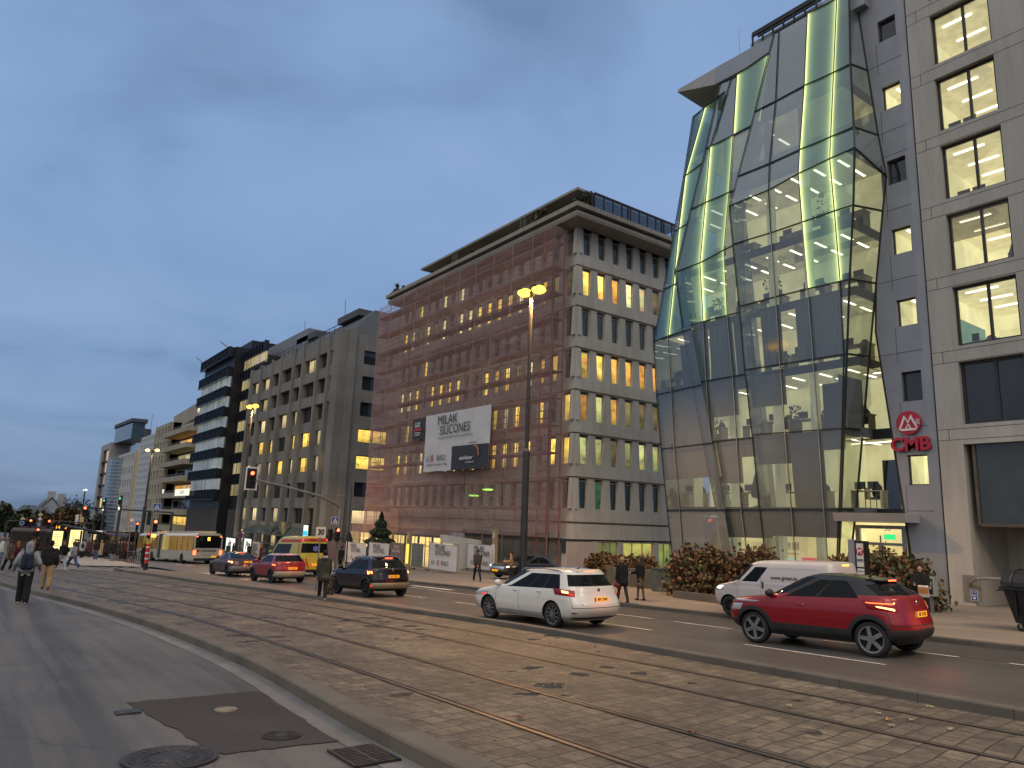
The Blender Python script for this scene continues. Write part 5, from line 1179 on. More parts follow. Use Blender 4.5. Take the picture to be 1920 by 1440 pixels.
CB1 = curt_band('cool curtain band', ((.42, .44, .44), (.34, .40, .46)), .62); CB2 = curt_band('warm curtain band', ((.80, .66, .36), (.66, .56, .34)), .62)
xl, xm, xr = hY(385, 680, GY).x, hY(441, 652, GY).x, -117.2
zt = 29.2; zb = zt-3.62*8+.2
MB().box(xl, xm, GY+.2, GY+14, -6.5, zt).box(xm, xr, GY+1.9, GY+14, -6.5, zt-3.4).box(xl+8, xm-4, GY+4, GY+12, zt, zt+2.6).build('wall', M_blk2, t)
for k in range(8):
    z0_ = zt-3.62*(k+1); z1_ = z0_+1.75
    MB().box(xl+.1, xm-.9, GY-.02, GY+.2, z1_-.0 if False else z0_+.05, z0_+1.9).build('window_band', CB1, t) if 0 < k < 7 else None
    mb = MB(); mb.box(xl, xm-.9, GY-.35, GY+.2, z0_+1.9, z0_+3.62)
    n = int((xm-.9-xl)/1.0)
    for i in range(n+1): x = xl+i*(xm-.9-xl)/n; mb.box(x-.06, x+.06, GY-.75, GY-.35, z0_+1.85, z0_+3.66)
    mb.box(xl-.1, xm-.8, GY-.8, GY-.35, z0_+3.58, z0_+3.68).box(xl-.1, xm-.8, GY-.8, GY-.35, z0_+1.82, z0_+1.9); mb.build('spandrel', M_blk, t)
    if k < 7:
        z2 = z0_-1.0; MB().box(xm+.8, xr-.4, GY+1.7, GY+1.9, z2+.0, z2+1.85).build('window_band', CB2, t)
        mb = MB(); mb.box(xm+.8, xr, GY+1.45, GY+1.9, z2+1.85, z2+3.62)
        for i in range(9): x = xm+.8+i*(xr-xm-.8)/8; mb.box(x-.05, x+.05, GY+1.1, GY+1.45, z2+1.85, z2+3.62)
        mb.build('spandrel', M_blk, t)
mb = MB()
for i in range(26): x = xl+i*(xr-xl)/25; mb.box(x-.05, x+.05, GY-.1+(1.7 if x > xm else 0), GY+.2+(1.7 if x > xm else 0), -4.5, zb+.1)
mb.build('louvre', P('grey fin', (.10, .10, .10), .5), t)
mb = MB(); [MB().tube([(a_, GY, zt), (a_-1.5, GY-1.5, zt+1.4)], .1, 4).build('roof_davit', M_pole, t) for a_ in (xl, xm-3)]
# set back grey attic volumes between the two blocks
ta = thing('attic_building', 'set back grey penthouse volumes above the black block', 'building', (-118, GY+8, 20))
a1, a2 = hY(500, 668, GY+4), hY(575, 655, GY+4); zt_ = hY(530, 640, GY+4).z
MB().box(a1.x, a2.x, GY+4, GY+14, 20, zt_).build('wall', P('grey render', (.17, .18, .20), .6), ta); MB().box(a1.x+1, a1.x+5.5, GY+3.9, GY+4, 23.6, 25.6).build('window', W_ora, ta)
# ------------------------------------------------------------------ beige block with corner balconies
M_bei = stone('cream render', (.25, .225, .17), (.33, .30, .23)); YB2 = 34.5
x0, x1, xm = hY(292, 808, YB2).x, hY(368, 790, YB2).x, hY(320, 800, YB2).x
t = thing('beige_balcony_building', 'beige apartment block with stacked angular corner balconies', 'building', (x1, YB2, zg(x1, YB2)))
z_t = hY(330, 787, YB2).z; fh = 3.35; nf = 7
mb = MB(); mb.box(xm, x1+6, YB2+2.2, YB2+14, -6.5, z_t-.5)
H = []
for k in range(nf):
    zt_ = z_t-.9-fh*k
    for i in range(5): xx = (i+.5)*(xm-x0)/5; H.append([xx-.75, xx+.75, zt_-2.1, zt_])
H = [h for h in H if h[2] > -5.8]
wallgrid(mb, (x0, YB2, 0), (1, 0, 0), (0, -1, 0), xm-x0, -6.6, z_t, H, .4); mb.box(xm-.3, xm, YB2, YB2+3, -6.5, z_t).box(x0, xm, YB2+.6, YB2+14, -6.5, z_t)
mb.build('wall', M_bei, t)
for j, h in enumerate(H): window(t, (x0+h[0], YB2+.3, h[2]), 0, h[1]-h[0], h[3]-h[2], G_dark if (j*7) % 9 else W_ora, M_wfr, fw=.1)
for k in range(nf):
    zt_ = z_t-.9-fh*k; 
    if zt_ < -4: continue
    mb = MB(); pl = [(xm-.3, YB2+2.3), (xm+1.5, YB2-1.6), (x1+.5, YB2-1.6), (x1+2.5, YB2+2.3)]
    mb.prism(pl, zt_-fh+.1, zt_-fh+1.15); mb.build('balcony', M_bei, t)
    mb = MB()
    for dz in (1.35, 1.6): mb.bar((xm-.3, YB2+2.1, zt_-fh+dz), (xm+1.5, YB2-1.5, zt_-fh+dz), .05).bar((xm+1.5, YB2-1.5, zt_-fh+dz), (x1+.5, YB2-1.5, zt_-fh+dz), .05)
    mb.build('balcony_rail', M_pole, t)
    m = [G_dark, W_ora, W_pale, G_dark, W_ora, G_dark, W_yel][k]
    window(t, (xm+2.0, YB2+2.1, zt_-fh+1.15), 0, x1-xm-1.5, 2.0, m, P('white window frame', (.5, .5, .5), .5), mull=(.25, .5, .75), fw=.16)
mb = MB(); mb.prism([(x0+4, YB2+3), (x1+3, YB2+1.0), (x1+3, YB2+14), (x0+4, YB2+14)], z_t-.5, z_t+2.8); mb.build('attic', M_bei, t)
MB().box(x1-4, x1-1.5, YB2+.9, YB2+1.2, z_t+.2, z_t+2.2).build('window', W_pale, t)
q = hY(341, 923, YB2-1.7); w2 = hY(354, 923, YB2-1.7).x-hY(328, 923, YB2-1.7).x
MB().box(q.x-w2/2, q.x+w2/2, YB2-1.75, YB2-1.65, q.z-.65, q.z+.65).build('lit_sign', E('sign white lit', (1, 1, .8), .85), t); text('ALEDIA', .95, M_ink, t, Vector((q.x+.5, YB2-1.8, q.z))-BASE[t.name], (rad(90), 0, 0))
q = hY(306, 923, YB2-1.0); MB().box(q.x-.75, q.x+.75, YB2-1.1, YB2-1.0, q.z-.6, q.z+.6).build('lit_sign', MATS['sign white lit'], t)
MB().box(x0+3, x1+1, YB2+1.0, YB2+1.4, -5.6, -3.4).build('shopfront', lit('shop warm', (.8, .68, .4), .5), t)
# ------------------------------------------------------------------ pale perforated slab
def block(name, lab, cat, xa, xb, Y, zt, mat, rows, cols, ww, wh, dep=.3, litf=.0, litm=None, first=.9, dark=None, zmin=-5.5, D=14):
    t = thing(name, lab, cat, (xb, Y, zg(max(xb, -112), Y)))
    fh = (zt-zmin)/rows; pc = (xb-xa)/cols; H = []
    for k in range(rows):
        for i in range(cols): H.append([(i+.5)*pc-ww/2, (i+.5)*pc+ww/2, zt-first-fh*k-wh, zt-first-fh*k])
    mb = MB(); wallgrid(mb, (xa, Y, 0), (1, 0, 0), (0, -1, 0), xb-xa, zmin-1.5, zt, H, dep); mb.face([(xb, Y, zmin-1.5), (xb, Y+D, zmin-1.5), (xb, Y+D, zt), (xb, Y, zt)]).face([(xa, Y, zt), (xb, Y, zt), (xb, Y+D, zt), (xa, Y+D, zt)]).face([(xa, Y+D, zmin-1.5), (xa, Y, zmin-1.5), (xa, Y, zt), (xa, Y+D, zt)]); mb.build('wall', mat, t)
    r = random.Random(rows*cols)
    for h in H: window(t, (xa+h[0], Y+dep-.08, h[2]), 0, h[1]-h[0], h[3]-h[2], litm if r.random() < litf else (dark or G_dark), M_dframe, fw=.09)
    return t
xa, xb = hY(263, 843, 35).x, hY(291, 812, 35).x
tb7 = block('perforated_building', 'pale blue grey slab building with a dense grid of tiny windows', 'building', xa, xb, 35, hY(280, 816, 35).z, P('pale precast', (.38, .41, .43), .7, 0, .1, .4), 15, 7, 1.1, 1.05, .3, 0, None, .6)
xa2, xb2 = hY(222, 858, 35.5).x, hY(254, 845, 35.5).x
tb8 = block('white_office_building', 'white office block with six rows of narrow dark windows and a glazed top floor', 'building', xa2, xb2, 35.5, hY(245, 847, 35.5).z, P('white panels', (.38, .37, .36), .6, 0, .08, .4), 6, 7, 1.5, 2.0, .3, .0, None, .8)
MB().box(xa2+3, xb2+2, 38, 46, hY(245, 847, 35.5).z, hY(250, 824, 35.5).z-.5).build('glazed_attic', glassdark('attic glass', (.10, .13, .17), .08), tb8)
MB().box(xb2+.02, xa-.1, 36.2, 44, -7, hY(262, 835, 35.5).z).build('warm_side_wall', P('ochre lit wall', (.50, .36, .18), .7, 0, .3, .15), tb8)
# glazed curved stair front between the white block and the tower
tg_ = thing('glazed_stair_tower', 'curved blue glass stair front between the white block and the far tower', 'building', (xa2-4, 35, -6))
xc0, xc1 = hY(207, 900, 35).x, hY(222, 900, 35).x; zt = hY(215, 862, 35).z
mb = MB(); n = 8
for i in range(n):
    a, b = pi*i/n, pi*(i+1)/n; p = lambda q, z: ((xc0+xc1)/2+(xc1-xc0)/2*cos(q), 35.5-2.4*sin(q), z); mb.face([p(b, -7), p(a, -7), p(a, zt), p(b, zt)])
mb.build('glass', glassdark('blue glass', (.09, .13, .17), .08), tg_)
mb = MB()
for k in range(20):
    z = -5+(zt+5)*k/19
    for i in range(n): a, b = pi*i/n, pi*(i+1)/n; mb.bar(((xc0+xc1)/2+(xc1-xc0)/2*cos(a), 35.45-2.45*sin(a), z), ((xc0+xc1)/2+(xc1-xc0)/2*cos(b), 35.45-2.45*sin(b), z), .12)
mb.build('transom', P('pale transom', (.4, .42, .45), .5), tg_)
# far tower with yellow windows and dark glass lantern
xa3, xb3 = hY(182, 833, 35).x, hY(208, 838, 35).x; z3 = hY(200, 833, 35).z
tb9 = thing('corner_tower_building', 'far corner office tower with tall yellow lit windows and a dark glass lantern roof', 'building', (xb3, 35, -6))
M_gr3 = P('grey brown panels', (.27, .255, .245), .6, 0, .08, .3); xmid = xa3+(xb3-xa3)*.38; fh3 = (z3+6)/7
mb = MB(); H = [[1.0, 6.5, z3-2-fh3*k-4.6, z3-2-fh3*k] for k in range(7)]; ang = atan2(6, xmid-xa3); U = Vector((cos(ang), -sin(ang), 0))
H2 = [[(xb3-xmid)*.25, (xb3-xmid)*.85, h[2], h[3]] for h in H]
wallgrid(mb, (xmid, 35, 0), (1, 0, 0), (0, -1, 0), xb3-xmid, -7.5, z3, H2, .6); L3 = sqrt(36+(xmid-xa3)**2); U = Vector(((xmid-xa3)/L3, -6/L3, 0)); N3 = Vector((-6/L3, -(xmid-xa3)/L3, 0))
H3 = [[L3*.15, L3*.55, h[2], h[3]] for h in H]; wallgrid(mb, (xa3, 41, 0), U, N3, L3, -7.5, z3, H3, .6); mb.face([(xa3, 41, z3), (xmid, 35, z3), (xb3, 35, z3), (xb3, 50, z3)]).face([(xb3, 35, -7), (xb3, 50, -7), (xb3, 50, z3), (xb3, 35, z3)]); mb.build('wall', M_gr3, tb9)
for k, h in enumerate(H2):
    window(tb9, (xmid+h[0], 35.5, h[2]), 0, (h[1]-h[0])*.42, h[3]-h[2], G_dark, M_dframe, fw=.3)
    window(tb9, (xmid+h[0]+(h[1]-h[0])*.42, 35.5, h[2]), 0, (h[1]-h[0])*.58, h[3]-h[2], [W_ora, W_ora, W_ora, G_grey, W_yel, W_dim, W_yel][k], M_dframe, fw=.3)
for h in H3: window(tb9, Vector((xa3, 41, h[2]))+U*h[0]-N3*.5, atan2(U.y, U.x), h[1]-h[0], h[3]-h[2], glassdark('copper glass', (.05, .02, .018), .1), M_dframe, fw=.3)
lx = [hY(a_, 850, 36).x for a_ in (201, 214, 238)]
MB().prism([(lx[0], 39), (lx[1], 35.5), (lx[2], 36.5), (lx[2], 40), (lx[0], 42)], z3-.5, z3+4.6).build('lantern', glassdark('lantern glass', (.03, .05, .055), .08), tb9)
MB().prism([(lx[0]-1, 38.6), (lx[1], 35), (lx[2]+1, 36), (lx[2]+1, 40.5), (lx[0]-1, 42.5)], z3+4.6, z3+5.6).build('roof', M_roofg, tb9)
mb = MB()
for k in range(4): x = xa3+14+k*12; mb.tube([(x, 44, z3+3), (x, 44, z3+9)], .07, 4)
mb.build('antenna', M_pole, tb9)
# dark upper storeys behind the row
tb_ = thing('roof_plant_building', 'dark rooftop plant block and sloping roof behind the white buildings', 'building', (-200, 50, -6))
a, b = hY(205, 850, 48), hY(292, 850, 48); z1 = hY(250, 829, 48).z; MB().raw([(a.x, 48, -6), (b.x, 48, -6), (b.x, 48, hY(288, 815, 48).z), (a.x, 48, z1-3), (a.x, 58, -6), (b.x, 58, -6), (b.x, 58, z1), (a.x, 58, z1-3)], [(0, 1, 2, 3), (4, 7, 6, 5), (3, 2, 6, 7), (1, 5, 6, 2), (0, 3, 7, 4)]).build('wall', P('brown grey wall', (.20, .185, .175), .7), tb_)
q = hY(266, 815, 50); MB().lathe([(3.2, -3), (3.2, 2.2), (0, 2.3)], 14, (q.x, 50, q.z)).build('cooling_unit', M_roofg, tb_)
# ------------------------------------------------------------------ far left: old houses and dark trees
def house(x0p, x1p, ye, yr, D, lab, wallc, roofc=None, chim=False, gable=False):
    q0 = ray(x0p, ye); q1 = ray(x1p, ye); s = D/(-q0.x); A = q0*s; s1 = D/(-q1.x); Bp = q1*s1; zt = A.z; r_ = ray((x0p+x1p)/2, yr); zr_ = (r_*(D/(-r_.x))).z
    h = thing('old_house', lab, 'house', (A.x, A.y, -7)); X = -D; ya, yb = A.y, Bp.y; dep = 16
    MB().box(X-dep, X, ya, yb, -8, zt).build('wall', wallc, h)
    if gable: MB().raw([(X+.05, ya, zt), (X+.05, yb, zt), (X+.05, (ya+yb)/2, zr_), (X-dep, ya, zt), (X-dep, yb, zt), (X-dep, (ya+yb)/2, zr_)], [(0, 1, 2), (3, 5, 4), (0, 3, 4, 1)]).build('gable', wallc, h); MB().raw([(X+.4, ya-.6, zt-.5), (X+.4, (ya+yb)/2, zr_+.3), (X-dep, (ya+yb)/2, zr_+.3), (X-dep, ya-.6, zt-.5), (X+.4, yb+.6, zt-.5), (X-dep, yb+.6, zt-.5)], [(0, 1, 2, 3), (1, 4, 5, 2)]).build('roof', roofc or M_roofg, h)
    else: MB().raw([(X+.4, ya-.6, zt), (X+.4, yb+.6, zt), (X-dep, yb+.6, zt), (X-dep, ya-.6, zt), (X-dep/2, ya+(yb-ya)*.2, zr_), (X-dep/2, yb-(yb-ya)*.2, zr_)], [(0, 1, 5, 4), (1, 2, 5), (2, 3, 4, 5), (3, 0, 4)]).build('roof', roofc or M_roofg, h)
    if chim: MB().box(X-4, X-2.5, (ya+yb)/2-1, (ya+yb)/2+1, zr_-3, zr_+2).build('chimney', P('pale chimney', (.35, .34, .33), .8), h)
    for k in range(3): y = ya+(yb-ya)*(k+.5)/3; window(h, (X+.04, y-.8, zt-3.5), rad(90), 1.6, 2.0, G_dark, M_wfr, fw=.14)
    return h
M_hw = P('old white wall', (.30, .33, .36), .8, 0, .1, .3); M_hg = P('old grey wall', (.16, .17, .18), .8)
house(78, 112, 950, 934, 250, 'white gabled old house with a chimney on the far skyline', M_hw, chim=True, gable=True)
house(100, 128, 957, 938, 258, 'slate roofed old house right of the white gable', M_hg, chim=True)
house(0, 34, 962, 952, 240, 'low dark roofed house at the far left edge', M_hg); house(-30, 22, 958, 946, 262, 'long dark roof on the far left skyline', M_hg)
house(36, 78, 960, 947, 268, 'long low grey house on the far skyline left of the white gable', M_hw); house(62, 98, 975, 951, 230, 'dark pyramid roofed house below the white gable', M_hg)
def tree(px, yb, yt, D, wpx, lab, mats, n=1500, bare=False, seed=0, s=.4):
    r = random.Random(seed); q = ray(px, yb); q = q*(D/(-q.x)); top = ray(px, yt); top = top*(D/(-top.x)); wd = abs((ray(px+wpx, yb)*(D/(-ray(px+wpx, yb).x))).y-(ray(px, yb)*(D/(-ray(px, yb).x))).y)
    x, y, z = q.x, q.y, min(q.z, -6); h = top.z-z
    root = thing('bare_tree' if bare else 'tree', lab, 'tree', (x, y, z), 0, 'trees at the far end of the street'); mb = MB()
    br = []
    for k in range(14 if bare else 9):
        a = r.uniform(0, 6.28); e1 = Vector((x+wd*.35*cos(a), y+wd*.35*sin(a), z+h*r.uniform(.5, .7))); e2 = Vector((x+wd*.8*cos(a+.3), y+wd*.8*sin(a+.3), z+h*r.uniform(.7, 1))); mb.tube([(x, y, z+h*.3), tuple(e1), tuple(e2)], [.18, .1, .03], 4); br += [e1, e2]
        if bare:
            for j in range(5): e3 = e1.lerp(e2, r.random()); mb.tube([tuple(e3), tuple(e3+Vector((r.uniform(-1, 1), r.uniform(-1.6, 1.6), r.uniform(.2, 1.8))))], [.05, .02], 3); br.append(e3)
    mb.tube([(x, y, z), (x, y, z+h*.35)], [.35, .25], 6); mb.build('trunk', M_bark, root)
    mb = MB(); 
    for k in range(n):
        c = r.choice(br); p = c+Vector((r.gauss(0, wd*.16), r.gauss(0, wd*.2), r.gauss(0, h*.1))); d = Vector((r.uniform(-1, 1), r.uniform(-1, 1), r.uniform(-1, 1))).normalized(); e_ = d.orthogonal().normalized(); q_ = s*r.uniform(.5, 1.3); mb.mat(r.randrange(len(mats))); mb.face([p-e_*q_, p+d*q_, p+e_*q_, p-d*q_])
    mb.build('crown', mats, root)
tree(20, 1005, 962, 165, 26, 'dark tree mass at the far left edge of the street', [M_leafd], 3000, seed=1, s=.5); tree(62, 1002, 966, 175, 22, 'dark tree left of the priority road signs', [M_leafd, M_leafb], 2400, seed=2, s=.5); tree(-14, 1005, 956, 160, 22, 'dark tree cut by the left edge of the picture', [M_leafd], 2500, seed=3, s=.5)
tree(128, 1000, 962, 150, 22, 'autumn brown tree behind the bus stop', [M_leafb, M_leafr, M_leafb], 2600, seed=4, s=.4); tree(98, 1000, 975, 150, 20, 'low russet tree left of the brown one', [M_leafr, M_leafb], 1600, seed=5, s=.4)
tree(132, 985, 938, 215, 20, 'bare tree against the sky beside the far tower', [M_leafd], 260, True, 6, .25); tree(152, 985, 940, 215, 20, 'second bare tree right beside the far tower', [M_leafd], 260, True, 7, .25); tree(176, 998, 972, 150, 14, 'small dark evergreen at the foot of the far tower', [M_leafd], 900, seed=8, s=.35)
tree(38, 1008, 975, 140, 24, 'low dark bushy tree beyond the left buses', [M_leafd], 2500, seed=9, s=.45); tree(85, 1004, 972, 200, 20, 'dark tree in front of the pyramid roof', [M_leafd, M_leafb], 1800, seed=10, s=.45)
# autumn shrubs and planters on the near pavement
def hedge(px, py, Y, rx, ry, ytop, lab, seed, mats, n=3200, s=.075):
    q = hY(px, py, Y); z = zg(q.x, Y)+.12; h = hY(px, ytop, Y).z-z
    return shrub('hydrangea_bush', q.x, Y, z, rx, ry, h, n, mats, lab, 'bush', 'autumn bushes in front of the offices', seed, s, 9)
hedge(1316, 1100, 25.2, 1.5, 1.3, 1028, 'broad russet and green bush beside the stone planter left of the white van', 71, [M_leafr, M_leafb, M_leafr, M_leafg, M_leafb], 5200)
hedge(1414, 1110, 25.6, 1.25, 1.0, 1030, 'bushy dark bush rising above the white van', 72, [M_leafr, M_leafb], 2600)
hedge(1640, 1120, 26.5, 1.9, 1.2, 1040, 'wide russet bush in front of the entrance doors', 73, [M_leafr, M_leafb, M_leafg], 4800); hedge(1590, 1110, 27.5, 1.0, .9, 1050, 'small russet bush left of the tenant sign', 75, [M_leafr, M_leafb], 1500)
hedge(1712, 1120, 26.8, .9, .9, 1048, 'small russet bush by the pay terminal', 74, [M_leafr, M_leafb, M_leafg], 1600)
q = hY(1132, 1088, 31.0)
for i, (px, yt) in enumerate(((1125, 1040), (1160, 1044), (1200, 1044))): hedge(px, 1090, 30.5+i*.2, 1.2, .9, yt, ['leafy brown bush leftmost in front of the lit shop window', 'brown bush in the middle behind the two walkers', 'brown bush right behind the long haired woman'][i], 81+i, [M_leafb, M_leafr, M_leafb], 2200, .085)
q = hY(1405, 1100, 26.4); zc = zg(q.x, 26.4)+.12; tcp = thing('cypress', 'slim dark clipped conifer between the bushes', 'tree', (q.x, 26.4, zc)); mb = MB(); r = random.Random(5); ht = hY(1405, 1022, 26.4).z-zc
for k in range(900):
    a, v = r.uniform(0, 6.28), r.random(); rd = .28*(1-v**3)*r.uniform(.8, 1.05); c = Vector((q.x+rd*cos(a), 26.4+rd*sin(a), zc+.2+v*(ht-.2))); d = Vector((r.uniform(-.4, .4), r.uniform(-.4, .4), 1)).normalized()*.06; e_ = d.orthogonal().normalized()*.04; mb.face([c-d, c+e_, c+d, c-e_])
mb.build('foliage', M_leafd, tcp); MB().tube([(q.x, 26.4, zc), (q.x, 26.4, zc+ht*.8)], .05, 6).build('trunk', M_bark, tcp)
def planter(pts, lab, h=.35):
    tpl = thing('stone_planter', lab, 'planter', (pts[0][0], pts[0][1], zg(*pts[0])+.12)); mb = MB()
    for a, b in zip(pts, pts[1:]): mb.bar((a[0], a[1], zg(*a)+.12+h/2), (b[0], b[1], zg(*b)+.12+h/2), .28, h)
    return mb.build('rim', M_kerb, tpl)
planter([hG(1267, 1121, .12)[:2], hG(1345, 1131, .12)[:2], hG(1400, 1140, .12)[:2]], 'low stone planter edge in front of the broad bush', .28)
a, b = hG(1140, 1095, .12), hG(1252, 1108, .12); tw = thing('low_wall', 'low ribbed grey concrete wall behind the two walkers', 'wall', (a.x, a.y, a.z)); mb = MB(); mb.bar((a.x, a.y, a.z+.45), (b.x, b.y, b.z+.45), .2, .95)
mb.build('panel', P('ribbed concrete', (.10, .10, .085), .8), tw); mb = MB()
for i in range(34): p = a.lerp(b, (i+.5)/34); d = (b-a).normalized(); n_ = Vector((d.y, -d.x, 0)); mb.obox((p.x+n_.x*.12, p.y+n_.y*.12, p.z+.45), (d.x*.05, d.y*.05, 0), (n_.x*.05, n_.y*.05, 0), (0, 0, .9))
mb.build('rib', P('ribbed concrete', (.10, .10, .085), .8), tw)
q = hG(1243, 1110, .12); tu = thing('utility_box', 'dark green electrical cabinet at the end of the ribbed wall', 'cabinet', q); MB().box(q.x-.5, q.x+.5, q.y-.2, q.y+.2, q.z, q.z+1.0).box(q.x-.53, q.x+.53, q.y-.23, q.y+.23, q.z+1.0, q.z+1.06).build('body', P('cabinet green grey', (.055, .07, .07), .5), tu); MB().box(q.x+.15, q.x+.2, q.y-.23, q.y-.2, q.z+.3, q.z+.55).build('handle', M_alu, tu)
# ------------------------------------------------------------------ street lamps
M_post = P('lamp post paint', (.045, .043, .042), .45, .3, .15, 3, .05); M_blackp = P('black plastic', (.015, .015, .016), .45, 0, .1); M_galv = P('galvanised post', (.25, .24, .23), .4, .6, .15, 3)
def lamp_head(root, p, d, w_, em, col, power, nm='lamp_head'):
    h = MB(); h.bar(p-Vector(d)*.35, p+Vector(d)*.35, w_, .11).build(nm, M_post, root) if False else None
    mb = MB(); mb.bar(p-Vector(d)*.36+Vector((0, 0, .05)), p+Vector(d)*.36+Vector((0, 0, .05)), .3, .1); o = mb.build(nm, M_post, root)
    mb = MB(); mb.ball(p+Vector((0, 0, -.06)), (.34, .34, .2), 14, 8); g = mb.build('lens', em, o, base=BASE[root.name]); g.parent = o
    if power:
        l = bpy.data.lights.new('lamp_light', 'SPOT'); l.spot_size = rad(152); l.spot_blend = .5; l.energy = power*1.9; l.color = col; l.shadow_soft_size = .25; lo = bpy.data.objects.new('lamp_light', l); COL.objects.link(lo); lo.location = p+Vector((0, 0, -.35))
    return o
E_sod = E('sodium lamp', (1, .50, .055), 4.0); E_sodc = E('sodium lamp warm', (1, .70, .28), 2.4)
def streetlamp(px0, px1, ytop, Y, lab, r0, r1, heads, em, col, power, collar=None):
    top = hY(px1, ytop, Y); x, y = top.x, Y; zb = zg(x, y)+.1
    root = thing('street_lamp', lab, 'street lamp', (x, y, zb), 0, 'street lamps'); mb = MB(); h = top.z-.25
    mb.tube([(x, y, zb), (x, y, zb+1.2), (x, y, zb+(h-zb)*.45), (x, y, zb+(h-zb)*.46), (x, y, h)], [r0, r0, r0*.92, r1*1.25, r1], 14); mb.tube([(x, y, zb), (x, y, zb+.25)], r0*1.4, 12); mb.build('pole', M_post, root)
    MB().bar((x+heads[0][0].x, y+heads[0][0].y, h+.05), (x+heads[-1][0].x, y+heads[-1][0].y, h+.05), .07).build('cross_arm', M_post, root)
    for off, pw in heads: lamp_head(root, Vector((x, y, h+.15))+off, Vector((0, 1, 0)), .3, em, col, power*pw)
    mb = MB(); mb.box(x-.06, x+.06, y-r0-.02, y-r0+.03, zb+.9, zb+1.5); mb.build('service_door', M_blackp, root)
    return root
streetlamp(985, 997, 540, 20.0, 'tall dark street lamp with two glowing orange heads in front of the red netting', .17, .08, [(Vector((-.42, -.1, 0)), 1), (Vector((.42, .1, .0)), 1)], E_sod, (1, .52, .17), 2000)
streetlamp(450, 474, 759, 20.8, 'street lamp with two orange heads in front of the precast block', .16, .08, [(Vector((-.5, -.1, 0)), 1), (Vector((.5, .1, 0)), 1)], E_sod, (1, .55, .2), 2000)
streetlamp(262, 286, 842, 19.5, 'street lamp with a pale yellow head in front of the beige balcony block', .24, .12, [(Vector((-.6, -.5, 0)), 1), (Vector((.7, .5, 0)), .5)], E_sodc, (1, .72, .38), 900)
streetlamp(155, 160, 917, 17.0, 'distant unlit looking street lamp against the sky left of the tower', .22, .11, [(Vector((-.9, 0, 0)), 1), (Vector((.9, 0, 0)), 1)], E('far lamp', (.7, .75, .8), 1.2), (1, 1, 1), 0)
# two more lamps of the same row stand beyond the right edge of the picture; only their light reaches the paving
for x, y, z, e_ in ((2, 19.5, 10.5, 3600), (-6, -4, 9.5, 900)):
    l = bpy.data.lights.new('lamp_light', 'SPOT'); l.spot_size = rad(150); l.spot_blend = .5; l.energy = e_; l.color = (1, .66, .34); l.shadow_soft_size = .3; lo = bpy.data.objects.new('lamp_light', l); COL.objects.link(lo); lo.location = (x, y, z)
# plain poles with tram signals by the crowd
E_green = E('signal green', (.1, .9, .4), 1.6); E_red = E('signal red', (1, .04, .03), 4.0); E_redhot = E('signal red core', (1, .10, .035), 7.0); E_amber = E('amber light', (1, .42, .05), 3.0); E_whitel = E('white light', (1, .9, .8), 1.3)
def signal_head(mb_root, p, s=1., lit_i=0, em=None, shield=False, facing=(1, -.15, 0), n=3, nm='signal_head'):
    """three lens head looking along facing; p is its centre"""
    f = Vector(facing).normalized(); r_ = Vector((-f.y, f.x, 0)); p = Vector(p); root = mb_root
    mb = MB(); mb.obox(p, r_*.30*s, f*.22*s, (0, 0, .30*n*s))
    for i in range(n):
        c = p+Vector((0, 0, (n/2-.5-i)*.29*s))+f*.11*s
        for k in range(7):
            a = pi*k/6; mb.obox(c+f*.09*s+(r_*cos(a)+Vector((0, 0, 1))*sin(a))*.115*s, f*.2*s, (r_*sin(a)-Vector((0, 0, 1))*cos(a))*.07*s, (r_*cos(a)+Vector((0, 0, 1))*sin(a))*.012*s)
    h = mb.build(nm, M_blackp, root)
    if shield: 
        m2 = MB(); m2.obox(p-f*.1*s, r_*.68*s, f*.02, (0, 0, (.30*n+.40)*s)); m2.build('backboard', P('backboard white', (.75, .68, .64), .6), root); m3 = MB(); m3.obox(p-f*.085*s, r_*.52*s, f*.02, (0, 0, (.30*n+.24)*s)); m3.build('backboard_field', M_blackp, root)
    for i in range(n):
        c = p+Vector((0, 0, (n/2-.5-i)*.29*s))+f*.125*s; m2 = MB(); m2.ball(c, (.10*s, .10*s, .10*s), 12, 8); lens = m2.build('lens', em if i == lit_i else P('dark lens', (.03, .015, .012), .2), root); lens.parent = h
    return h
def place(px, py, Y): return hY(px, py, Y)
for px, pt, Y, lab, i in ((190, 938, 13.5, 'dark pole with green and white tram signal, left of its twin', 0), (220, 934, 13.0, 'dark pole with green and white tram signal, right of its twin', 1)):
    tp = hY(px+8, pt, Y); root = thing('signal_pole', lab, 'signal pole', (tp.x, Y, zg(tp.x, Y)), 0, 'tram signal poles'); MB().tube([(tp.x, Y, zg(tp.x, Y)), (tp.x, Y, tp.z+.3)], [.17, .12], 10).build('pole', M_post, root)
    signal_head(root, (tp.x+.3, Y-.2, tp.z-.3), .85, 0, E_green, n=3); MB().ball((tp.x+.5, Y-.2, tp.z-1.1), (.08, .08, .18)).build('lower_lens', E_whitel, root)
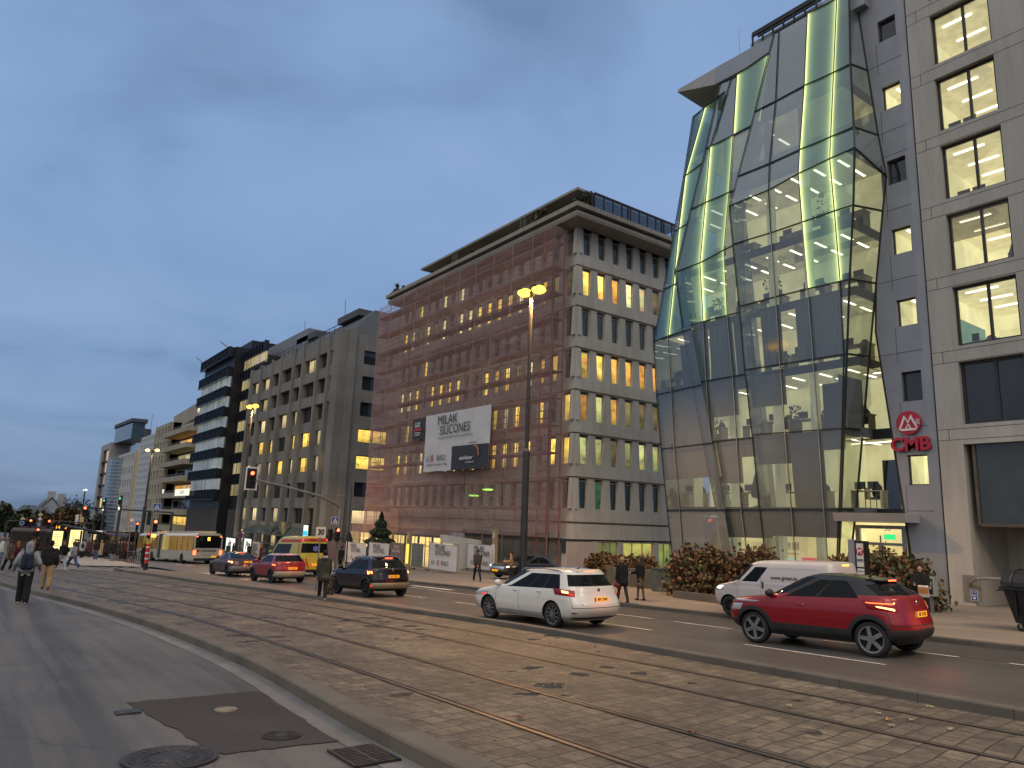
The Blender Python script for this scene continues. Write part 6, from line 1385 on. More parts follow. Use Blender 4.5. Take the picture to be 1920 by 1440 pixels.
# signal gantry with its long bent arm
Xg = hY(628, 1078, 20.2).x; Yg = 20.2
root = thing('traffic_light_gantry', 'traffic light gantry whose long bent arm holds a red signal over the road', 'traffic light', (Xg, Yg, zg(Xg, Yg)+.1)); TGA = root
zz_ = lambda px, py: hX(px, py, Xg)
a0, a1, a2, a3, a4, a5 = zz_(632, 968), zz_(631, 950), zz_(622, 940), zz_(600, 930), zz_(545, 915), zz_(481, 900)
MB().tube([(Xg, Yg, zg(Xg, Yg)), (Xg, Yg, a0.z)], .11, 10).build('pole', M_galv, root)
MB().tube([(Xg, Yg, a0.z), (Xg, Yg-.02, a1.z), (Xg, a2.y, a2.z), (Xg, a3.y, a3.z), (Xg, a4.y, a4.z), (Xg, a5.y, a5.z)], [.11, .11, .10, .09, .08, .07], 10).build('arm', M_galv, root)
c = zz_(471.5, 897); signal_head(root, (Xg+.05, c.y, c.z), 1.12, 0, E_redhot, True)
c = zz_(629, 996); signal_head(root, (Xg+.35, c.y, c.z-.2), 1., 0, E_redhot); c = zz_(618, 996); signal_head(root, (Xg+.1, c.y, c.z-.25), .9, 9, None)
def panel_sign(name, lab, cat, px, py, wpx, hpx, X, face, draw=None, post=True, grp=None, Y=None):
    c = hX(px, py, X) if X is not None else hY(px, py, Y); k = (hX(px+1, py, X)-c).length if X is not None else (hY(px+1, py, Y)-c).length
    w_, h_ = wpx*k, hpx*k; zb = zg(c.x, c.y)
    if X is None: w_ *= 1; 
    f = thing(name, lab, cat, (c.x, c.y, zb+.1), 0, grp)
    if post: MB().tube([(c.x-.04, c.y, zb), (c.x-.04, c.y, c.z+h_/2)], .035, 8).build('post', M_galv, f)
    return f, c, w_, h_
def boxsign(f, c, w_, h_, mats, nm='sign_face', round_=False):
    """plate facing +x (towards the viewer down the street)"""
    if round_:
        mb = MB(); mb.mat(0).lathe([(0, 0), (w_/2, 0), (w_/2, .02), (0, .02)], 24, (c.x, c.y, c.z), 'x').mat(1).lathe([(0, .024), (w_/2*.8, .024), (w_/2*.8, .02)], 24, (c.x, c.y, c.z), 'x')
    else:
        mb = MB(); mb.mat(0).box(c.x, c.x+.02, c.y-w_/2, c.y+w_/2, c.z-h_/2, c.z+h_/2).mat(1).box(c.x+.021, c.x+.024, c.y-w_/2*.9, c.y+w_/2*.9, c.z-h_/2*.9, c.z+h_/2*.9)
    return mb.build(nm, mats, f)
SW, SB = P('sign white', (.6, .6, .62), .5), P('sign blue', (.03, .08, .30), .4); SR = P('sign red', (.35, .02, .02), .4); SY = P('sign yellow', (.6, .38, .06), .4)
def crossing_sign(px, py, s, X, lab, post=True):
    f, c, w_, h_ = panel_sign('pedestrian_crossing_sign', lab, 'road sign', px, py, s, s, X, None, post=post, grp='blue pedestrian crossing signs')
    o = boxsign(f, c, w_, h_, [SW, SB]); x = c.x+.03; q = w_/2
    tri = [(-.78, -.68), (.78, -.68), (0, .75)]
    MB().slab([(x, c.y+a*q, c.z+b*q) for a, b in tri], (.006, 0, 0)).build('triangle', SW, f)
    mb = MB(); x += .01; A = lambda a, b: (x, c.y+a*q, c.z+b*q)
    mb.ball(A(0, .22), (.01, .09*q, .09*q)); mb.bar(A(0, .12), A(-.02, -.15), .01, .13*q); mb.bar(A(-.02, -.15), A(-.2, -.45), .01, .08*q).bar(A(-.02, -.15), A(.17, -.45), .01, .08*q).bar(A(0, .08), A(-.18, -.08), .01, .06*q).bar(A(0, .08), A(.18, -.05), .01, .06*q)
    for k in range(5): mb.bar(A(-.5+.25*k, -.62), A(-.45+.24*k, -.5), .01, .09*q)
    mb.build('figure', M_bt, f); return f
crossing_sign(628, 976.5, 13.5, Xg+.3, 'blue pedestrian crossing sign above the red signal on the gantry pole', False)
# 30 sign on its thin post near the walker
q = hG(588, 1111); X30 = q.x; f, c, w_, h_ = panel_sign('speed_sign', 'square white sign with black 30 on a thin post beside the walker', 'road sign', 601.5, 998, 18, 18, X30, None)
boxsign(f, c, w_, h_, [SW, P('sign cream', (.56, .54, .48), .5)]); text('30', h_*.78, M_bt, f, (.035, 0, c.z-f.location.z), (rad(90), 0, rad(90)), .003, bold=.012, sx=.85)
# post at the crossing with signals
q = hG(272, 1069); Xp, Yp = q.x, q.y
root = thing('traffic_light_post', 'traffic light post at the tram crossing with a burning red light and striped foot', 'traffic light', (Xp, Yp, q.z))
zt = hX(289, 945, Xp).z; MB().tube([(Xp, Yp, q.z), (Xp, Yp, zt)], .06, 8).build('pole', M_galv, root)
z1, z2 = hX(272, 1056, Xp).z, hX(277, 1020, Xp).z; MB().tube([(Xp+.02, Yp, z1), (Xp+.02, Yp, z2)], .13, 12).build('red_sleeve', P('red reflective sleeve', (.5, .03, .03), .3), root); MB().tube([(Xp, Yp, q.z), (Xp, Yp, z1)], .15, 12).build('foot', M_blackp, root)
for k in range(3): z = z1+(z2-z1)*(.2+.3*k); MB().tube([(Xp+.02, Yp, z), (Xp+.02, Yp, z+.10)], .134, 12).build('white_band', SW, root)
MB().tube([(Xp+.02, Yp, z2), (Xp+.02, Yp, z2+.28)], .12, 12).build('yellow_band', SY, root)
c = hX(291, 986, Xp+.3); signal_head(root, (Xp+.3, c.y, c.z), 1.0, 0, E_redhot); c = hX(281, 972, Xp); signal_head(root, (Xp-.1, c.y, c.z), 1., 9, None, facing=(-1, 0, 0))
c = hX(279, 1001, Xp+.2); signal_head(root, (Xp+.2, c.y, c.z-.1), .7, 0, E_red, n=2); c = hX(288, 1004.5, Xp+.3); MB().box(Xp+.3, Xp+.4, c.y-.14, c.y+.14, c.z-.1, c.z+.1).build('amber_box', E_amber, root)
crossing_sign(294.5, 951, 15, Xp+.1, 'blue pedestrian crossing sign on top of the post at the tram crossing', False)
crossing_sign(246, 985, 9, -76, 'small blue pedestrian crossing sign behind the waiting crowd')
# signs and signals of the far junction
def diamond(px, py, s, X, lab):
    f, c, w_, h_ = panel_sign('priority_sign', lab, 'road sign', px, py, s, s, X, None, grp='yellow priority road signs'); q = w_*.62
    for m, k, d in ((SW, 1, .0), (SY, .78, .012)): MB().slab([(c.x+.03+d, c.y, c.z+q*k), (c.x+.03+d, c.y+q*k, c.z), (c.x+.03+d, c.y, c.z-q*k), (c.x+.03+d, c.y-q*k, c.z)], (.01, 0, 0)).build('plate', m, f)
diamond(76, 965, 8, -112, 'yellow and white diamond priority sign, higher one'); diamond(42.5, 973, 8, -115, 'yellow and white diamond priority sign, lower one on the left')
for px, py, s, X, lab, ms in ((75, 973, 8, -111.9, 'round red and white no turn sign under the higher diamond', [SR, SW]), (247, 975, 9, -76.5, 'round no turning sign on the far signal arm', [SR, SW]), (41, 981, 9, -114.9, 'round blue arrow sign under the lower diamond', [SW, SB]), (450, 1004, 12.5, -55., 'round purple red no parking sign in front of the lamp post', [P('sign purple rim', (.34, .07, .10), .5), P('sign violet', (.10, .05, .14), .5)])):
    f, c, w_, h_ = panel_sign('round_sign', lab, 'road sign', px, py, s, s, X, None, grp='round road signs'); boxsign(f, c, w_, h_, ms, round_=True)
for px, py, s, X, lab in ((73, 983, 7, -111.8, 'blue sign at the foot of the far sign group'),):
    crossing_sign(px, py, s, X, 'tiny blue pedestrian sign below the round no turn sign', False)
def far_signal(px, py, X, lab, arm=0, s=1.2):
    c = hX(px, py, X); r0 = thing('far_traffic_light', lab, 'traffic light', (c.x, c.y, zg(c.x, c.y)), 0, 'distant red traffic lights'); signal_head(r0, (c.x, c.y, c.z-.35*s), s, 0, E_redhot)
    if arm: MB().tube([(c.x-.3, c.y, c.z), (c.x-.3, c.y+arm, c.z-.25)], .09, 5).tube([(c.x-.3, c.y+arm, c.z-.25), (c.x-.3, c.y+arm, zg(c.x, c.y))], .12, 6).build('arm', M_post, r0)
    else: MB().tube([(c.x-.2, c.y, c.z), (c.x-.2, c.y, zg(c.x, c.y))], .1, 6).build('pole', M_post, r0)
far_signal(58.5, 975, -112, 'distant red signal left of the higher diamond sign', -2.5); far_signal(93, 976, -110, 'distant red signal right of the higher diamond sign', 5); far_signal(160, 951, -92, 'bright red signal on an arm in front of the far tower', 9, 1.3); far_signal(72, 992, -108, 'low red signal above the left bus'); far_signal(258, 981, -84, 'dim pair of red signals right of the far no turning sign', 0, .9)
# bus stop shelter in the middle of the crowd with two bright posters
Xs_ = -98
root = thing('bus_stop_shelter', 'dark bus stop shelter with two bright yellow poster panels behind the crowd', 'bus shelter', (Xs_, hX(150, 1040, Xs_).y, zg(Xs_, 8)))
def pn(x0, x1, y0, y1, X=Xs_): a, b = hX(x0, y1, X), hX(x1, y0, X); return a.y, b.y, a.z, b.z
for x0_, x1_, y0_, y1_ in ((95, 119, 996, 1030), (128, 156, 994, 1026)):
    a, b, c, d = pn(x0_, x1_, y0_, y1_); MB().box(Xs_-.2, Xs_, a-.18, b+.18, c-.2, d+.18).build('poster_case', M_blackp, root); MB().box(Xs_+.01, Xs_+.03, a, b, c, d).build('poster', E('poster lit yellow', (1, .85, .32), 1.25), root)
    mb = MB(); r = random.Random(x0_)
    for k in range(6): z = c+(d-c)*(.2+.12*k); mb.box(Xs_+.035, Xs_+.045, a+.2, a+(b-a)*r.uniform(.4, .9), z, z+.06)
    mb.build('poster_print', P('poster print', (.4, .28, .08), .6), root)
a, b, c, d = pn(104, 125, 984, 994); MB().box(Xs_-.3, Xs_, a, b, c, d).build('display_case', M_blackp, root); text('14   3', (d-c)*.8, E('amber digits', (1, .4, .03), 2.2), root, Vector((Xs_+.03, (a+b)/2, (c+d)/2))-BASE[root.name], (rad(90), 0, rad(90)))
a, b, c, d = pn(118, 196, 988, 1000); MB().raw([(Xs_-3, a, d), (Xs_+.5, a, d-.1), (Xs_+.5, b, c), (Xs_-3, b, c), (Xs_-3, a, d+.2), (Xs_+.5, a, d+.1), (Xs_+.5, b, c+.2), (Xs_-3, b, c+.2)], [(0, 3, 2, 1), (4, 5, 6, 7), (0, 1, 5, 4), (1, 2, 6, 5), (2, 3, 7, 6), (3, 0, 4, 7)]).build('roof', M_post, root)
mb = MB()
for px in (124, 148, 170, 190): q = hX(px, 1030, Xs_); mb.box(Xs_-.1, Xs_+.1, q.y-.1, q.y+.1, zg(Xs_, q.y), hX(px, 995, Xs_).z)
mb.build('post', M_post, root); a, b, c, d = pn(170, 186, 1002, 1012, Xs_-1); MB().box(Xs_-1, Xs_-.98, a, b, c, d).build('back_light', E('shelter light', (1, .8, .35), .8), root)
# direction sign stacks behind the stop
f, c, w_, h_ = panel_sign('direction_sign', 'pale stack of six direction sign plates behind the bus stop', 'road sign', 144, 973.5, 6, 20, -118, None); 
for k in range(6): boxsign(f, c+Vector((0, 0, h_*(.42-.165*k))), w_, h_*.14, [SW, SW], 'plate')
f, c, w_, h_ = panel_sign('direction_sign', 'yellowish stack of five direction sign plates behind the bus stop', 'road sign', 153, 973.5, 8, 20, -118, None)
for k in range(5): boxsign(f, c+Vector((0, 0, h_*(.42-.2*k))), w_, h_*.17, [P('sign pale yellow', (.45, .38, .2), .5)]*2, 'plate')
# railing by the crossing
root = thing('pedestrian_railing', 'dark pedestrian railing between the crossing and the road', 'railing', (-62, 12, zg(-62, 12))); p0, p1 = hG(236, 1056), hG(266, 1062); mb = MB()
for k in range(9): p = p0.lerp(p1, k/8); mb.tube([(p.x, p.y, p.z), (p.x, p.y, p.z+1.05)], .035, 5)
mb.tube([p0+Vector((0, 0, 1.05)), p1+Vector((0, 0, 1.05))], .035, 5).tube([p0+Vector((0, 0, .5)), p1+Vector((0, 0, .5))], .025, 5); mb.build('rail', M_post, root)
# pavement stop by the precast block: lit posters, board, blue totem
for px, w_, yt, yb, Y, lab, m in ((432, 19, 1010, 1032, 24.5, 'lit white poster with a portrait at the bus stop left of the lamp post', 'p1'), (464, 15, 1011, 1034, 25.5, 'lit white poster panel right of the purple sign', 'p2')):
    a, b = hY(px-w_/2, yb, Y), hY(px+w_/2, yt, Y); f = thing('poster_panel', lab, 'poster', ((a.x+b.x)/2, Y, zg(a.x, Y)+.12), 0, 'lit posters at the bus stop'); MB().box(a.x-.1, b.x+.1, Y, Y+.15, a.z-.1, b.z+.15).box(a.x-.1, a.x, Y, Y+.15, zg(a.x, Y), a.z).box(b.x, b.x+.1, Y, Y+.15, zg(a.x, Y), a.z).build('case', M_blackp, f); MB().box(a.x, b.x, Y-.02, Y-.005, a.z, b.z).build('poster', E('poster lit white', (.85, .95, .88), 1.0), f)
    mb = MB(); cx_ = (a.x+b.x)/2; mb.tube([(cx_-.5, Y-.03, a.z+.3), (cx_-.2, Y-.03, a.z+1.2), (cx_+.4, Y-.03, a.z+1.0), (cx_+.2, Y-.03, a.z+.4)], .06, 5).ball((cx_-.1, Y-.03, a.z+.9), (.3, .02, .25)); mb.build('print', P('poster blush', (.5, .35, .3), .6), f)
q0, q1 = hY(471, 1042, 23.5), hY(487, 1017, 23.5); f = thing('notice_board', 'white notice board on legs beside the lit posters', 'notice board', ((q0.x+q1.x)/2, 23.5, zg(q0.x, 23.5)+.12)); MB().box(q0.x, q1.x, 23.5, 23.56, q0.z, q1.z).build('board', P('board grey white', (.42, .41, .40), .6), f); MB().box(q0.x+.1, q0.x+.16, 23.5, 23.56, zg(q0.x, 23.5), q0.z).box(q1.x-.16, q1.x-.1, 23.5, 23.56, zg(q0.x, 23.5), q0.z).build('leg', M_post, f)
mb = MB(); r = random.Random(2)
for k in range(9): z = q0.z+(q1.z-q0.z)*(.1+.09*k); mb.box(q0.x+.15, q0.x+.15+(q1.x-q0.x-.3)*r.uniform(.5, 1), 23.485, 23.498, z, z+.05)
mb.build('print', M_bt, f)
q0, q1 = hY(567.5, 1018, 22.5), hY(578.5, 985, 22.5); f = thing('totem', 'lit white and turquoise totem behind the ambulance', 'totem', ((q0.x+q1.x)/2, 22.5, zg(q0.x, 22.5)+.12)); MB().box(q0.x-.12, q1.x+.12, 22.5, 22.75, zg(q0.x, 22.5), q1.z+.1).build('case', M_blackp, f)
h_ = q1.z-q0.z; MB().box(q0.x, q1.x, 22.46, 22.49, q0.z, q1.z).build('panel', E('totem white', (.85, .95, .8), 1.0), f); MB().box(q0.x, q1.x, 22.44, 22.458, q0.z+h_*.42, q0.z+h_*.68).build('band', E('totem turquoise', (.05, .55, .75), 1.0), f)
# thin camera mast by the gantry
q = hY(648, 1065, 22.5); f = thing('camera_mast', 'thin dark mast with a small camera arm in front of the grey block', 'mast', (q.x, 22.5, zg(q.x, 22.5))); zt = hY(645, 910, 22.5).z; MB().tube([(q.x, 22.5, zg(q.x, 22.5)), (q.x, 22.5, zt)], [.06, .035], 6).build('pole', M_post, f); za = hY(645, 930, 22.5).z; xa_ = hY(622, 930, 22.5).x; MB().tube([(q.x, 22.5, za), (xa_, 22.5, za)], .02, 4).build('arm', M_post, f); MB().box(xa_-.12, xa_+.12, 22.4, 22.6, za, za+.3).build('camera', M_galv, f)
# tenant totem of the glass building
q0, q1 = hG(1597, 1120, .12), None; Yt = 24.6; a, b = hY(1593, 1085, Yt), hY(1624, 1085, Yt); zb = zg(a.x, Yt)+.12; zt = hY(1606, 1012, Yt).z
f = thing('tenant_sign', 'grey and black tenant totem with a red emblem and white name plates', 'sign', ((a.x+b.x)/2, Yt, zb)); wd = b.x-a.x
MB().box(a.x, a.x+wd*.42, Yt, Yt+.3, zb, zt).build('grey_slab', M_pan, f); MB().box(a.x+wd*.42, b.x, Yt-.02, Yt+.3, zb, zt-.03).build('black_slab', M_blackp, f)
x0_, x1_ = a.x+wd*.54, b.x-.03; zc = zt-.12
for k, (h_, txt) in enumerate(((.78, None), (.19, 'O NORDEA'), (.19, 'EUROBANK'), (.19, 'D DEGROOF'), (.19, ''), (.19, ''))):
    if k in (1, 2, 3): txt = ['', '●  ━━━━', '━━━━━', '▪  ━━━━'][k]
    MB().box(x0_, x1_, Yt-.04, Yt-.022, zc-h_, zc).build('name_plate', P('plate white', (.5, .5, .5), .5), f)
    if txt: text(txt, .085, M_bt, f, Vector(((x0_+x1_)/2, Yt-.05, zc-h_/2))-BASE[f.name], (rad(90), 0, 0))
    if k == 0:
        c_ = Vector(((x0_+x1_)/2, Yt-.05, zc-.27)); MB().lathe([(0, -.004), (.13, -.004), (.13, .004)], 20, tuple(c_), 'y').build('emblem', M_red, f); text('M', .2, M_wh, f, c_+Vector((0, -.012, .0))-BASE[f.name], (rad(90), 0, 0), bold=.008); text('招商銀行', .08, M_bt, f, c_+Vector((0, -.01, -.28))-BASE[f.name], (rad(90), 0, 0))
    zc -= h_+.05
# pay terminal
q = hG(1744, 1166, .12); Yt = 26.0; c = hY(1742, 1100, Yt); zb = zg(c.x, Yt)+.12; zt = hY(1742, 1081, Yt).z; f = thing('parking_terminal', 'small grey intercom post behind the woman with the paper bag', 'terminal', (c.x, Yt, zb)); MB().box(c.x-.06, c.x+.06, Yt, Yt+.12, zb, zt-.6).build('post', M_galv, f); MB().box(c.x-.22, c.x+.2, Yt-.1, Yt+.2, zt-.62, zt).build('housing', M_alu, f); MB().box(c.x+.04, c.x+.16, Yt-.12, Yt-.1, zt-.56, zt-.06).build('front_panel', M_blackp, f); MB().box(c.x+.07, c.x+.13, Yt-.13, Yt-.12, zt-.38, zt-.16).build('screen', P('plate white', (.5, .5, .5), .5), f)
# wheeled rubbish bin
Yb = 22.4; q = hG(1886, 1181, .12); s = thing('rubbish_bin', 'large black four wheeled rubbish bin with a domed lid at the right edge', 'bin', (q.x+.35, q.y+.3, q.z), rad(-8)); BASE[s.name] = Vector()
mb = MB(); z0_, z1_ = .22, 1.12; mb.raw([(-.0, -.42, z0_), (1.2, -.42, z0_), (1.2, .42, z0_), (-.0, .42, z0_), (-.22, -.52, z1_), (1.38, -.52, z1_), (1.38, .52, z1_), (-.22, .52, z1_)], [(0, 3, 2, 1), (0, 1, 5, 4), (1, 2, 6, 5), (2, 3, 7, 6), (3, 0, 4, 7)])
mb.box(-.27, 1.43, -.57, .57, z1_-.07, z1_+.0)
for x in (.1, .45, .8, 1.15): mb.box(x-.015, x+.015, -.56, -.45, .4, z1_)
M_bin = P('black bin plastic', (.012, .012, .013), .42, 0, .15, 3, .12, 30); mb.build('body', M_bin, s)
mb = MB(); n = 12
for i in range(n):
    a, b = pi*i/n, pi*(i+1)/n; f_ = lambda q_: (-.24+ .0, -.55*cos(q_), z1_+.02+.42*sin(q_))
    pa, pb = f_(a), f_(b); mb.face([(-.24, pa[1], pa[2]), (-.24, pb[1], pb[2]), (1.4, pb[1], pb[2]), (1.4, pa[1], pa[2])])
for x in (-.24, 1.4): mb.face([(x, -.55*cos(pi*i/n), z1_+.02+.42*sin(pi*i/n)) for i in range(n+1)])
for x in (0., .5, 1.0): mb.tube([(x, -.56*cos(pi*i/n), z1_+.03+.43*sin(pi*i/n)) for i in range(n+1)], .018, 4)
mb.build('lid', M_bin, s)
mb = MB(); mb.tube([(-.3, -.5, z1_-.1), (-.42, -.4, z1_-.12), (-.42, .4, z1_-.12), (-.3, .5, z1_-.1)], .02, 6); mb.build('grip', M_bin, s)
for x in (.1, 1.1):
    for y in (-.36, .36):
        w1 = MB(); w1.lathe([(.04, -.03), (.1, -.03), (.115, 0), (.1, .03), (.04, .03)], 16, (x, y, .115), 'y'); o = w1.build('wheel', M_blackp, s); MB().box(x-.03, x+.03, y-.05, y-.035, .1, .24).build('fork', M_galv, s)
# ------------------------------------------------------------------ vehicles
def paint(name, col, ro=.28, me=.2, coat=.45):
    if name in MATS: return MATS[name]
    t_ = NT(name); v = t_.pos('Object'); n = t_.noise(v, 1.2, 3); d = t_.noise(v, 160, 2)
    c = t_.mixc(n, tuple(q*.9 for q in col), tuple(min(q*1.1, 1) for q in col)); zc = t_.n('ShaderNodeSeparateXYZ', {0: t_.n('ShaderNodeTexCoord').outputs['Object']}).outputs['Z']
    dirt = t_.math('MULTIPLY', t_.n('ShaderNodeMapRange', {'Value': zc, 'From Min': .55, 'From Max': .2}).outputs[0], t_.math('MULTIPLY_ADD', n, .8, .1))
    c = t_.mixc(dirt, c, (.10, .085, .07)); rr_ = t_.math('MULTIPLY_ADD', dirt, .4, ro)
    MATS[name] = t_.out(t_.pbr(c, rr_, me, t_.bump(d, .02, .002), .5, **{'Coat Weight': coat, 'Coat Roughness': .05})); return MATS[name]
M_trim = P('black car trim', (.018, .018, .018), .55, 0, .15, 4, .05); M_well = P('wheel well black', (.006, .006, .006), .9, 0, 0); M_tyre = P('tyre rubber', (.016, .016, .016), .75, 0, .2, 6, .2); M_rim = P('alloy rim', (.30, .29, .28), .3, .8, .15, 6, 0); M_rimd = P('dark rim', (.03, .03, .032), .35, .5, .1)
M_cglass = glassdark('car glass', (.008, .009, .010), .03, .2); M_chrome = P('chrome', (.5, .5, .5), .15, 1., .1)
E_brake = E('brake light', (1, .10, .03), 5.0); E_tail = E('tail light', (1, .03, .02), 1.4); M_lens = P('red lamp glass', (.22, .008, .008), .12, 0, .1); E_brakec = E('brake light core', (1, .34, .10), 8.); E_head = E('headlight lit', (1, .88, .62), 9.); M_plate = None
def plate_mat():
    t_ = NT('yellow number plate'); a = t_.n('ShaderNodeBsdfDiffuse', {'Color': (.75, .36, .02, 1)}).outputs[0]; b = t_.n('ShaderNodeEmission', {'Color': (1, .45, .03, 1), 'Strength': .42}).outputs[0]  # emission puts the plate lamps' light into the plate's own colour
    return t_.out(t_.n('ShaderNodeAddShader', {0: a, 1: b}).outputs[0])
M_plate = plate_mat()
class Car:
    def __init__(s, name, lab, cat, loc, phi, rows, body, n=3.0, Nc=11, Ns=46, tap=(.6, .4), glass=None, belt=(0, 0, 0), pitch=.036, group=None, roofm=None, trim_z=0, ang=28):
        s.rows = []; K = rows; s.n = n
        for i in range(len(K)-1):
            p0, p1, p2, p3 = K[max(i-1, 0)], K[i], K[i+1], K[min(i+2, len(K)-1)]; m = 4 if p2[0]-p1[0] > .06 or abs(p2[1]-p1[1]) > .2 else 2
            for j in range(m):
                t = j/m; r = []
                for q in range(len(p1)):
                    m1, m2 = (p2[q]-p0[q])/2, (p3[q]-p1[q])/2
                    if q == 0: m1 = m2 = p2[q]-p1[q]
                    v = (2*t**3-3*t*t+1)*p1[q]+(t**3-2*t*t+t)*m1+(-2*t**3+3*t*t)*p2[q]+(t**3-t*t)*m2
                    lo, hi = min(p1[q], p2[q]), max(p1[q], p2[q]); r.append(min(max(v, lo), hi))
                s.rows.append(r)
        s.rows.append(list(K[-1])); s.tap = tap; s.belt = belt
        s.root = thing(name, lab, cat, loc, 0, group); s.root.rotation_euler = (0, pitch, phi); BASE[s.root.name] = Vector()
        g = glass or {}; mb = MB(); M = 2*(2*Nc+Ns); nl = len(s.rows)
        cols = [('F', i/Nc) for i in range(Nc)]+[('S', j/Ns) for j in range(Ns)]+[('R', 1-i/Nc) for i in range(Nc)]; cols.append(('R', 0.)); half = len(cols)-1
        for r in s.rows:
            pts = [s.P(c, r) for c in cols]; s_pts = pts+[(x, -y, z) for x, y, z in pts[-2:0:-1]]
            mb.v += s_pts
        M = 2*half
        for k in range(nl-1):
            zc = (s.rows[k][0]+s.rows[k+1][0])/2
            for i in range(M):
                j = i if i < half else M-1-i; kd, u = cols[j]; kd2, u2 = cols[j+1] if j+1 < len(cols) else cols[j]
                if kd == 'F': side = 'F'; uu = (u+1/Nc/2)
                elif kd == 'S': side = 'S'; uu = u+1/Ns/2
                else: side = 'R'; uu = u-1/Nc/2
                m = 0
                if zc < trim_z: m = 1
                if g:
                    z0_, z1_ = g['z']
                    if side == 'S' and z0_ < zc < z1_:
                        a, b = g['s']; 
                        if a < uu < b: m = 2
                        for p, q in g.get('pil', ()):
                            if p < uu < q: m = 1
                    if side == 'F' and g['w'][0] < zc < g['w'][1] and uu < .88: m = 2
                    if side == 'R' and g['r'] and g['r'][0] < zc < g['r'][1] and uu < g.get('ru', .8): m = 2
                    if side == 'S' and z0_-.02 < zc < z1_ and 'q' in g and g['q'][0] < uu < g['q'][1]: m = 2
                if m == 0 and roofm is not None and zc > roofm: m = 3
                mb.f.append((k*M+i, k*M+(i+1) % M, (k+1)*M+(i+1) % M, (k+1)*M+i)); mb.mi.append(m)
        mb.f.append(tuple(reversed(range(M)))); mb.mi.append(1)
        tp = (nl-1)*M; c_ = len(mb.v); zt = s.rows[-1][0]; L_ = [tp+i for i in range(M)]
        for i in range(half//1):
            a, b = i, i+1; aa, bb = (M-a) % M, (M-b) % M
            f = [tp+a, tp+b, tp+bb, tp+aa]; f2 = []
            for q in f:
                if q not in f2: f2.append(q)
            if len(f2) > 2: mb.f.append(tuple(f2)); mb.mi.append(3 if roofm is not None else 0)
        s.bodymat = body; s.mats = [body, M_trim, M_cglass, P('black roof paint', (.007, .008, .011), .22, 0, .1, 1, 0, 40, .4, .3) if roofm is not None else body, M_well]
        s.mb = mb; s.ang = ang
    def P(s, c, r):
        z, xf, xr, w_ = r[:4]; k, u = c; n = s.n; Lc = xf-xr; af, ar = min(s.tap[0], .36*Lc), min(s.tap[1], .36*Lc); e_ = 2/n
        if k == 'F': th = u*pi/2; x, y = xf-af+af*abs(cos(th))**e_, w_*abs(sin(th))**e_
        elif k == 'S': x, y = (xf-af)+((xr+ar)-(xf-af))*u, w_
        else: th = u*pi/2; x, y = xr+ar-ar*abs(cos(th))**e_, w_*abs(sin(th))**e_
        if s.belt[2]:
            b = math.exp(-((z-s.belt[0])/s.belt[1])**2); z += s.belt[2]*b*max(0, min(1, (1.2-x)/3))
        return (x, y, z)
    def at(s, z):
        R = s.rows
        for a, b in zip(R, R[1:]):
            if a[0] <= z <= b[0]+1e-6: t = (z-a[0])/max(b[0]-a[0], 1e-6); return [z]+[a[q]+(b[q]-a[q])*t for q in (1, 2, 3)]
        return R[-1] if z > R[-1][0] else R[0]
    def surf(s, end, a, z, off=.006):
        """point on the skin: a 0 at the end's centre line, 1 where the side begins, beyond that metres along the side; sign = side"""
        r = s.at(z); sg = 1 if a >= 0 else -1; a = abs(a)
        def pt(a, r):
            if a <= 1: return Vector(s.P((end, a), r))
            p = Vector(s.P(('S', 0 if end == 'F' else 1), r)); p.x += (a-1)*(-1 if end == 'F' else 1); return p
        p = pt(a, r); q = pt(a+.02, r); up = pt(a, s.at(z+.03)); t1, t2 = q-p, up-p; nrm = t1.cross(t2)
        if nrm.length < 1e-9: nrm = Vector((1 if end == 'F' else -1, 0, 0))
        nrm.normalize(); c = Vector((((s.rows[0][1]+s.rows[0][2])/2), 0, .8))
        if nrm.dot(p-c) < 0: nrm = -nrm
        p += nrm*off; p.y *= sg; return p
    def finish(s, wheels, Rw, Ra, depth=.34, tyre_w=.22, rim=None, spokes=5, rimr=.70, twin=False, flare=None):
        o = s.mb.build('body', s.mats, None); BASE.pop(o.name, None)
        cb = MB(); wmax = max(r[3] for r in s.rows); nseg = 36
        for x in wheels:
            for sg in (1, -1):
                y0_, y1_ = sorted((sg*(wmax+.2), sg*(wmax-depth))); base = len(cb.v)
                for y in (y0_, y1_):
                    for k in range(nseg): a = 2*pi*k/nseg; cb.v.append((x+Ra*cos(a), y, Rw+Ra*sin(a)))
                for k in range(nseg): cb.f.append((base+k, base+nseg+k, base+nseg+(k+1) % nseg, base+(k+1) % nseg)); cb.mi.append(0)
                cb.f.append(tuple(base+k for k in range(nseg))); cb.f.append(tuple(base+nseg+k for k in reversed(range(nseg)))); cb.mi += [0, 0]
        cut = cb.build('cutter', M_well, None)
        for ob in (o, cut):
            bm = bmesh.new(); bm.from_mesh(ob.data); bmesh.ops.remove_doubles(bm, verts=bm.verts, dist=.0005); bmesh.ops.recalc_face_normals(bm, faces=bm.faces); bm.to_mesh(ob.data); bm.free()
        md = o.modifiers.new('arch', 'BOOLEAN'); md.operation = 'DIFFERENCE'; md.object = cut; md.solver = 'EXACT'; md.material_mode = 'TRANSFER'
        bpy.context.view_layer.update(); dg = bpy.context.evaluated_depsgraph_get(); me = bpy.data.meshes.new_from_object(o.evaluated_get(dg))
        bpy.data.objects.remove(o); bpy.data.objects.remove(cut); mats = list(me.materials)
        gi = mats.index(M_cglass) if M_cglass in mats else -1
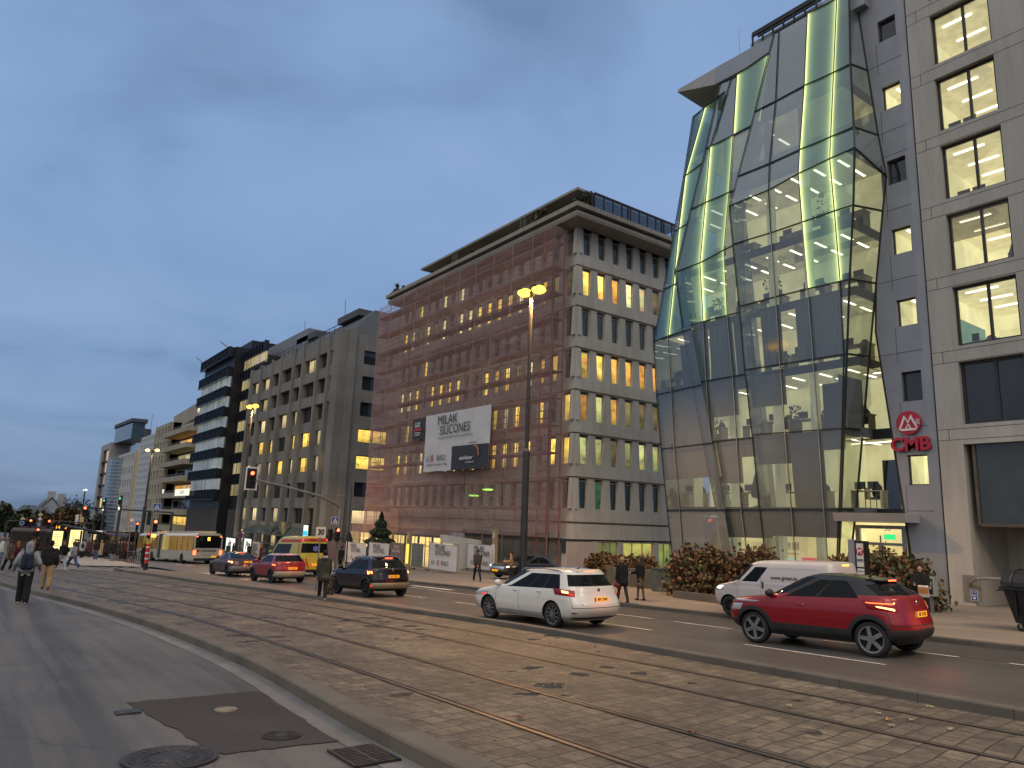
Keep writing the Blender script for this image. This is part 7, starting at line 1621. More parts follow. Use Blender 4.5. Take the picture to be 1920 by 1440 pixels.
        def sub(name, test, par):
            bm = bmesh.new(); bm.from_mesh(me); bm.faces.ensure_lookup_table(); kill = [f for f in bm.faces if not test(f)]
            bmesh.ops.delete(bm, geom=kill, context='FACES')
            if not bm.faces: bm.free(); return None
            for f in bm.faces: f.smooth = True
            for e_ in bm.edges:
                if len(e_.link_faces) == 2 and e_.calc_face_angle(0) > rad(s.ang): e_.smooth = False
            m2 = bpy.data.meshes.new(name); bm.to_mesh(m2); bm.free()
            for m in mats: m2.materials.append(m)
            ob = bpy.data.objects.new(name, m2); COL.objects.link(ob); ob.parent = par; BASE[ob.name] = Vector(); return ob
        s.body = sub('body', lambda f: f.material_index != gi, s.root)
        cx_ = (s.rows[0][1]+s.rows[0][2])/2; Lh = (s.rows[0][1]-s.rows[0][2])/2
        n_ = lambda f: f.normal
        sub('windshield', lambda f: f.material_index == gi and f.normal.x > .35 and abs(f.normal.y) < .8, s.root)
        sub('rear_window', lambda f: f.material_index == gi and f.normal.x < -.35 and abs(f.normal.y) < .8, s.root)
        for sg in (1, -1): sub('side_window', lambda f: f.material_index == gi and not (abs(f.normal.x) > .35 and abs(f.normal.y) < .8) and f.calc_center_median().y*sg > 0, s.root)
        bpy.data.meshes.remove(me)
        y = wmax-.02-tyre_w/2
        for x in wheels:
            for sg in (1, -1): s.wheel(x, sg*y, Rw, tyre_w, rim or M_rim, spokes, rimr, sg)
        if flare:
            for x in wheels:
                for sg in (1, -1):
                    mb = MB(); n = 26
                    for k in range(n+1):
                        a = -.12+(pi+.24)*k/n
                        for rr_, dy in ((Ra-.005, -.01), (Ra-.005, .018), (Ra+flare, .012), (Ra+flare+.01, -.01)):
                            px, pz = x+rr_*cos(a), Rw+rr_*sin(a); pz = max(pz, s.rows[0][0]+.02); r = s.at(max(pz, .3)); yy = s.side_y(px, r)+dy; mb.v.append((px, sg*yy, pz))
                    for k in range(n):
                        for q in range(3): b0 = k*4+q; mb.f.append((b0, b0+1, b0+5, b0+4)); mb.mi.append(0)
                    mb.build('arch_trim', M_trim, s.root, smooth=True)
        return s
    def side_y(s, x, r):
        z, xf, xr, w_ = r[:4]; af, ar = min(s.tap[0], .36*(xf-xr)), min(s.tap[1], .36*(xf-xr)); n = s.n
        if x > xf-af: u = min((x-(xf-af))/af, 1); return w_*(max(0, 1-u**n))**(1/n)
        if x < xr+ar: u = min(((xr+ar)-x)/ar, 1); return w_*(max(0, 1-u**n))**(1/n)
        return w_
    def wheel(s, x, y, R, w_, rim, spokes, rimr, sg):
        mb = MB(); h = w_/2; Ri = R*rimr; mb.lathe([(Ri, -h*.9), (R*.90, -h), (R*.985, -h*.8), (R, -h*.4), (R, h*.4), (R*.985, h*.8), (R*.90, h), (Ri, h*.9)], 32, (0, 0, 0), 'y')
        o = mb.build('wheel', M_tyre, s.root, smooth=True, ang=60); o.location = (x, y, R); o.rotation_euler = (0, (x*7+y) % 1.2, 0); BASE[o.name] = Vector()
        m2 = MB(); yo = sg*h*.82; m2.mat(1).lathe([(0, yo*.45), (Ri, yo*.45)], 24, (0, 0, 0), 'y'); m2.mat(0).lathe([(Ri*.90, yo*.95), (Ri, yo), (Ri*1.02, yo*1.02), (Ri*1.02, yo*.4), (Ri*.92, yo*.5), (Ri*.90, yo*.95)], 32, (0, 0, 0), 'y'); m2.lathe([(0, yo*1.05), (Ri*.16, yo*1.03), (Ri*.2, yo*.7)], 16, (0, 0, 0), 'y')
        for k in range(spokes):
            a = 2*pi*k/spokes
            for d in ((0,) if spokes != 6 else (-.16, .16)):
                c0, c1 = a+d*.4, a+d*1.4; wd = .10 if spokes > 5 else .24
                p0, p1 = Vector((cos(c0)*Ri*.12, yo*.98, sin(c0)*Ri*.12)), Vector((cos(c1)*Ri*.95, yo*.9, sin(c1)*Ri*.95)); m2.bar(p0, p1, Ri*wd*1.25, .02, (0, 1, 0))
        r_ = m2.build('rim', [rim, M_well], o); r_.parent = o; return o
    def patch(s, name, end, cs, mat, nu=8, nv=5, off=.008, parent=None, thick=0):
        """cs: four corners (a, z): lower inner, lower outer, upper outer, upper inner"""
        mb = MB(); 
        for j in range(nv+1):
            for i in range(nu+1):
                u, v = i/nu, j/nv; a = (cs[0][0]*(1-u)+cs[1][0]*u)*(1-v)+(cs[3][0]*(1-u)+cs[2][0]*u)*v; z = (cs[0][1]*(1-u)+cs[1][1]*u)*(1-v)+(cs[3][1]*(1-u)+cs[2][1]*u)*v
                o_ = off*(1 if 0 < i < nu and 0 < j < nv else .3); mb.v.append(tuple(s.surf(end, a, z, o_)))
        for j in range(nv):
            for i in range(nu): b = j*(nu+1)+i; mb.f.append((b, b+1, b+nu+2, b+nu+1)); mb.mi.append(0)
        ob = mb.build(name, mat, parent or s.root, smooth=True, ang=80)
        return ob
    def gap(s, pts, wd=.007, mat=None, name='panel_gap'):
        """thin dark joint along side points (x, z), both sides"""
        for sg in (1, -1):
            mb = MB()
            for a, b in zip(pts, pts[1:]):
                n = max(1, int(((a[0]-b[0])**2+(a[1]-b[1])**2)**.5/.12))
                for i in range(n):
                    p, q = [(a[0]+(b[0]-a[0])*t, a[1]+(b[1]-a[1])*t) for t in (i/n, (i+1)/n)]; P0 = Vector((p[0], sg*s.side_y(p[0], s.at(p[1])), p[1])); P1 = Vector((q[0], sg*s.side_y(q[0], s.at(q[1])), q[1])); mb.bar(P0, P1, wd, .008, (0, 1, 0))
            mb.build(name, mat or M_trim, s.root)
    def extras(s, plate=None, pz=.8, ptxt='', mirror=None, handles=(), rails=None, wiper=None, spoiler=None, exhaust=None, pa=0.0, badge=None, antenna=None, mirror_m=None):
        if plate:
            r = s.at(pz); x = s.surf('R', 0, pz, .0).x; x2 = s.surf('R', 0, pz+.1, 0).x; tilt = atan2(x2-x, .1)
            p = thing('x', '', '') if False else None
            mb = MB(); mb.box(-.26, .26, -.006, .006, -.055, .055); o = mb.build('number_plate', M_plate, s.root); o.location = (x-.025, 0, pz); o.rotation_euler = (tilt*.6, 0, rad(-90)); o.rotation_euler = (0, tilt*.6, rad(0)); o.rotation_euler = (0, 0, rad(-90)); BASE[o.name] = Vector()
            text(ptxt, .095, M_bt, o, (.03, -.01, 0), (rad(90), 0, 0), .001, bold=.003, sx=1.0); MB().box(-.26, -.21, -.009, -.006, -.055, .055).build('plate_strip', SB, o)
        if mirror:
            x, z = mirror
            for sg in (1, -1):
                y = sg*(s.side_y(x, s.at(z))+.11); mb = MB(); mb.ball((x, y, z+.06), (.09, .12, .085), 12, 8).bar((x, sg*(abs(y)-.13), z+.0), (x, y, z+.03), .05); mb.build('mirror', mirror_m or s.bodymat, s.root, smooth=True, ang=60)
        for x, z in handles:
            for sg in (1, -1): y = sg*(s.side_y(x, s.at(z))+.014); MB().tube([(x-.09, y-sg*.01, z), (x-.06, y+sg*.01, z), (x+.06, y+sg*.01, z), (x+.09, y-sg*.01, z)], .013, 6).build('door_handle', s.bodymat, s.root)
        if rails:
            x0_, x1_, z = rails
            for sg in (1, -1):
                y = sg*(s.at(z-.05)[3]-.0); z = z-.0; MB().tube([(x0_, y, z-.05), (x0_-.12, y, z+.02), ((x0_+x1_)/2, y, z+.045), (x1_+.12, y, z+.0), (x1_, y, z-.07)], .02, 6).build('roof_rail', M_chrome if rails else M_trim, s.root)
        if spoiler:
            x, z, w_, l_ = spoiler; z = min((r for r in s.rows if r[2] >= x-.02), key=lambda r: r[0], default=s.rows[-1])[0]+.012; x += .05; w_ = min(w_, s.at(z-.02)[3]*.9); MB().raw([(x, -w_, z), (x, w_, z), (x-l_, w_*.92, z-.03), (x-l_, -w_*.92, z-.03), (x, -w_, z-.05), (x, w_, z-.05), (x-l_, w_*.92, z-.055), (x-l_, -w_*.92, z-.055)], [(0, 1, 2, 3), (7, 6, 5, 4), (2, 6, 7, 3), (0, 4, 5, 1), (1, 5, 6, 2), (0, 3, 7, 4)]).build('spoiler', s.mats[3], s.root); MB().box(x-l_-.012, x-l_+.002, -.17, .17, z-.055, z-.028).build('high_brake_light', E_brake, s.root)
        if wiper:
            z, l_ = wiper; MB().bar(s.surf('R', 0, z, .02), s.surf('R', .35, z+.07, .025), .02).build('wiper', M_trim, s.root)
        if plate:
            l = bpy.data.lights.new('tail_glow_light', 'POINT'); l.energy = 2.6; l.color = (1, .08, .03); l.shadow_soft_size = .3; lo = bpy.data.objects.new('tail_glow_light', l); COL.objects.link(lo); lo.parent = s.root; lo.location = (s.at(pz)[2]-.35, 0, .75)
            for sg in (1, -1): s.patch('panel_gap', 'R', [(sg*.80, pz-.2), (sg*.815, pz-.2), (sg*.80, pz+.2), (sg*.785, pz+.2)], M_trim, 1, 6, .006)
            s.patch('panel_gap', 'R', [(-.80, pz-.21), (.80, pz-.21), (.80, pz-.195), (-.80, pz-.195)], M_trim, 16, 1, .006)
        if badge: z = badge; p = s.surf('R', 0, z, .012); MB().lathe([(0, -.006), (.045, -.006), (.05, 0), (.045, .006), (0, .006)], 18, tuple(p), 'x').build('badge', M_chrome, s.root)
        if antenna: x, z = antenna; MB().tube([(x, 0, z-.02), (x-.12, 0, z+.07)], [.03, .008], 5).build('antenna', M_trim, s.root)
def loc(x, y): return (x, y, zg(x, y)+.004)
HD = rad(183)
# --- red crossover, nearest
c = Car('car', 'red compact crossover car with a black roof, nearest and rightmost on the road', 'car', loc(-9.2, 15.75), HD,
        [(.24, 1.80, -1.74, .78), (.36, 2.04, -1.93, .865), (.50, 2.13, -2.01, .885), (.66, 2.15, -2.02, .90), (.82, 2.11, -1.97, .90), (.93, 2.02, -1.93, .885), (1.00, 1.72, -1.90, .865), (1.06, 1.20, -1.87, .845), (1.12, 1.00, -1.80, .81), (1.26, .75, -1.65, .745), (1.40, .50, -1.49, .685), (1.46, .38, -1.40, .655), (1.51, .24, -1.24, .61), (1.55, .10, -.95, .54), (1.575, -.02, -.65, .44), (1.59, -.15, -.4, .30)],
        paint('deep red car paint', (.24, .003, .008)), glass={'z': (1.06, 1.46), 's': (.0, .86), 'pil': ((.36, .40),), 'w': (1.10, 1.51), 'r': (1.12, 1.40), 'ru': .80}, belt=(1.08, .2, .09), roofm=1.115, trim_z=.50, n=3.0, tap=(.62, .5), ang=26)
c.finish((1.318, -1.318), .345, .40, rim=M_rim, spokes=5, rimr=.76, flare=.075)
for sg in (1, -1):
    c.patch('tail_light', 'R', [(sg*.52, .86), (sg*1.12, .90), (sg*1.22, 1.03), (sg*.46, 1.0)], M_lens, off=.02); c.patch('tail_glow', 'R', [(sg*.58, .88), (sg*.98, .93), (sg*1.0, .95), (sg*.56, .91)], E_brakec, off=.03); c.patch('tail_glow', 'R', [(sg*.54, .965), (sg*1.15, .985), (sg*1.16, 1.0), (sg*.52, .985)], E_brake, off=.03)
    c.patch('headlight', 'F', [(sg*.66, .70), (sg*.95, .72), (sg*.97, .86), (sg*.68, .84)], P('headlight glass', (.35, .36, .38), .1), off=.015); c.patch('day_light', 'F', [(sg*.55, .92), (sg*1.15, .90), (sg*1.25, .94), (sg*.60, .96)], P('headlight glass', (.35, .36, .38), .1), off=.012)
    c.patch('bumper_reflector', 'R', [(sg*.72, .50), (sg*.92, .50), (sg*.92, .535), (sg*.72, .535)], M_lens, off=.012)
c.patch('bumper_trim', 'R', [(-.9, .36), (.9, .36), (.86, .56), (-.86, .56)], M_trim, 20, 4, .02)
c.gap([(.92, 1.04), (.95, .7), (.82, .42)]); c.gap([(-.05, 1.06), (-.03, .75), (-.1, .42)]); c.gap([(-.98, 1.10), (-.93, .95), (-.80, .80)]); c.gap([(.9, .46), (-.85, .46)], .02)
c.gap([(1.9, .86), (.9, .93), (-.2, .94), (-1.2, .99)], .006, s_ if False else paint('deep red car paint', (.24, .003, .008)))
c.extras(True, .845, 'KK 5128', mirror=(.86, 1.07), handles=((.15, .93),), spoiler=(-1.22, 1.50, .52, .30), wiper=(1.14, .4), badge=.985, mirror_m=M_trim, antenna=(-1.0, 1.56))
# --- white estate
WM = paint('pearl white car paint', (.62, .60, .55), .3, .0)
c = Car('car', 'white estate car with orange number plate and lit tail lights, beside the tram kerb', 'car', loc(-16.5, 13.45), HD,
        [(.20, 1.98, -2.08, .80), (.30, 2.20, -2.24, .88), (.45, 2.32, -2.34, .90), (.60, 2.34, -2.36, .905), (.72, 2.30, -2.30, .905), (.82, 2.12, -2.24, .895), (.90, 1.72, -2.21, .88), (.95, 1.36, -2.19, .865), (1.00, 1.12, -2.17, .845), (1.12, .88, -2.11, .80), (1.25, .62, -2.04, .745), (1.35, .42, -1.98, .70), (1.40, .28, -1.94, .665), (1.44, .10, -1.88, .61), (1.465, -.08, -1.72, .53), (1.48, -.3, -1.4, .36)],
        WM, glass={'z': (.95, 1.35), 's': (.02, .965), 'pil': ((.37, .395), (.66, .68)), 'w': (1.0, 1.40), 'r': (1.02, 1.35), 'ru': .80}, belt=(.95, .2, .04), n=3.0, tap=(.75, .45))
c.finish((1.35, -1.35), .325, .37, rim=M_rim, spokes=10, rimr=.74)
for sg in (1, -1):
    c.patch('tail_light', 'R', [(sg*.60, .79), (sg*1.30, .82), (sg*1.36, .96), (sg*.58, .92)], M_lens, off=.02); c.patch('tail_glow', 'R', [(sg*.80, .85), (sg*1.02, .86), (sg*1.05, .92), (sg*.80, .90)], E_brakec, off=.03); c.patch('tail_glow', 'R', [(sg*.62, .81), (sg*.86, .82), (sg*.86, .86), (sg*.62, .84)], E_tail, off=.028)
    c.patch('bumper_reflector', 'R', [(sg*.60, .40), (sg*.80, .40), (sg*.80, .43), (sg*.60, .43)], M_lens, off=.012); c.patch('headlight', 'F', [(sg*.55, .64), (sg*1.2, .70), (sg*1.15, .80), (sg*.55, .76)], M_lens if False else P('headlight glass', (.35, .36, .38), .1), off=.012)
c.patch('headlight_glow_or_reflection', 'F', [(.98, .68), (1.12, .69), (1.13, .73), (.98, .72)], E_tail, off=.02)  # glowing red patch painted in for a red reflection on the headlight
c.gap([(.95, .96), (1.0, .6), (.90, .30)]); c.gap([(-.02, .97), (0, .6), (-.05, .30)]); c.gap([(-1.0, .99), (-.95, .85), (-.82, .72)]); c.gap([(.95, .33), (-.95, .33)], .012)
c.extras(True, .74, 'MX 2968', mirror=(.90, .98), handles=((.15, .88), (-.85, .89)), spoiler=(-1.78, 1.44, .58, .16), rails=(.1, -1.55, 1.44), wiper=(1.05, .4), badge=.93, antenna=(-1.4, 1.47)); c.patch('rear_apron', 'R', [(-.7, .25), (.7, .25), (.7, .30), (-.7, .30)], M_trim, 14, 2, .01)
MB().bar(c.surf('R', -.45, .62, .01), c.surf('R', .45, .62, .01), .012).build('panel_gap', M_trim, c.root)
# --- dark crossover
DM = paint('dark plum car paint', (.014, .010, .014), .25, .5)
c = Car('car', 'dark crossover car with silver lower bumper and roof rails, behind the walker with the umbrella', 'car', loc(-28.3, 13.75), rad(184),
        [(.24, 1.78, -1.72, .78), (.36, 2.02, -1.88, .86), (.50, 2.10, -1.93, .875), (.68, 2.12, -1.93, .885), (.84, 2.06, -1.88, .885), (.93, 1.92, -1.86, .87), (1.00, 1.50, -1.85, .85), (1.06, 1.08, -1.82, .82), (1.14, .92, -1.76, .785), (1.28, .66, -1.66, .725), (1.42, .40, -1.55, .67), (1.48, .24, -1.47, .63), (1.525, .04, -1.34, .56), (1.55, -.2, -1.0, .4)],
        DM, glass={'z': (1.02, 1.42), 's': (.0, .95), 'pil': ((.38, .41),), 'w': (1.08, 1.46), 'r': (1.08, 1.42), 'ru': .8}, belt=(1.02, .2, .05), trim_z=.36, n=3.0, tap=(.6, .45))
c.finish((1.27, -1.27), .335, .385, rim=M_rimd, spokes=5, rimr=.72, flare=.05)
for sg in (1, -1):
    c.patch('tail_light', 'R', [(sg*.66, .84), (sg*1.10, .86), (sg*1.2, 1.02), (sg*.70, 1.0)], M_lens, off=.02)
    for j in range(3): c.patch('tail_glow', 'R', [(sg*(.70+.12*j), .86), (sg*(.77+.12*j), .86), (sg*(.80+.12*j), .98), (sg*(.74+.12*j), .98)], E_brakec, 3, 3, .03)
    c.patch('fog_light', 'R', [(sg*.72, .42), (sg*.86, .42), (sg*.86, .50), (sg*.72, .50)], E_tail if sg > 0 else M_lens, off=.03)
    c.patch('headlight', 'F', [(sg*.6, .72), (sg*1.15, .76), (sg*1.15, .88), (sg*.6, .82)], P('headlight glass', (.35, .36, .38), .1), off=.012)
c.patch('bumper_guard', 'R', [(-.88, .34), (.88, .34), (.82, .56), (-.82, .56)], P('silver bumper', (.30, .27, .17), .4, .5, .1), 20, 4, .025)
c.gap([(.85, 1.03), (.9, .7), (.80, .38)]); c.gap([(-.05, 1.04), (-.03, .7), (-.1, .38)]); c.gap([(-.95, 1.07), (-.90, .9), (-.78, .78)])
c.extras(True, .80, 'BX 9333', mirror=(.82, 1.05), handles=((.12, .92), (-.80, .95)), spoiler=(-1.34, 1.49, .52, .2), rails=(.0, -1.25, 1.53), badge=.99, wiper=(1.1, .4))
# --- small red car with white roof
c = Car('car', 'small red hatchback with a white roof and pale lower bumper, between two dark cars', 'car', loc(-39.3, 13.7), rad(183),
        [(.22, 1.72, -1.72, .76), (.34, 1.98, -1.86, .85), (.50, 2.06, -1.92, .87), (.68, 2.08, -1.92, .875), (.84, 2.0, -1.87, .87), (.92, 1.82, -1.85, .86), (.98, 1.42, -1.83, .84), (1.03, 1.08, -1.80, .81), (1.12, .90, -1.73, .77), (1.25, .64, -1.63, .715), (1.38, .38, -1.52, .665), (1.43, .22, -1.44, .62), (1.465, .0, -1.25, .53), (1.485, -.25, -.95, .35)],
        paint('bright red car paint', (.22, .006, .010)), glass={'z': (1.0, 1.38), 's': (.0, .93), 'pil': ((.38, .41),), 'w': (1.05, 1.42), 'r': (1.05, 1.38), 'ru': .82}, roofm=1.40, belt=(1., .2, .04), trim_z=.34, n=3.0, tap=(.6, .5))
c.mats[3] = P('white roof paint', (.45, .45, .47), .3, 0, .05, 1, 0, coat=1)
c.finish((1.27, -1.27), .33, .375, rim=M_rimd, spokes=6, rimr=.7, flare=.05)
for sg in (1, -1):
    c.patch('tail_light', 'R', [(sg*.60, .82), (sg*1.15, .84), (sg*1.2, .98), (sg*.60, .96)], M_lens, off=.02); c.patch('tail_glow', 'R', [(sg*.66, .84), (sg*1.0, .86), (sg*1.0, .93), (sg*.66, .91)], E_brake if sg > 0 else E_tail, off=.03); c.patch('headlight', 'F', [(sg*.6, .72), (sg*1.1, .74), (sg*1.1, .84), (sg*.6, .82)], P('headlight glass', (.35, .36, .38), .1), off=.012)
c.patch('bumper_guard', 'R', [(-.95, .30), (.95, .30), (.75, .60), (-.75, .60)], P('pale bumper', (.30, .27, .20), .5), 20, 4, .025); c.gap([(.85, 1.0), (.9, .7), (.80, .38)]); c.gap([(-.05, 1.0), (-.03, .7), (-.1, .38)])
c.extras(True, .74, 'LD 3547', mirror=(.8, 1.02), handles=((.12, .9), (-.78, .92)), spoiler=(-1.3, 1.45, .52, .16), badge=.98)
# --- dark fastback
c = Car('car', 'dark fastback saloon with curved glowing tail lights, behind the long bus', 'car', loc(-47.2, 13.7), rad(183),
        [(.18, 1.95, -2.0, .82), (.28, 2.2, -2.22, .90), (.45, 2.34, -2.36, .92), (.60, 2.35, -2.38, .925), (.74, 2.22, -2.34, .92), (.84, 1.95, -2.28, .91), (.93, 1.5, -2.22, .89), (1.0, 1.15, -2.10, .86), (1.06, 1.0, -2.0, .82), (1.16, .72, -1.75, .75), (1.28, .42, -1.42, .68), (1.36, .15, -1.12, .62), (1.41, -.08, -.85, .52), (1.44, -.3, -.5, .3)],
        paint('dark wine car paint', (.05, .006, .010), .22, .5), glass={'z': (1.0, 1.36), 's': (.02, .93), 'pil': ((.42, .45),), 'w': (1.04, 1.38), 'r': (1.06, 1.36), 'ru': .85}, n=2.7, tap=(.8, .6))
c.finish((1.44, -1.44), .35, .39, rim=M_rimd, spokes=9, rimr=.75)
for sg in (1, -1):
    c.patch('tail_light', 'R', [(sg*.52, .80), (sg*1.15, .84), (sg*1.2, .98), (sg*.60, .94)], M_lens, off=.02); c.patch('tail_glow', 'R', [(sg*.66, .84), (sg*1.1, .86), (sg*1.12, .91), (sg*.66, .89)], E_brakec, off=.03); c.patch('tail_glow', 'R', [(sg*.64, .80), (sg*.76, .80), (sg*.74, .90), (sg*.64, .90)], E_brakec, off=.03)
c.patch('bumper_guard', 'R', [(-.98, .34), (.98, .34), (.98, .62), (-.98, .62)], P('grey bumper', (.22, .22, .20), .35, .4), 20, 4, .01)
MB().box(-1.28, -1.22, -.12, .12, 1.385, 1.40).build('high_brake_light', E_brake, c.root)
c.gap([(1.0, 1.0), (1.02, .7), (.92, .34)]); c.gap([(-.1, 1.0), (-.08, .7), (-.15, .34)])
c.extras(True, .86, 'LT 4863', mirror=(.95, 1.02), handles=((.1, .9), (-.9, .92)), badge=.98)
# --- white delivery van
VM = paint('white van paint', (.50, .46, .45), .35, 0)
q = hG(1364, 1152.5, .12)
c = Car('van', 'white delivery van parked on the pavement behind the red crossover', 'van', (q.x+1.36, q.y+.74, zg(q.x+1.3, q.y+.7)+.124), rad(181),
        [(.22, 1.8, -2.3, .80), (.34, 2.02, -2.42, .87), (.55, 2.10, -2.46, .90), (.75, 2.10, -2.46, .91), (.90, 2.04, -2.45, .91), (1.0, 1.86, -2.44, .90), (1.08, 1.50, -2.43, .90), (1.14, 1.28, -2.42, .89), (1.24, 1.16, -2.41, .88), (1.45, .94, -2.39, .85), (1.62, .77, -2.37, .82), (1.72, .64, -2.35, .79), (1.79, .46, -2.32, .74), (1.83, .2, -2.22, .64), (1.85, -.1, -2.0, .4)],
        VM, glass={'z': (1.14, 1.62), 's': (.0, .20), 'w': (1.18, 1.70), 'r': None}, trim_z=.36, n=3.4, tap=(.45, .28))
c.root.scale = (.9, .9, .9); c.finish((1.36, -1.39), .32, .37, rim=M_rimd, spokes=8, rimr=.62)
c.gap([(1.0, 1.12), (1.0, .6), (.9, .36)]); c.gap([(.12, 1.66), (.10, 1.1), (.10, .5)]); c.gap([(-.0, .95), (-1.0, 1.0), (-2.2, 1.02)], .012, VM); c.gap([(-.05, 1.60), (-1.9, 1.60)], .012, VM)
MB().bar((.02, .90, .95), (.02, .90, 1.15), .05).build('door_handle', M_trim, c.root)
c.patch('headlight', 'F', [(.62, .80), (1.05, .82), (1.05, 1.0), (.64, .96)], P('headlight glass', (.35, .36, .38), .1), off=.015); c.patch('headlight_glow_or_reflection', 'F', [(.85, .86), (1.0, .86), (1.0, .97), (.85, .96)], E_head, off=.022); c.patch('headlight', 'F', [(-.62, .80), (-1.05, .82), (-1.05, 1.0), (-.64, .96)], P('headlight glass', (.35, .36, .38), .1), off=.015)
text('www.green.lu', .17, M_bt, c.root, (-.75, .895, 1.30), (rad(90), 0, rad(180)), .002, bold=.002); c.extras(mirror=(1.0, 1.2), mirror_m=M_trim)
MB().box(-2.37, -2.34, -.18, .18, 1.72, 1.76).build('high_brake_light', E_amber, c.root)
for sg in (1, -1): c.patch('tail_light', 'R', [(sg*.75, .9), (sg*1.05, .9), (sg*1.05, 1.35), (sg*.75, 1.35)], E_tail if sg > 0 else M_lens, off=.012)
# --- oncoming grey car in the forecourt, headlights on
q = hG(926, 1086, .12)
c = Car('car', 'grey saloon with headlights on leaving the forecourt, behind the white estate', 'car', (q.x, q.y+2.2, zg(q.x, q.y)+.124), rad(-86),
        [(.20, 1.95, -2.0, .80), (.30, 2.15, -2.15, .87), (.45, 2.26, -2.25, .89), (.60, 2.27, -2.26, .895), (.72, 2.2, -2.22, .895), (.82, 1.95, -2.2, .885), (.90, 1.5, -2.15, .87), (.96, 1.15, -2.05, .84), (1.05, .95, -1.95, .80), (1.2, .55, -1.75, .73), (1.33, .2, -1.5, .66), (1.40, -.05, -1.25, .58), (1.44, -.4, -.9, .4)],
        paint('graphite car paint', (.06, .06, .065), .3, .5), glass={'z': (.96, 1.33), 's': (.02, .95), 'pil': ((.4, .43),), 'w': (1.0, 1.38), 'r': (1.0, 1.33)}, n=2.8, tap=(.7, .5), pitch=-.03)
c.finish((1.32, -1.32), .32, .365, rim=M_rimd, spokes=8, rimr=.72)
for sg in (1, -1): c.patch('headlight', 'F', [(sg*.5, .64), (sg*1.05, .68), (sg*1.05, .78), (sg*.5, .74)], P('headlight glass', (.35, .36, .38), .1), off=.015); c.patch('headlight_glow_or_reflection', 'F', [(sg*.58, .665), (sg*.80, .68), (sg*.80, .75), (sg*.58, .73)], E_head, off=.03)
c.patch('grille', 'F', [(-.42, .50), (.42, .50), (.42, .70), (-.42, .70)], M_chrome, 10, 3, .012); c.patch('lower_grille', 'F', [(-.6, .28), (.6, .28), (.6, .42), (-.6, .42)], M_trim, 10, 3, .012); c.extras(mirror=(.85, 1.0))
o = MB().box(-.26, .26, -.006, .006, -.055, .055).build('number_plate', M_plate, c.root); o.location = (2.30, 0, .46); o.rotation_euler = (0, 0, rad(90)); text('EG 1704', .09, M_bt, o, (0, -.01, 0), (rad(90), 0, 0), .001)
# --- ambulance
YM_ = paint('ambulance yellow', (.42, .36, .04), .35, 0); QA = hG(556, 1082)
c = Car('ambulance', 'yellow ambulance with red chevrons and lit roof lights, behind the small red car', 'ambulance', (QA.x-3.3, QA.y+1.0, zg(QA.x-3.3, QA.y+1)+.004), rad(182),
        [(.30, 2.5, -3.3, .88), (.45, 2.75, -3.42, .97), (.7, 2.82, -3.45, .99), (1.0, 2.80, -3.45, 1.0), (1.15, 2.6, -3.45, 1.0), (1.25, 2.35, -3.44, .99), (1.45, 2.1, -3.43, .98), (1.8, 1.75, -3.41, .95), (2.1, 1.4, -3.39, .92), (2.35, 1.1, -3.37, .88), (2.5, .8, -3.33, .84), (2.6, .5, -3.25, .74), (2.64, .2, -3.1, .5)],
        YM_, glass={'z': (1.45, 2.1), 's': (.0, .62), 'pil': ((.2, .24), (.42, .46)), 'w': (1.35, 2.2), 'r': (1.5, 2.15), 'ru': .82}, n=4, tap=(.5, .25), trim_z=.45)
c.root.scale = (.93, .93, .93); c.finish((2.0, -1.9), .35, .40, rim=M_rimd, spokes=6, rimr=.65)
Mred = P('ambulance red', (.42, .03, .02), .4); c.patch('roof_band', 'R', [(-.95, 2.28), (.95, 2.28), (.95, 2.5), (-.95, 2.5)], Mred, 14, 3, .02); c.patch('side_band', 'R', [(1.05, 2.22), (4.6, 2.22), (4.4, 2.42), (1.05, 2.42)], Mred, 14, 2, .01)
for sg in (1, -1):
    c.patch('roof_light', 'R', [(sg*.62, 2.33), (sg*.8, 2.33), (sg*.8, 2.45), (sg*.62, 2.45)], E_red, 3, 3, .05); c.patch('tail_light', 'R', [(sg*.93, .95), (sg*1.05, .95), (sg*1.05, 1.4), (sg*.93, 1.4)], E_tail, 3, 4, .02)
    for j in range(5): a0_ = .08+.17*j; c.patch('chevron', 'R', [(sg*a0_, .62), (sg*(a0_+.09), .62), (sg*(a0_+.24), 1.2), (sg*(a0_+.15), 1.2)], Mred, 3, 6, .015)
for j in range(5): c.patch('side_stripe', 'R', [(1.05, 1.55+.16*j), (1.4, 1.55+.16*j), (1.4, 1.63+.16*j), (1.05, 1.63+.16*j)], Mred, 3, 2, .012)
text('AMBULANCE', .17, M_bt, c.root, (-3.47, 0, 2.4), (rad(90), 0, rad(-90)), .002)
p = (-3.46, 0, 1.82)
for k in range(3): a = pi*k/3; MB().bar((p[0], -.2*sin(a), p[2]-.2*cos(a)), (p[0], .2*sin(a), p[2]+.2*cos(a)), .09, .01, (1, 0, 0)).build('star_bar', P('star of life blue', (.12, .2, .5), .4), c.root)
c.extras(True, .78, '', mirror=(1.9, 1.5))
q = c.root.location
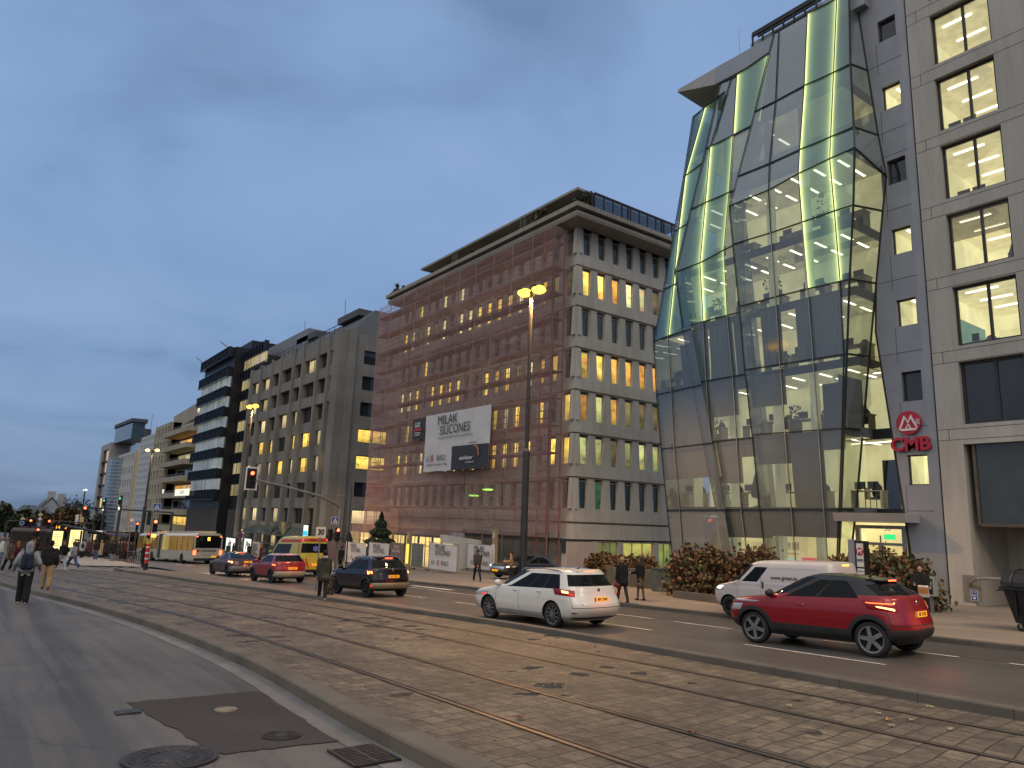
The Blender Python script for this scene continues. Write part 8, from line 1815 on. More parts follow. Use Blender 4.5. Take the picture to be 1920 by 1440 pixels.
# --- long cream articulated bus
def bus(name, lab, loc_, phi, L_=18., H=2.95, W=2.55, body=None, band=None, split=True, front_dark=False, interior=None, nw=6, tail=None, z0=.32, dest=None, pitch=.036):
    root = thing(name, lab, 'bus', loc_, 0, None); root.rotation_euler = (0, pitch, phi); BASE[root.name] = Vector(); w_ = W/2
    segs = [(0, -L_*.40), (-L_*.46, -L_)] if split else [(0, -L_)]
    for si, (xa_, xb_) in enumerate(segs):
        prof = [(-w_, z0), (-w_-.0, .9), (-w_, 2.4), (-w_+.08, H-.18), (-w_+.3, H), (w_-.3, H), (w_-.08, H-.18), (w_, 2.4), (w_, .9), (w_, z0)]; mb = MB(); n = len(prof)
        a_ = xa_; b_ = xb_; mb.v += [(a_, y, z) for y, z in prof]+[(b_, y, z) for y, z in prof]; mb.f += [(i, i+1, n+i+1, n+i) for i in range(n-1)]+[(n-1, 0, n, 2*n-1), tuple(range(n)), tuple(reversed(range(n, 2*n)))]; mb.mi += [0]*(n+2)
        mb.build('body', body, root)
        gl = MB()
        for sg in (1, -1): gl.box(b_+.25, a_-.25, sg*w_-.0 if sg < 0 else w_-.02, sg*w_+.02 if sg > 0 else -w_+.0, 1.15, 2.45) if False else gl.box(b_+.2, a_-.2, min(sg*(w_-.03), sg*(w_+.012)), max(sg*(w_-.03), sg*(w_+.012)), 1.2, 2.5)
        gl.build('side_window', interior, root); pm = MB(); k_ = int((a_-b_)/1.5)
        for i in range(k_+1):
            x = b_+.2+(a_-b_-.4)*i/k_
            for sg in (1, -1): pm.box(x-.04, x+.04, min(sg*(w_+.0), sg*(w_+.02)), max(sg*(w_), sg*(w_+.02)), 1.2, 2.5)
        pm.build('window_post', M_trim, root)
        MB().box(b_+.8, a_-.8, -w_+.35, w_-.35, H, H+.2).build('roof_unit', body, root)
        for wx in ([a_-2.6]+([b_+1.6] if si == 0 and split else []) if si == 0 else [a_-(a_-b_)*.68 if split else b_+3]):
            for sg in (1, -1): MB().lathe([(0, -.15), (.46, -.15), (.48, 0), (.46, .15), (0, .16)], 20, (wx, sg*(w_-.12), .48), 'y').lathe([(.2, sg*.165), (.28, sg*.165)], 12, (wx, sg*(w_-.12), .48), 'y').build('wheel', M_tyre, root)
    if split: MB().box(-L_*.46, -L_*.40, -w_+.06, w_-.06, z0+.1, H-.05).build('bellows', P('grey bellows', (.05, .048, .045), .8, 0, .3, 9), root)
    xb_ = -L_
    MB().box(xb_-.02, xb_+.01, -w_+.12, w_-.12, 1.45, 2.55).build('rear_window', M_cglass, root); MB().box(xb_-.03, xb_-.01, -w_+.05, w_-.05, z0, .55).build('rear_skirt', M_trim, root)
    if tail:
        for sg in (1, -1):
            MB().box(xb_-.04, xb_+.1, min(sg*(w_-.2), sg*(w_+.02)), max(sg*(w_-.2), sg*(w_+.02)), .85, 1.25).build('tail_light', E_brake, root); MB().box(xb_-.03, xb_, sg*(w_-.2)-.08, sg*(w_-.2)+.08, 2.42, 2.5).build('upper_light', E_brake, root)
        MB().box(xb_-.04, xb_-.021, -.12, .12, 2.1, 2.4).build('route_number', E_amber, root); text('28', .25, M_bt, root, (xb_-.045, 0, 2.25), (rad(90), 0, rad(-90)), .001); text('DEMY SCHANDELER', .22, M_bt, root, (xb_-.03, .25, 1.2), (rad(90), 0, rad(-90)), .002, bold=.004); text('www.demy-schandeler.lu', .09, M_bt, root, (xb_-.03, .1, .85), (rad(90), 0, rad(-90)), .002); MB().box(xb_-.03, xb_-.01, -.9, -.35, .6, .75).build('number_plate', M_plate, root)
    MB().box(-.01, .03, -w_+.1, w_-.1, 1.0, 2.55).build('windshield', M_cglass, root)
    if dest: MB().box(.03, .05, -.7, .7, 2.6, 2.8).build('route_display', E_amber, root)
    for sg in (1, -1): MB().box(.0, .05, min(sg*.75, sg*1.1), max(sg*.75, sg*1.1), .6, .75).build('headlight', E_head if dest else P('headlight glass', (.35, .36, .38), .1), root)
    return root
CBm = paint('cream bus paint', (.40, .38, .31), .4, 0); IntA = lit('bus interior amber', (.62, .36, .09), .2, 1.5, .15, True); IntD = glassdark('bus dark windows', (.02, .015, .013), .08)
bus('articulated_bus', 'long cream articulated bus with glowing red tail lights in the bus lane', (-88.3, 16.4, zg(-88.3, 16.4)), rad(180+5.0), 18, 2.75, 2.5, CBm, None, True, interior=IntA, tail=True, pitch=.034)
DBm = paint('dark red bus paint', (.035, .008, .008), .4, 0)
q0, q1 = hX(30, 1036, -118), hX(146, 1034, -100)
def busbetween(a, b, lab, name='city_bus', dest=True, body=DBm, interior=IntD, H=2.9):
    a, b = Vector((a.x, a.y, zg(a.x, a.y))), Vector((b.x, b.y, zg(b.x, b.y))); d = a-b; phi = atan2(d.y, d.x); return bus(name, lab, a, phi, d.length, H, 2.5, body, None, False, interior=interior, dest=dest, tail=None, pitch=0)
r_ = busbetween(hX(28, 1033, -116), hX(112, 1034, -112), 'dark red bus behind the crowd at the far left')
r_ = busbetween(hX(188, 1038, -100), hX(252, 1038, -95), 'dark red bus behind the crowd right of the shelter', dest=False)
MB().box(-1.5, 0, -1.28, 1.28, 2.9, 3.05).build('roof_light', E('white roof strip', (1, .85, .8), .7), r_)
# ------------------------------------------------------------------ people
def cap(mb, p0, r0, p1, r1, n=10):
    p0, p1 = Vector(p0), Vector(p1); d = p1-p0; Ln = d.length
    if Ln < 1e-5: mb.ball(tuple(p0), r0, n, 6); return
    u = d.normalized(); pts = [p0-u*r0*cos(a) for a in (.0, .5, 1.05)]; rs = [r0*max(sin(a), .02) for a in (.0, .5, 1.05)]
    pts += [p0, p1]+[p1+u*r1*cos(a) for a in (1.05, .5, .0)]; rs += [r0, r1]+[r1*max(sin(a), .02) for a in (1.05, .5, .0)]
    mb.tube(pts, rs, n)
def fuse(mb, name, mat, parent, vox):
    """one continuous skin over overlapping forms"""
    o = mb.build(name, mat, None); md = o.modifiers.new('skin', 'REMESH'); md.mode = 'VOXEL'; md.voxel_size = vox; md.use_smooth_shade = True
    m2 = o.modifiers.new('smooth', 'SMOOTH'); m2.factor = .5; m2.iterations = 3
    bpy.context.view_layer.update(); dg = bpy.context.evaluated_depsgraph_get(); me = bpy.data.meshes.new_from_object(o.evaluated_get(dg)); me.name = name; bpy.data.objects.remove(o)
    if not me.materials: me.materials.append(mat)
    n = bpy.data.objects.new(name, me); COL.objects.link(n); n.parent = parent; BASE[n.name] = Vector(); return n
def cloth(name, col, pat=None):
    if name in MATS: return MATS[name]
    t_ = NT(name); v = t_.pos('Object'); n = t_.noise(v, 5, 4); w_ = t_.noise(v, 120, 2); c = t_.ramp(n, [(.3, tuple(q*.75 for q in col)), (.7, tuple(min(q*1.25, 1) for q in col))])
    if pat: c = t_.mixc(t_.ramp(t_.n('ShaderNodeTexVoronoi', {'Vector': v, 'Scale': 22.}).outputs['Distance'], [(.28, (1, 1, 1)), (.36, (0, 0, 0))]), c, pat)
    MATS[name] = t_.out(t_.pbr(c, .85, 0, t_.bump(t_.math('ADD', n, w_), .35, .02), .25)); return MATS[name]
def skinmat(name, col):
    if name in MATS: return MATS[name]
    t_ = NT(name); n = t_.noise(t_.pos('Object'), 9, 3); MATS[name] = t_.out(t_.pbr(t_.ramp(n, [(.3, tuple(q*.85 for q in col)), (.7, tuple(q*1.1 for q in col))]), .5, 0, None, .4, **{'Subsurface Weight': .08})); return MATS[name]
SKIN = skinmat('skin light', (.42, .24, .17)); SKIN2 = skinmat('skin dark', (.13, .065, .04))
def limb(mb, a, r0, b, r1, c, r2): cap(mb, a, r0, b, r1); cap(mb, b, r1, c, r2)
def skeleton(pose):
    g = dict(al=.0, ar=.0, kl=.05, kr=.05, sl=.05, sr=.05, el=.25, er=.25, ol=.08, or_=.08, lean=0., turn=0., nod=0.)
    g.update(pose); J = {}
    J['pel'] = Vector((0, 0, .93)); up = Vector((sin(g['lean']), 0, cos(g['lean'])))
    for s_, sg in (('l', 1), ('r', -1)):
        a = g['a'+s_]; k = g['k'+s_]; hip = Vector((0, sg*.095, .91)); kn = hip+Vector((sin(a), 0, -cos(a)))*.42; an = kn+Vector((sin(a-k), 0, -cos(a-k)))*.41; J['h'+s_], J['k'+s_], J['a'+s_] = hip, kn, an; J['fa'+s_] = a-k
        sh = J['pel']+up*.50+Vector((0, sg*.185, 0)); b = g['s'+s_]; e_ = g['e'+s_]; o_ = g['ol' if s_ == 'l' else 'or_']
        el = sh+Vector((sin(b)*cos(o_), sg*sin(o_), -cos(b)*cos(o_)))*.29; wr = el+Vector((sin(b+e_)*cos(o_*.3), sg*sin(o_*.3), -cos(b+e_)))*.25; J['s'+s_], J['e'+s_], J['w'+s_] = sh, el, wr; J['wd'+s_] = (wr-el).normalized()
    J['neck'] = J['pel']+up*.56; J['head'] = J['neck']+up*.15+Vector((sin(g['nod'])*.06, 0, -.03*abs(g['nod']))); lo = min(J['al'].z, J['ar'].z)-.085
    for k in J:
        if isinstance(J[k], Vector) and not k.startswith('wd'): J[k].z -= lo
    J['up'] = up; return J, g
def hands(mb, J, s_, sg, fine):
    w_, d = J['w'+s_], J['wd'+s_]; lat = Vector((0, sg, 0)); fw = d.cross(lat).normalized()*sg; fw = Vector((1, 0, 0))-d*d.x; fw = fw.normalized() if fw.length > .1 else Vector((0, 0, 1)); n_ = d.cross(fw).normalized()
    palm = w_+d*.05; cap(mb, w_, .026, palm+d*.02, .034, 8)
def fingers(mb, J, s_, sg):
    w_, d = J['w'+s_], J['wd'+s_]; fw = Vector((1, 0, 0))-d*d.x; fw = fw.normalized() if fw.length > .1 else Vector((0, 0, 1)); n_ = d.cross(fw).normalized(); inn = n_ if n_.y*sg < 0 else -n_
    for i, (o_, l_) in enumerate(((.026, .068), (.009, .078), (-.008, .073), (-.024, .056))):
        b = w_+d*.085+fw*o_; m_ = b+d*l_*.5+inn*.008; e_ = m_+d*l_*.38+inn*.024; mb.tube([b, m_, e_], [.0095, .0088, .0065], 6)
    b = w_+d*.03+fw*.03; mb.tube([b, b+fw*.022+d*.03+inn*.01, b+fw*.02+d*.062+inn*.022], [.012, .010, .007], 6)
def make_person(pose, O, vox=.03, fine=False):
    """returns list of (part name, mesh, colour slot)"""
    J, g = skeleton(pose); parts = {}; up = J['up']; H_ = J['head']; tmp = thing('tmp', '', ''); BASE[tmp.name] = Vector()
    mb = MB(); cap(mb, J['pel']+Vector((0, 0, -.02)), .115, J['pel']+up*.12, .11)
    for sg in (1, -1): cap(mb, J['pel']+Vector((0, sg*.06, .02)), .10, J['pel']+up*.34+Vector((0, sg*.08, 0)), .105); cap(mb, J['pel']+up*.46+Vector((0, sg*.05, 0)), .085, J['pel']+up*.47+Vector((0, sg*.15, 0)), .06)
    cap(mb, J['neck']+up*-.05, .06, J['head']+up*-.03, .052); ft = Vector((cos(g['turn']), sin(g['turn']), 0)); lt = Vector((-ft.y, ft.x, 0))
    mb.ball(tuple(H_+up*.03-ft*.008), (.095, .078, .115), 14, 10); cap(mb, H_+up*-.02+ft*.02, .06, H_+up*-.065+ft*.045, .035)
    if fine: cap(mb, H_+ft*.085+up*.02, .012, H_+ft*.105+up*-.008, .015, 6); [cap(mb, H_+lt*sg*.08+up*.02, .014, H_+lt*sg*.085+up*-.01, .012, 6) for sg in (1, -1)]
    for s_, sg in (('l', 1), ('r', -1)):
        limb(mb, J['h'+s_], .09, J['k'+s_], .055, J['a'+s_], .04); limb(mb, J['s'+s_], .05, J['e'+s_], .04, J['w'+s_], .028); hands(mb, J, s_, sg, fine); cap(mb, J['a'+s_], .04, J['a'+s_]+Vector((.13, 0, -.04)), .035)
    b = fuse(mb, 'body', None, tmp, vox*.8)
    if fine:
        m2 = MB(); [fingers(m2, J, s_, sg) for s_, sg in (('l', 1), ('r', -1))]; m2.mat(1)
        for sg in (1, -1): m2.ball(tuple(H_+ft*.088+lt*sg*.032+up*.03), .011, 8, 6)
        m2.mat(2).tube([H_+ft*.092+lt*.022+up*-.045, H_+ft*.098+up*-.047, H_+ft*.092-lt*.022+up*-.045], .006, 5)
        f_ = m2.build('fingers', [None, P('dark eye', (.01, .01, .01), .2, 0, 0), P('lip', (.25, .08, .07), .5, 0, 0)], None); bm = bmesh.new(); bm.from_mesh(b.data); off = len(bm.faces); bm.from_mesh(f_.data); bm.to_mesh(b.data); bm.free(); bpy.data.objects.remove(f_)
        b.data.materials.clear(); b.data.materials.append(None); b.data.materials.append(MATS['dark eye']); b.data.materials.append(MATS['lip'])
    parts['body'] = b.data; L_ = O.get('coat', 'hip'); th = O.get('th', .03)
    mb = MB()
    for sg in (1, -1): cap(mb, J['pel']+Vector((0, sg*.06, .04)), .10+th, J['pel']+up*.34+Vector((0, sg*.08, 0)), .105+th); cap(mb, J['pel']+up*.46+Vector((0, sg*.04, 0)), .085+th, J['pel']+up*.465+Vector((0, sg*.16, 0)), .062+th*.7)
    if L_ != 'hip':
        hem = {'thigh': .66, 'knee': .48, 'calf': .28}[L_]; 
        for sg in (1, -1):
            mid = (J['k'+('l' if sg > 0 else 'r')]-J['h'+('l' if sg > 0 else 'r')])*((.91-hem)/.42) if hem > .45 else None
            q = J['pel']+Vector((0, sg*.07, -.91+hem+.11)); 
            fx = (J['k'+('l' if sg > 0 else 'r')].x)*min(1, (.93-hem)/.42)*.75; q.x += fx
            cap(mb, J['pel']+Vector((0, sg*.06, .0)), .11+th, q, .115+th*1.2); cap(mb, q, .115+th*1.2, q+Vector((-.04, -sg*.05, 0)), .11+th)
    for s_, sg in (('l', 1), ('r', -1)): limb(mb, J['s'+s_], .052+th*.8, J['e'+s_], .043+th*.8, J['w'+s_]-J['wd'+s_]*.01, .036+th*.5)
    cap(mb, J['neck']+up*-.03, .07+th*.4, J['neck']+up*.02, .068+th*.3)
    if O.get('hood') == 'down': cap(mb, J['neck']+Vector((-.07, .05, .0)), .065, J['neck']+Vector((-.07, -.05, .0)), .065)
    if O.get('hood') == 'up': mb.ball(tuple(H_+up*.03-ft*.025), (.125, .11, .145), 14, 10); cap(mb, J['neck']+Vector((-.04, 0, .02)), .10, H_-Vector((.04, 0, 0)), .11)
    parts['jacket'] = fuse(mb, 'jacket', None, tmp, vox).data
    mb = MB(); lt_ = O.get('leg', .028)
    for s_ in 'lr': limb(mb, J['h'+s_], .092+lt_*.5, J['k'+s_], .062+lt_*.7, J['a'+s_]+Vector((0, 0, .02)), .048+lt_)
    cap(mb, J['hl'], .10, J['hr'], .10)
    if O.get('skirt'):
        for sg in (1, -1): cap(mb, J['pel']+Vector((0, sg*.05, 0)), .12, J['pel']+Vector((0, sg*.08, -.30)), .14)
    parts['trousers'] = fuse(mb, 'trousers', None, tmp, vox).data
    mb = MB()
    for s_ in 'lr':
        a = J['a'+s_]; t_ = max(-.6, min(.5, J['fa'+s_])); d = Vector((cos(t_), 0, sin(t_)*.8)); cap(mb, a+Vector((-.04, 0, -.045)), .04, a+d*.13+Vector((0, 0, -.05)), .036); cap(mb, a+Vector((0, 0, .02)), .045, a+Vector((.0, 0, -.04)), .042)
    parts['shoes'] = fuse(mb, 'shoes', None, tmp, vox*.8).data
    if O.get('hood') != 'up':
        mb = MB(); mb.ball(tuple(H_+up*.062-ft*.03), (.108, .098, .112), 14, 10)
        if O.get('hair') == 'long': cap(mb, H_-ft*.05, .09, H_-ft*.085+up*-.22, .075); [cap(mb, H_-ft*.03+lt*sg*.06, .04, H_-ft*.03+lt*sg*.07+up*-.18, .035) for sg in (1, -1)]
        elif O.get('hair') == 'bun': mb.ball(tuple(H_-ft*.12+up*.09), .05)
        parts['hair'] = fuse(mb, 'hair', None, tmp, vox*.8).data
    for o in list(tmp.children): bpy.data.objects.remove(o)
    bpy.data.objects.remove(tmp); return parts, J
def put_person(parts, J, cols, px, yb, yt, phi, lab, group=None, dz=0., Hm=(1.55, 1.9), loc_=None, H=None):
    q = hG(px, yb, dz) if loc_ is None else Vector(loc_)
    if H is None:
        r1 = ray(px, yt); hd = sqrt(q.x**2+q.y**2); H = (r1*(hd/sqrt(r1.x**2+r1.y**2))).z-q.z
    H = min(max(H, Hm[0]), Hm[1]); root = thing('person', lab, 'person', q, 0, group); root.rotation_euler = (0, 0, phi); BASE[root.name] = Vector(); s_ = H/1.76; root.scale = (s_, s_, s_)
    for nm, me in parts.items():
        if cols.get(nm) is None and nm == 'hair': continue
        o = bpy.data.objects.new(nm, me); COL.objects.link(o); o.parent = root; o.material_slots[0].link = 'OBJECT'; o.material_slots[0].material = cols.get(nm, SKIN); BASE[o.name] = Vector()
    return root
C = dict(black=cloth('black wool', (.012, .012, .014)), char=cloth('charcoal cloth', (.03, .03, .033)), navy=cloth('navy cloth', (.018, .022, .04)), grey=cloth('grey marl cloth', (.24, .25, .27)), lgrey=cloth('pale grey cloth', (.36, .36, .38)), khaki=cloth('khaki twill', (.30, .20, .11)), beige=cloth('beige wool', (.36, .28, .19)), tan=cloth('tan suede', (.25, .15, .08)), jeans=cloth('blue denim', (.04, .07, .15)), ljeans=cloth('washed denim', (.13, .16, .22)), olive=cloth('olive parka', (.045, .045, .035)), maroon=cloth('maroon cloth', (.11, .02, .025)), brown=cloth('brown tweed', (.11, .075, .06)), white=cloth('off white cloth', (.5, .48, .44)), teal=cloth('teal cloth', (.03, .09, .10)), plum=cloth('plum cloth', (.06, .025, .045)), pattern=cloth('black cloth with gold pattern', (.015, .014, .012), (.38, .28, .12)))
HB, HD_, HG_, HO = cloth('dark hair', (.015, .011, .009)), cloth('brown hair', (.06, .035, .02)), cloth('fair hair', (.28, .19, .10)), cloth('ginger hair', (.30, .10, .03)); SHK, SHW = cloth('black shoe', (.015, .015, .015)), cloth('white trainer', (.45, .44, .42))
def cols(j, t_, sh=SHK, hair=HB, skin=SKIN): return {'jacket': C[j], 'trousers': C[t_], 'shoes': sh, 'hair': hair, 'body': skin}
def child(root, mb, name, mat, vox=None):
    if vox: return fuse(mb, name, mat, root, vox)
    o = mb.build(name, mat, root, smooth=True, ang=50); return o
# the man in the grey hoodie, nearest on the left road
pp, J = make_person(dict(al=.16, ar=-.12, kl=.06, kr=.05, sl=-.25, sr=-.25, el=.95, er=.95, ol=.40, or_=.40), dict(hood='up', th=.042, leg=.045), .024, True)
r = put_person(pp, J, cols('grey', 'black', SHW), 40, 1132, 1017, rad(172), 'man in a pale grey hoodie and black trousers with a navy backpack, hood up', dz=-.14, Hm=(1.7, 1.86))
mb = MB(); cap(mb, (-.21, .07, 1.38), .09, (-.24, .08, 1.08), .10); cap(mb, (-.21, -.07, 1.38), .09, (-.24, -.08, 1.08), .10); child(r, mb, 'backpack', C['navy'], .02)
mb = MB(); [mb.tube([(-.14, sg*.10, 1.47), (.02, sg*.12, 1.53), (.14, sg*.12, 1.40), (.13, sg*.15, 1.2), (-.12, sg*.17, 1.06)], .02, 6) for sg in (1, -1)]; mb.tube([(-.31, -.05, 1.3), (-.31, .05, 1.3)], .012, 5); child(r, mb, 'backpack_strap', C['navy'])
mb = MB(); [mb.lathe([(.022, 0), (.035, -.004), (.03, -.006), (.02, -.004)], 12, (-.155, sg*.08, .84), 'x') for sg in (1, -1)]; child(r, mb, 'pocket_ring', C['white'])
# the man in the black jacket and khaki trousers
pp, J = make_person(dict(al=.14, ar=-.12, kl=.1, kr=.05, sl=.1, sr=-.2, el=.3, er=.4, ol=.22, or_=.22), dict(hair='short', th=.05, leg=.03, hood='down'), .024, True)
put_person(pp, J, cols('black', 'khaki', SHK, HB, SKIN2), 84, 1105, 1015, rad(176), 'man in a puffy black jacket and khaki trousers on the tram bed', dz=.0, Hm=(1.7, 1.88))
# the couple walking away at the far left
WALK, JW = make_person(dict(al=.42, ar=-.34, kl=.05, kr=.25, sl=-.35, sr=.35, el=.3, er=.4), dict(coat='thigh', th=.035, hair='short'), .028)
WALKL, JWL = make_person(dict(al=.38, ar=-.36, kl=.05, kr=.3, sl=-.25, sr=.3, el=.4, er=.5), dict(coat='hip', th=.03, hair='long', leg=.035), .028)
STAND, JS = make_person(dict(al=.03, ar=-.04, sl=.05, sr=.0, el=.5, er=.3), dict(coat='hip', th=.04, hair='short'), .03)
STANDL, JSL = make_person(dict(al=.06, ar=-.03, sl=.15, sr=.1, el=1.0, er=.9), dict(coat='knee', th=.035, hair='long'), .03)
STANDB, JSB = make_person(dict(al=-.05, ar=.06, sl=.0, sr=.1, el=.2, er=1.5, turn=.5), dict(coat='thigh', th=.045, hood='down', hair='short', leg=.04), .03)
STANDC, JSC = make_person(dict(al=.0, ar=.05, sl=.3, sr=.2, el=1.4, er=1.3, nod=.5), dict(coat='calf', th=.03, hair='long'), .03)
STRIDE, JST = make_person(dict(al=.70, ar=-.60, kl=.1, kr=.55, sl=-.6, sr=.6, el=.9, er=1.0, lean=.12), dict(coat='hip', th=.03, hair='short', leg=.035), .028)
put_person(WALK, JW, cols('brown', 'black', SHK, HD_), 14, 1070, 1012, rad(215), 'person in a brown tweed coat walking left at the far left edge', 'people crossing the tracks')
put_person(WALKL, JWL, cols('maroon', 'black', SHK, HO), 27, 1068, 1014, rad(215), 'ginger haired person in a maroon jacket behind the brown coat', 'people crossing the tracks')
put_person(STAND, JS, cols('white', 'ljeans', SHK, HG_), -2, 1064, 1008, rad(100), 'pale dressed person cut off by the left picture edge', 'people crossing the tracks')
put_person(WALKL, JWL, cols('black', 'lgrey', SHW, HD_), 113, 1070, 1013, rad(30), 'woman in a black jacket and light grey trousers beside the khaki trousers man', 'people crossing the tracks')
r = put_person(STRIDE, JST, cols('grey', 'jeans', SHK, HD_), 134, 1067, 1012, rad(200), 'person in grey and dark jeans striding wide with a white shoulder bag', 'people crossing the tracks')
mb = MB(); cap(mb, (-.02, .24, .95), .11, (-.05, .26, .82), .12); child(r, mb, 'shoulder_bag', C['white'], .03)
CG = 'people waiting at the tram stop'
crowd = [(152, 1047, 1008, STANDB, cols('lgrey', 'black', SHW, HB), 172, 'person in pale grey with a dark backpack and black trousers seen from behind'), (178, 1050, 1006, STAND, cols('black', 'jeans', SHK, HB), 178, 'tall person in a black jacket and bright blue jeans'), (187, 1047, 1009, STANDC, cols('beige', 'char', SHW, HG_), 200, 'fair haired person in a long beige coat beside the blue jeans'),
 (196, 1046, 1009, STANDL, cols('char', 'black', SHK, HD_), 90, 'person in a charcoal coat right of the long beige coat'), (210, 1053, 1010, STANDB, cols('black', 'ljeans', SHK, HB), 180, 'person in a thick black coat and washed light jeans'), (218, 1052, 1012, STANDL, cols('char', 'ljeans', SHK, HD_), 30, 'person in charcoal pressed close to the thick black coat'), (241, 1054, 1016, STANDL, cols('black', 'khaki', cloth('mustard boot', (.28, .2, .06)), HB), 10, 'person in a black skirt and mustard boots with a pale bag'),
 (234, 1051, 1014, STAND, cols('maroon', 'black', SHK, HB), 60, 'person in maroon left of the mustard boots'), (264, 1046, 1014, STAND, cols('white', 'grey', SHK, HD_), 120, 'person in an off white jacket behind the crossing post'), (166, 1046, 1006, STANDL, cols('plum', 'char', SHK, HD_), -30, 'person in a plum coat behind the pale grey backpack'), (160, 1045, 1004, STAND, cols('brown', 'char', SHK, HG_), 20, 'person in a brown jacket with fair hair deep in the crowd'),
 (142, 1046, 1008, STAND, cols('char', 'maroon', SHK, HB), 150, 'person in charcoal with dark red trousers'), (127, 1043, 1004, STANDB, cols('navy', 'char', SHK, HD_), 10, 'person in a navy parka in front of the right poster'), (118, 1042, 1001, STANDL, cols('black', 'black', SHK, HB), 40, 'person in all black in front of the left poster'),
 (172, 1045, 1005, STANDC, cols('tan', 'char', SHK, HB), -20, 'person in a long tan coat left of the blue jeans'), (202, 1044, 1007, STAND, cols('olive', 'grey', SHK, HB), -40, 'person in olive behind the charcoal coat'), (148, 1043, 1003, STAND, cols('teal', 'char', SHK, HG_), -10, 'person in teal half hidden behind the grey backpack')]
for i, k in enumerate((57, 62, 68, 73, 79, 84, 90, 96, 101, 106)):
    ty = (STANDL, STAND, STANDB, STAND, STANDL, STAND, STANDB, STANDL, STAND, STANDB)[i]; cc = ('black', 'char', 'navy', 'olive', 'black', 'brown', 'black', 'maroon', 'navy', 'char')[i]; tc_ = ('black', 'ljeans', 'char', 'grey', 'black', 'khaki', 'jeans', 'black', 'char', 'black')[i]
    crowd.append((k, 1033+(i % 3), 1005+(i*5) % 4, ty, cols(cc, tc_, SHK, (HB, HD_, HG_)[i % 3]), (10, -30, 40, 90, 0, 180, -60, 20, 140, 0)[i], ['black coated person leftmost in the far waiting row', 'person in charcoal and washed jeans, second in the far row', 'person in a navy parka in the far row beside the washed jeans', 'person in olive and grey in the far row', 'person in all black in the middle of the far row', 'person in brown and khaki in the far row', 'person in a black parka and jeans in the far row', 'person in a maroon coat in the far row', 'person in navy near the left poster', 'person in charcoal just left of the left poster'][i]))
for i, (k, yb) in enumerate(((123, 1041), (133, 1042), (138, 1044), (145, 1041), (157, 1043), (164, 1042), (169, 1041), (192, 1043), (199, 1043), (206, 1047), (224, 1050), (229, 1048), (247, 1051), (60, 1037))):
    a, b = (('char', 'jeans'), ('black', 'khaki'), ('maroon', 'jeans'), ('navy', 'grey'), ('olive', 'black'), ('char', 'khaki'), ('navy', 'black'), ('brown', 'jeans'), ('black', 'maroon'), ('navy', 'ljeans'), ('char', 'char'), ('plum', 'black'), ('olive', 'ljeans'), ('tan', 'black'))[i]
    nm_ = {'char': 'charcoal', 'ljeans': 'washed denim', 'jeans': 'blue denim'}; crowd.append((k, yb, 1003+(i*3) % 5, (STAND, STANDL, STANDB, STANDC)[(i*5) % 4], cols(a, b, SHK, (HB, HD_)[i % 2]), (i*67) % 360, 'waiting person with a %s top over %s legs, packed in the crowd' % (nm_.get(a, a), nm_.get(b, b))))
for px, yb, yt, pp, cc, ph, lab in crowd:
    r = put_person(pp, None, cc, px, yb, yt, rad(ph), lab, CG, Hm=(1.55, 1.92))
    if 'pale bag' in lab: mb = MB(); cap(mb, (-.18, 0, 1.15), .12, (-.2, 0, 1.0), .13); child(r, mb, 'bag', C['beige'], .03)
    if 'dark backpack' in lab: mb = MB(); cap(mb, (-.2, 0, 1.35), .13, (-.22, 0, 1.1), .14); child(r, mb, 'backpack', C['char'], .03)
put_person(STANDC, None, cols('black', 'black', SHK, HB), 268, 1064, 1020, rad(200), 'person in a long black coat passing behind the striped traffic light post')
# walker with the patterned trolley
pp, J = make_person(dict(al=.30, ar=-.28, kl=.05, kr=.12, sl=-.1, sr=.15, el=.35, er=.4, ol=.12, or_=.12, nod=.4), dict(coat='thigh', th=.03, hood='down', hair='short', leg=.02), .024, True)
r = put_person(pp, J, cols('olive', 'black', SHW, HB), 603, 1125, 1031, rad(160), 'walker in an olive parka with a grey hood on the tram kerb', dz=.0, Hm=(1.65, 1.86)); q = r.location
mb = MB(); cap(mb, (-.10, .06, 1.50), .06, (-.10, -.06, 1.50), .06); child(r, mb, 'hood', C['grey'], .025)
tt_ = thing('shopping_trolley', 'black shopping trolley with a gold pattern pulled beside the walker', 'trolley', hG(615, 1120), rad(160)); BASE[tt_.name] = Vector(); mb = MB(); mb.box(-.13, .13, -.17, .17, .1, .72).box(-.13, .13, -.17, .17, .72, .80); mb.build('bag', C['pattern'], tt_); MB().tube([(-.15, -.12, .05), (-.15, -.12, 1.0), (-.15, .12, 1.0), (-.15, .12, .05)], .012, 6).build('handle', M_post, tt_)
for sg in (1, -1): MB().lathe([(0, -.02), (.08, -.02), (.08, .02), (0, .02)], 12, (-.1, sg*.18, .08), 'y').build('wheel', M_trim, tt_)
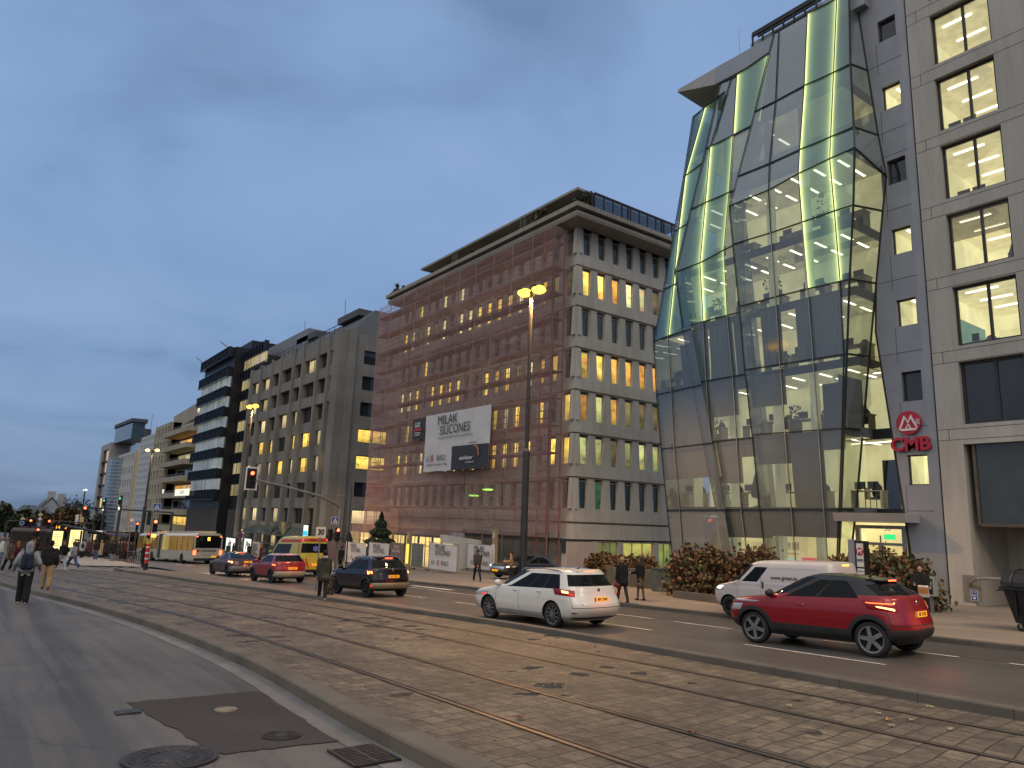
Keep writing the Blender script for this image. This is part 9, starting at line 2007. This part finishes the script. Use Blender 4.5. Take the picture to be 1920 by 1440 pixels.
# people on the far pavement
put_person(STAND, None, cols('black', 'black', SHK, HB), 637, 1068, 1025, rad(180), 'person all in black standing by the signal gantry', dz=.12)
pp, J = make_person(dict(al=.45, ar=-.40, kl=.05, kr=.28, sl=-.45, sr=.45, el=.25, er=.35, lean=.03), dict(coat='hip', th=.028, hair='short', leg=.012), .024, True)
r = put_person(pp, J, cols('char', 'black', SHK, cloth('close cropped hair', (.05, .035, .03))), 894, 1090, 1028, rad(160), 'man in a dark suit striding left in front of the fence banner', dz=.12)
mb = MB(); mb.bar((.05, -.17, .9), (.18, -.16, .35), .02, .05); child(r, mb, 'side_stripe', C['khaki'])
pp, J = make_person(dict(al=.1, ar=-.1, sl=.25, sr=.3, el=1.3, er=1.3, turn=.2), dict(coat='hip', th=.035, hair='bun'), .024, True)
r = put_person(pp, J, cols('tan', 'char', SHK, HB), 957, 1088, 1035, rad(-120), 'woman in a tan jacket and black scarf beside the grey saloon', dz=.12); mb = MB(); cap(mb, (.06, 0, 1.46), .07, (.1, 0, 1.38), .07); child(r, mb, 'scarf', C['black'], .025); mb = MB(); cap(mb, (.05, .28, 1.0), .10, (.05, .3, .85), .12); child(r, mb, 'bag', C['brown'], .03)
pp, J = make_person(dict(al=.25, ar=-.22, kl=.05, kr=.1, sl=.1, sr=-.1, el=.2, er=.35, lean=.05, nod=.3), dict(coat='thigh', th=.04, hair='short', leg=.01), .024, True)
r = put_person(pp, J, cols('black', 'char', cloth('dark red shoe', (.08, .015, .015)), HG_), 1167, 1130, 1045, rad(172), 'person in a black coat carrying a dark red bag, left of the long haired woman', dz=.12, Hm=(1.6, 1.85))
mb = MB(); cap(mb, (.12, .25, .68), .09, (-.05, .26, .66), .10); child(r, mb, 'bag', C['maroon'], .025)
pp, J = make_person(dict(al=.12, ar=-.1, kl=.05, kr=.05, sl=.2, sr=.15, el=1.2, er=1.1), dict(coat='hip', th=.045, hair='long', leg=.0, skirt=True), .024, True)
r = put_person(pp, J, {'jacket': C['black'], 'trousers': C['brown'], 'shoes': SHK, 'hair': HD_, 'body': SKIN}, 1201, 1126, 1046, rad(190), 'long haired woman in a black jacket and patterned shorts seen from behind', dz=.12, Hm=(1.6, 1.8))
mb = MB(); cap(mb, (0, .07, .92), .135, (0, .09, .80), .135); cap(mb, (0, -.07, .92), .135, (0, -.09, .80), .135); child(r, mb, 'shorts', C['pattern'], .025)
pp, J = make_person(dict(al=.08, ar=-.08, sl=.2, sr=.3, el=1.2, er=1.3, turn=-.2), dict(coat='calf', th=.04, hair='long'), .024, True)
r = put_person(pp, J, cols('black', 'black', SHK, HB), 1731, 1168, 1069, rad(-60), 'dark haired woman in a black coat holding a white paper bag behind the red car', dz=.12, Hm=(1.6, 1.8))
mb = MB(); mb.box(-.14, .14, -.05, .05, 0, .34); o = mb.build('paper_bag', P('white paper', (.55, .5, .44), .7), r); o.location = (.30, .05, .82); o.rotation_euler = (.3, 0, rad(75)); MB().box(-.13, .13, -.053, -.05, .12, .30).build('print', P('orange print', (.55, .22, .05), .6), o)
for px, yb, yt, pp, cc, ph, lab in ((426, 1048, 1023, STAND, cols('char', 'black', SHK, HB), 0, 'dark figure left of the two by the first lit poster'), (436, 1048, 1023, STANDL, cols('navy', 'black', SHK, HB), 40, 'dark figure right of the two by the first lit poster'), (465, 1050, 1022, STANDB, cols('black', 'char', SHK, HB), 20, 'dark figure in front of the second lit poster'), (486, 1052, 1022, STANDC, cols('maroon', 'black', SHK, HG_), 170, 'fair haired figure in a long maroon coat beside the notice board')):
    put_person(pp, None, cc, px, yb, yt, rad(ph), lab, 'people at the bus stop across the road', loc_=(lambda q: (q.x, 23.9, zg(q.x, 23.9)+.13))(hY(px, yb, 23.9)), H=1.7)
# ------------------------------------------------------------------ lettering becomes plain mesh
bpy.context.view_layer.update(); dg = bpy.context.evaluated_depsgraph_get()
for o in [o for o in SC.objects if o.type == 'FONT']:
    me = bpy.data.meshes.new_from_object(o.evaluated_get(dg)); n = bpy.data.objects.new('lettering', me); COL.objects.link(n); n.parent = o.parent
    n.location, n.rotation_euler, n.scale = o.location.copy(), o.rotation_euler.copy(), o.scale.copy(); bpy.data.objects.remove(o)
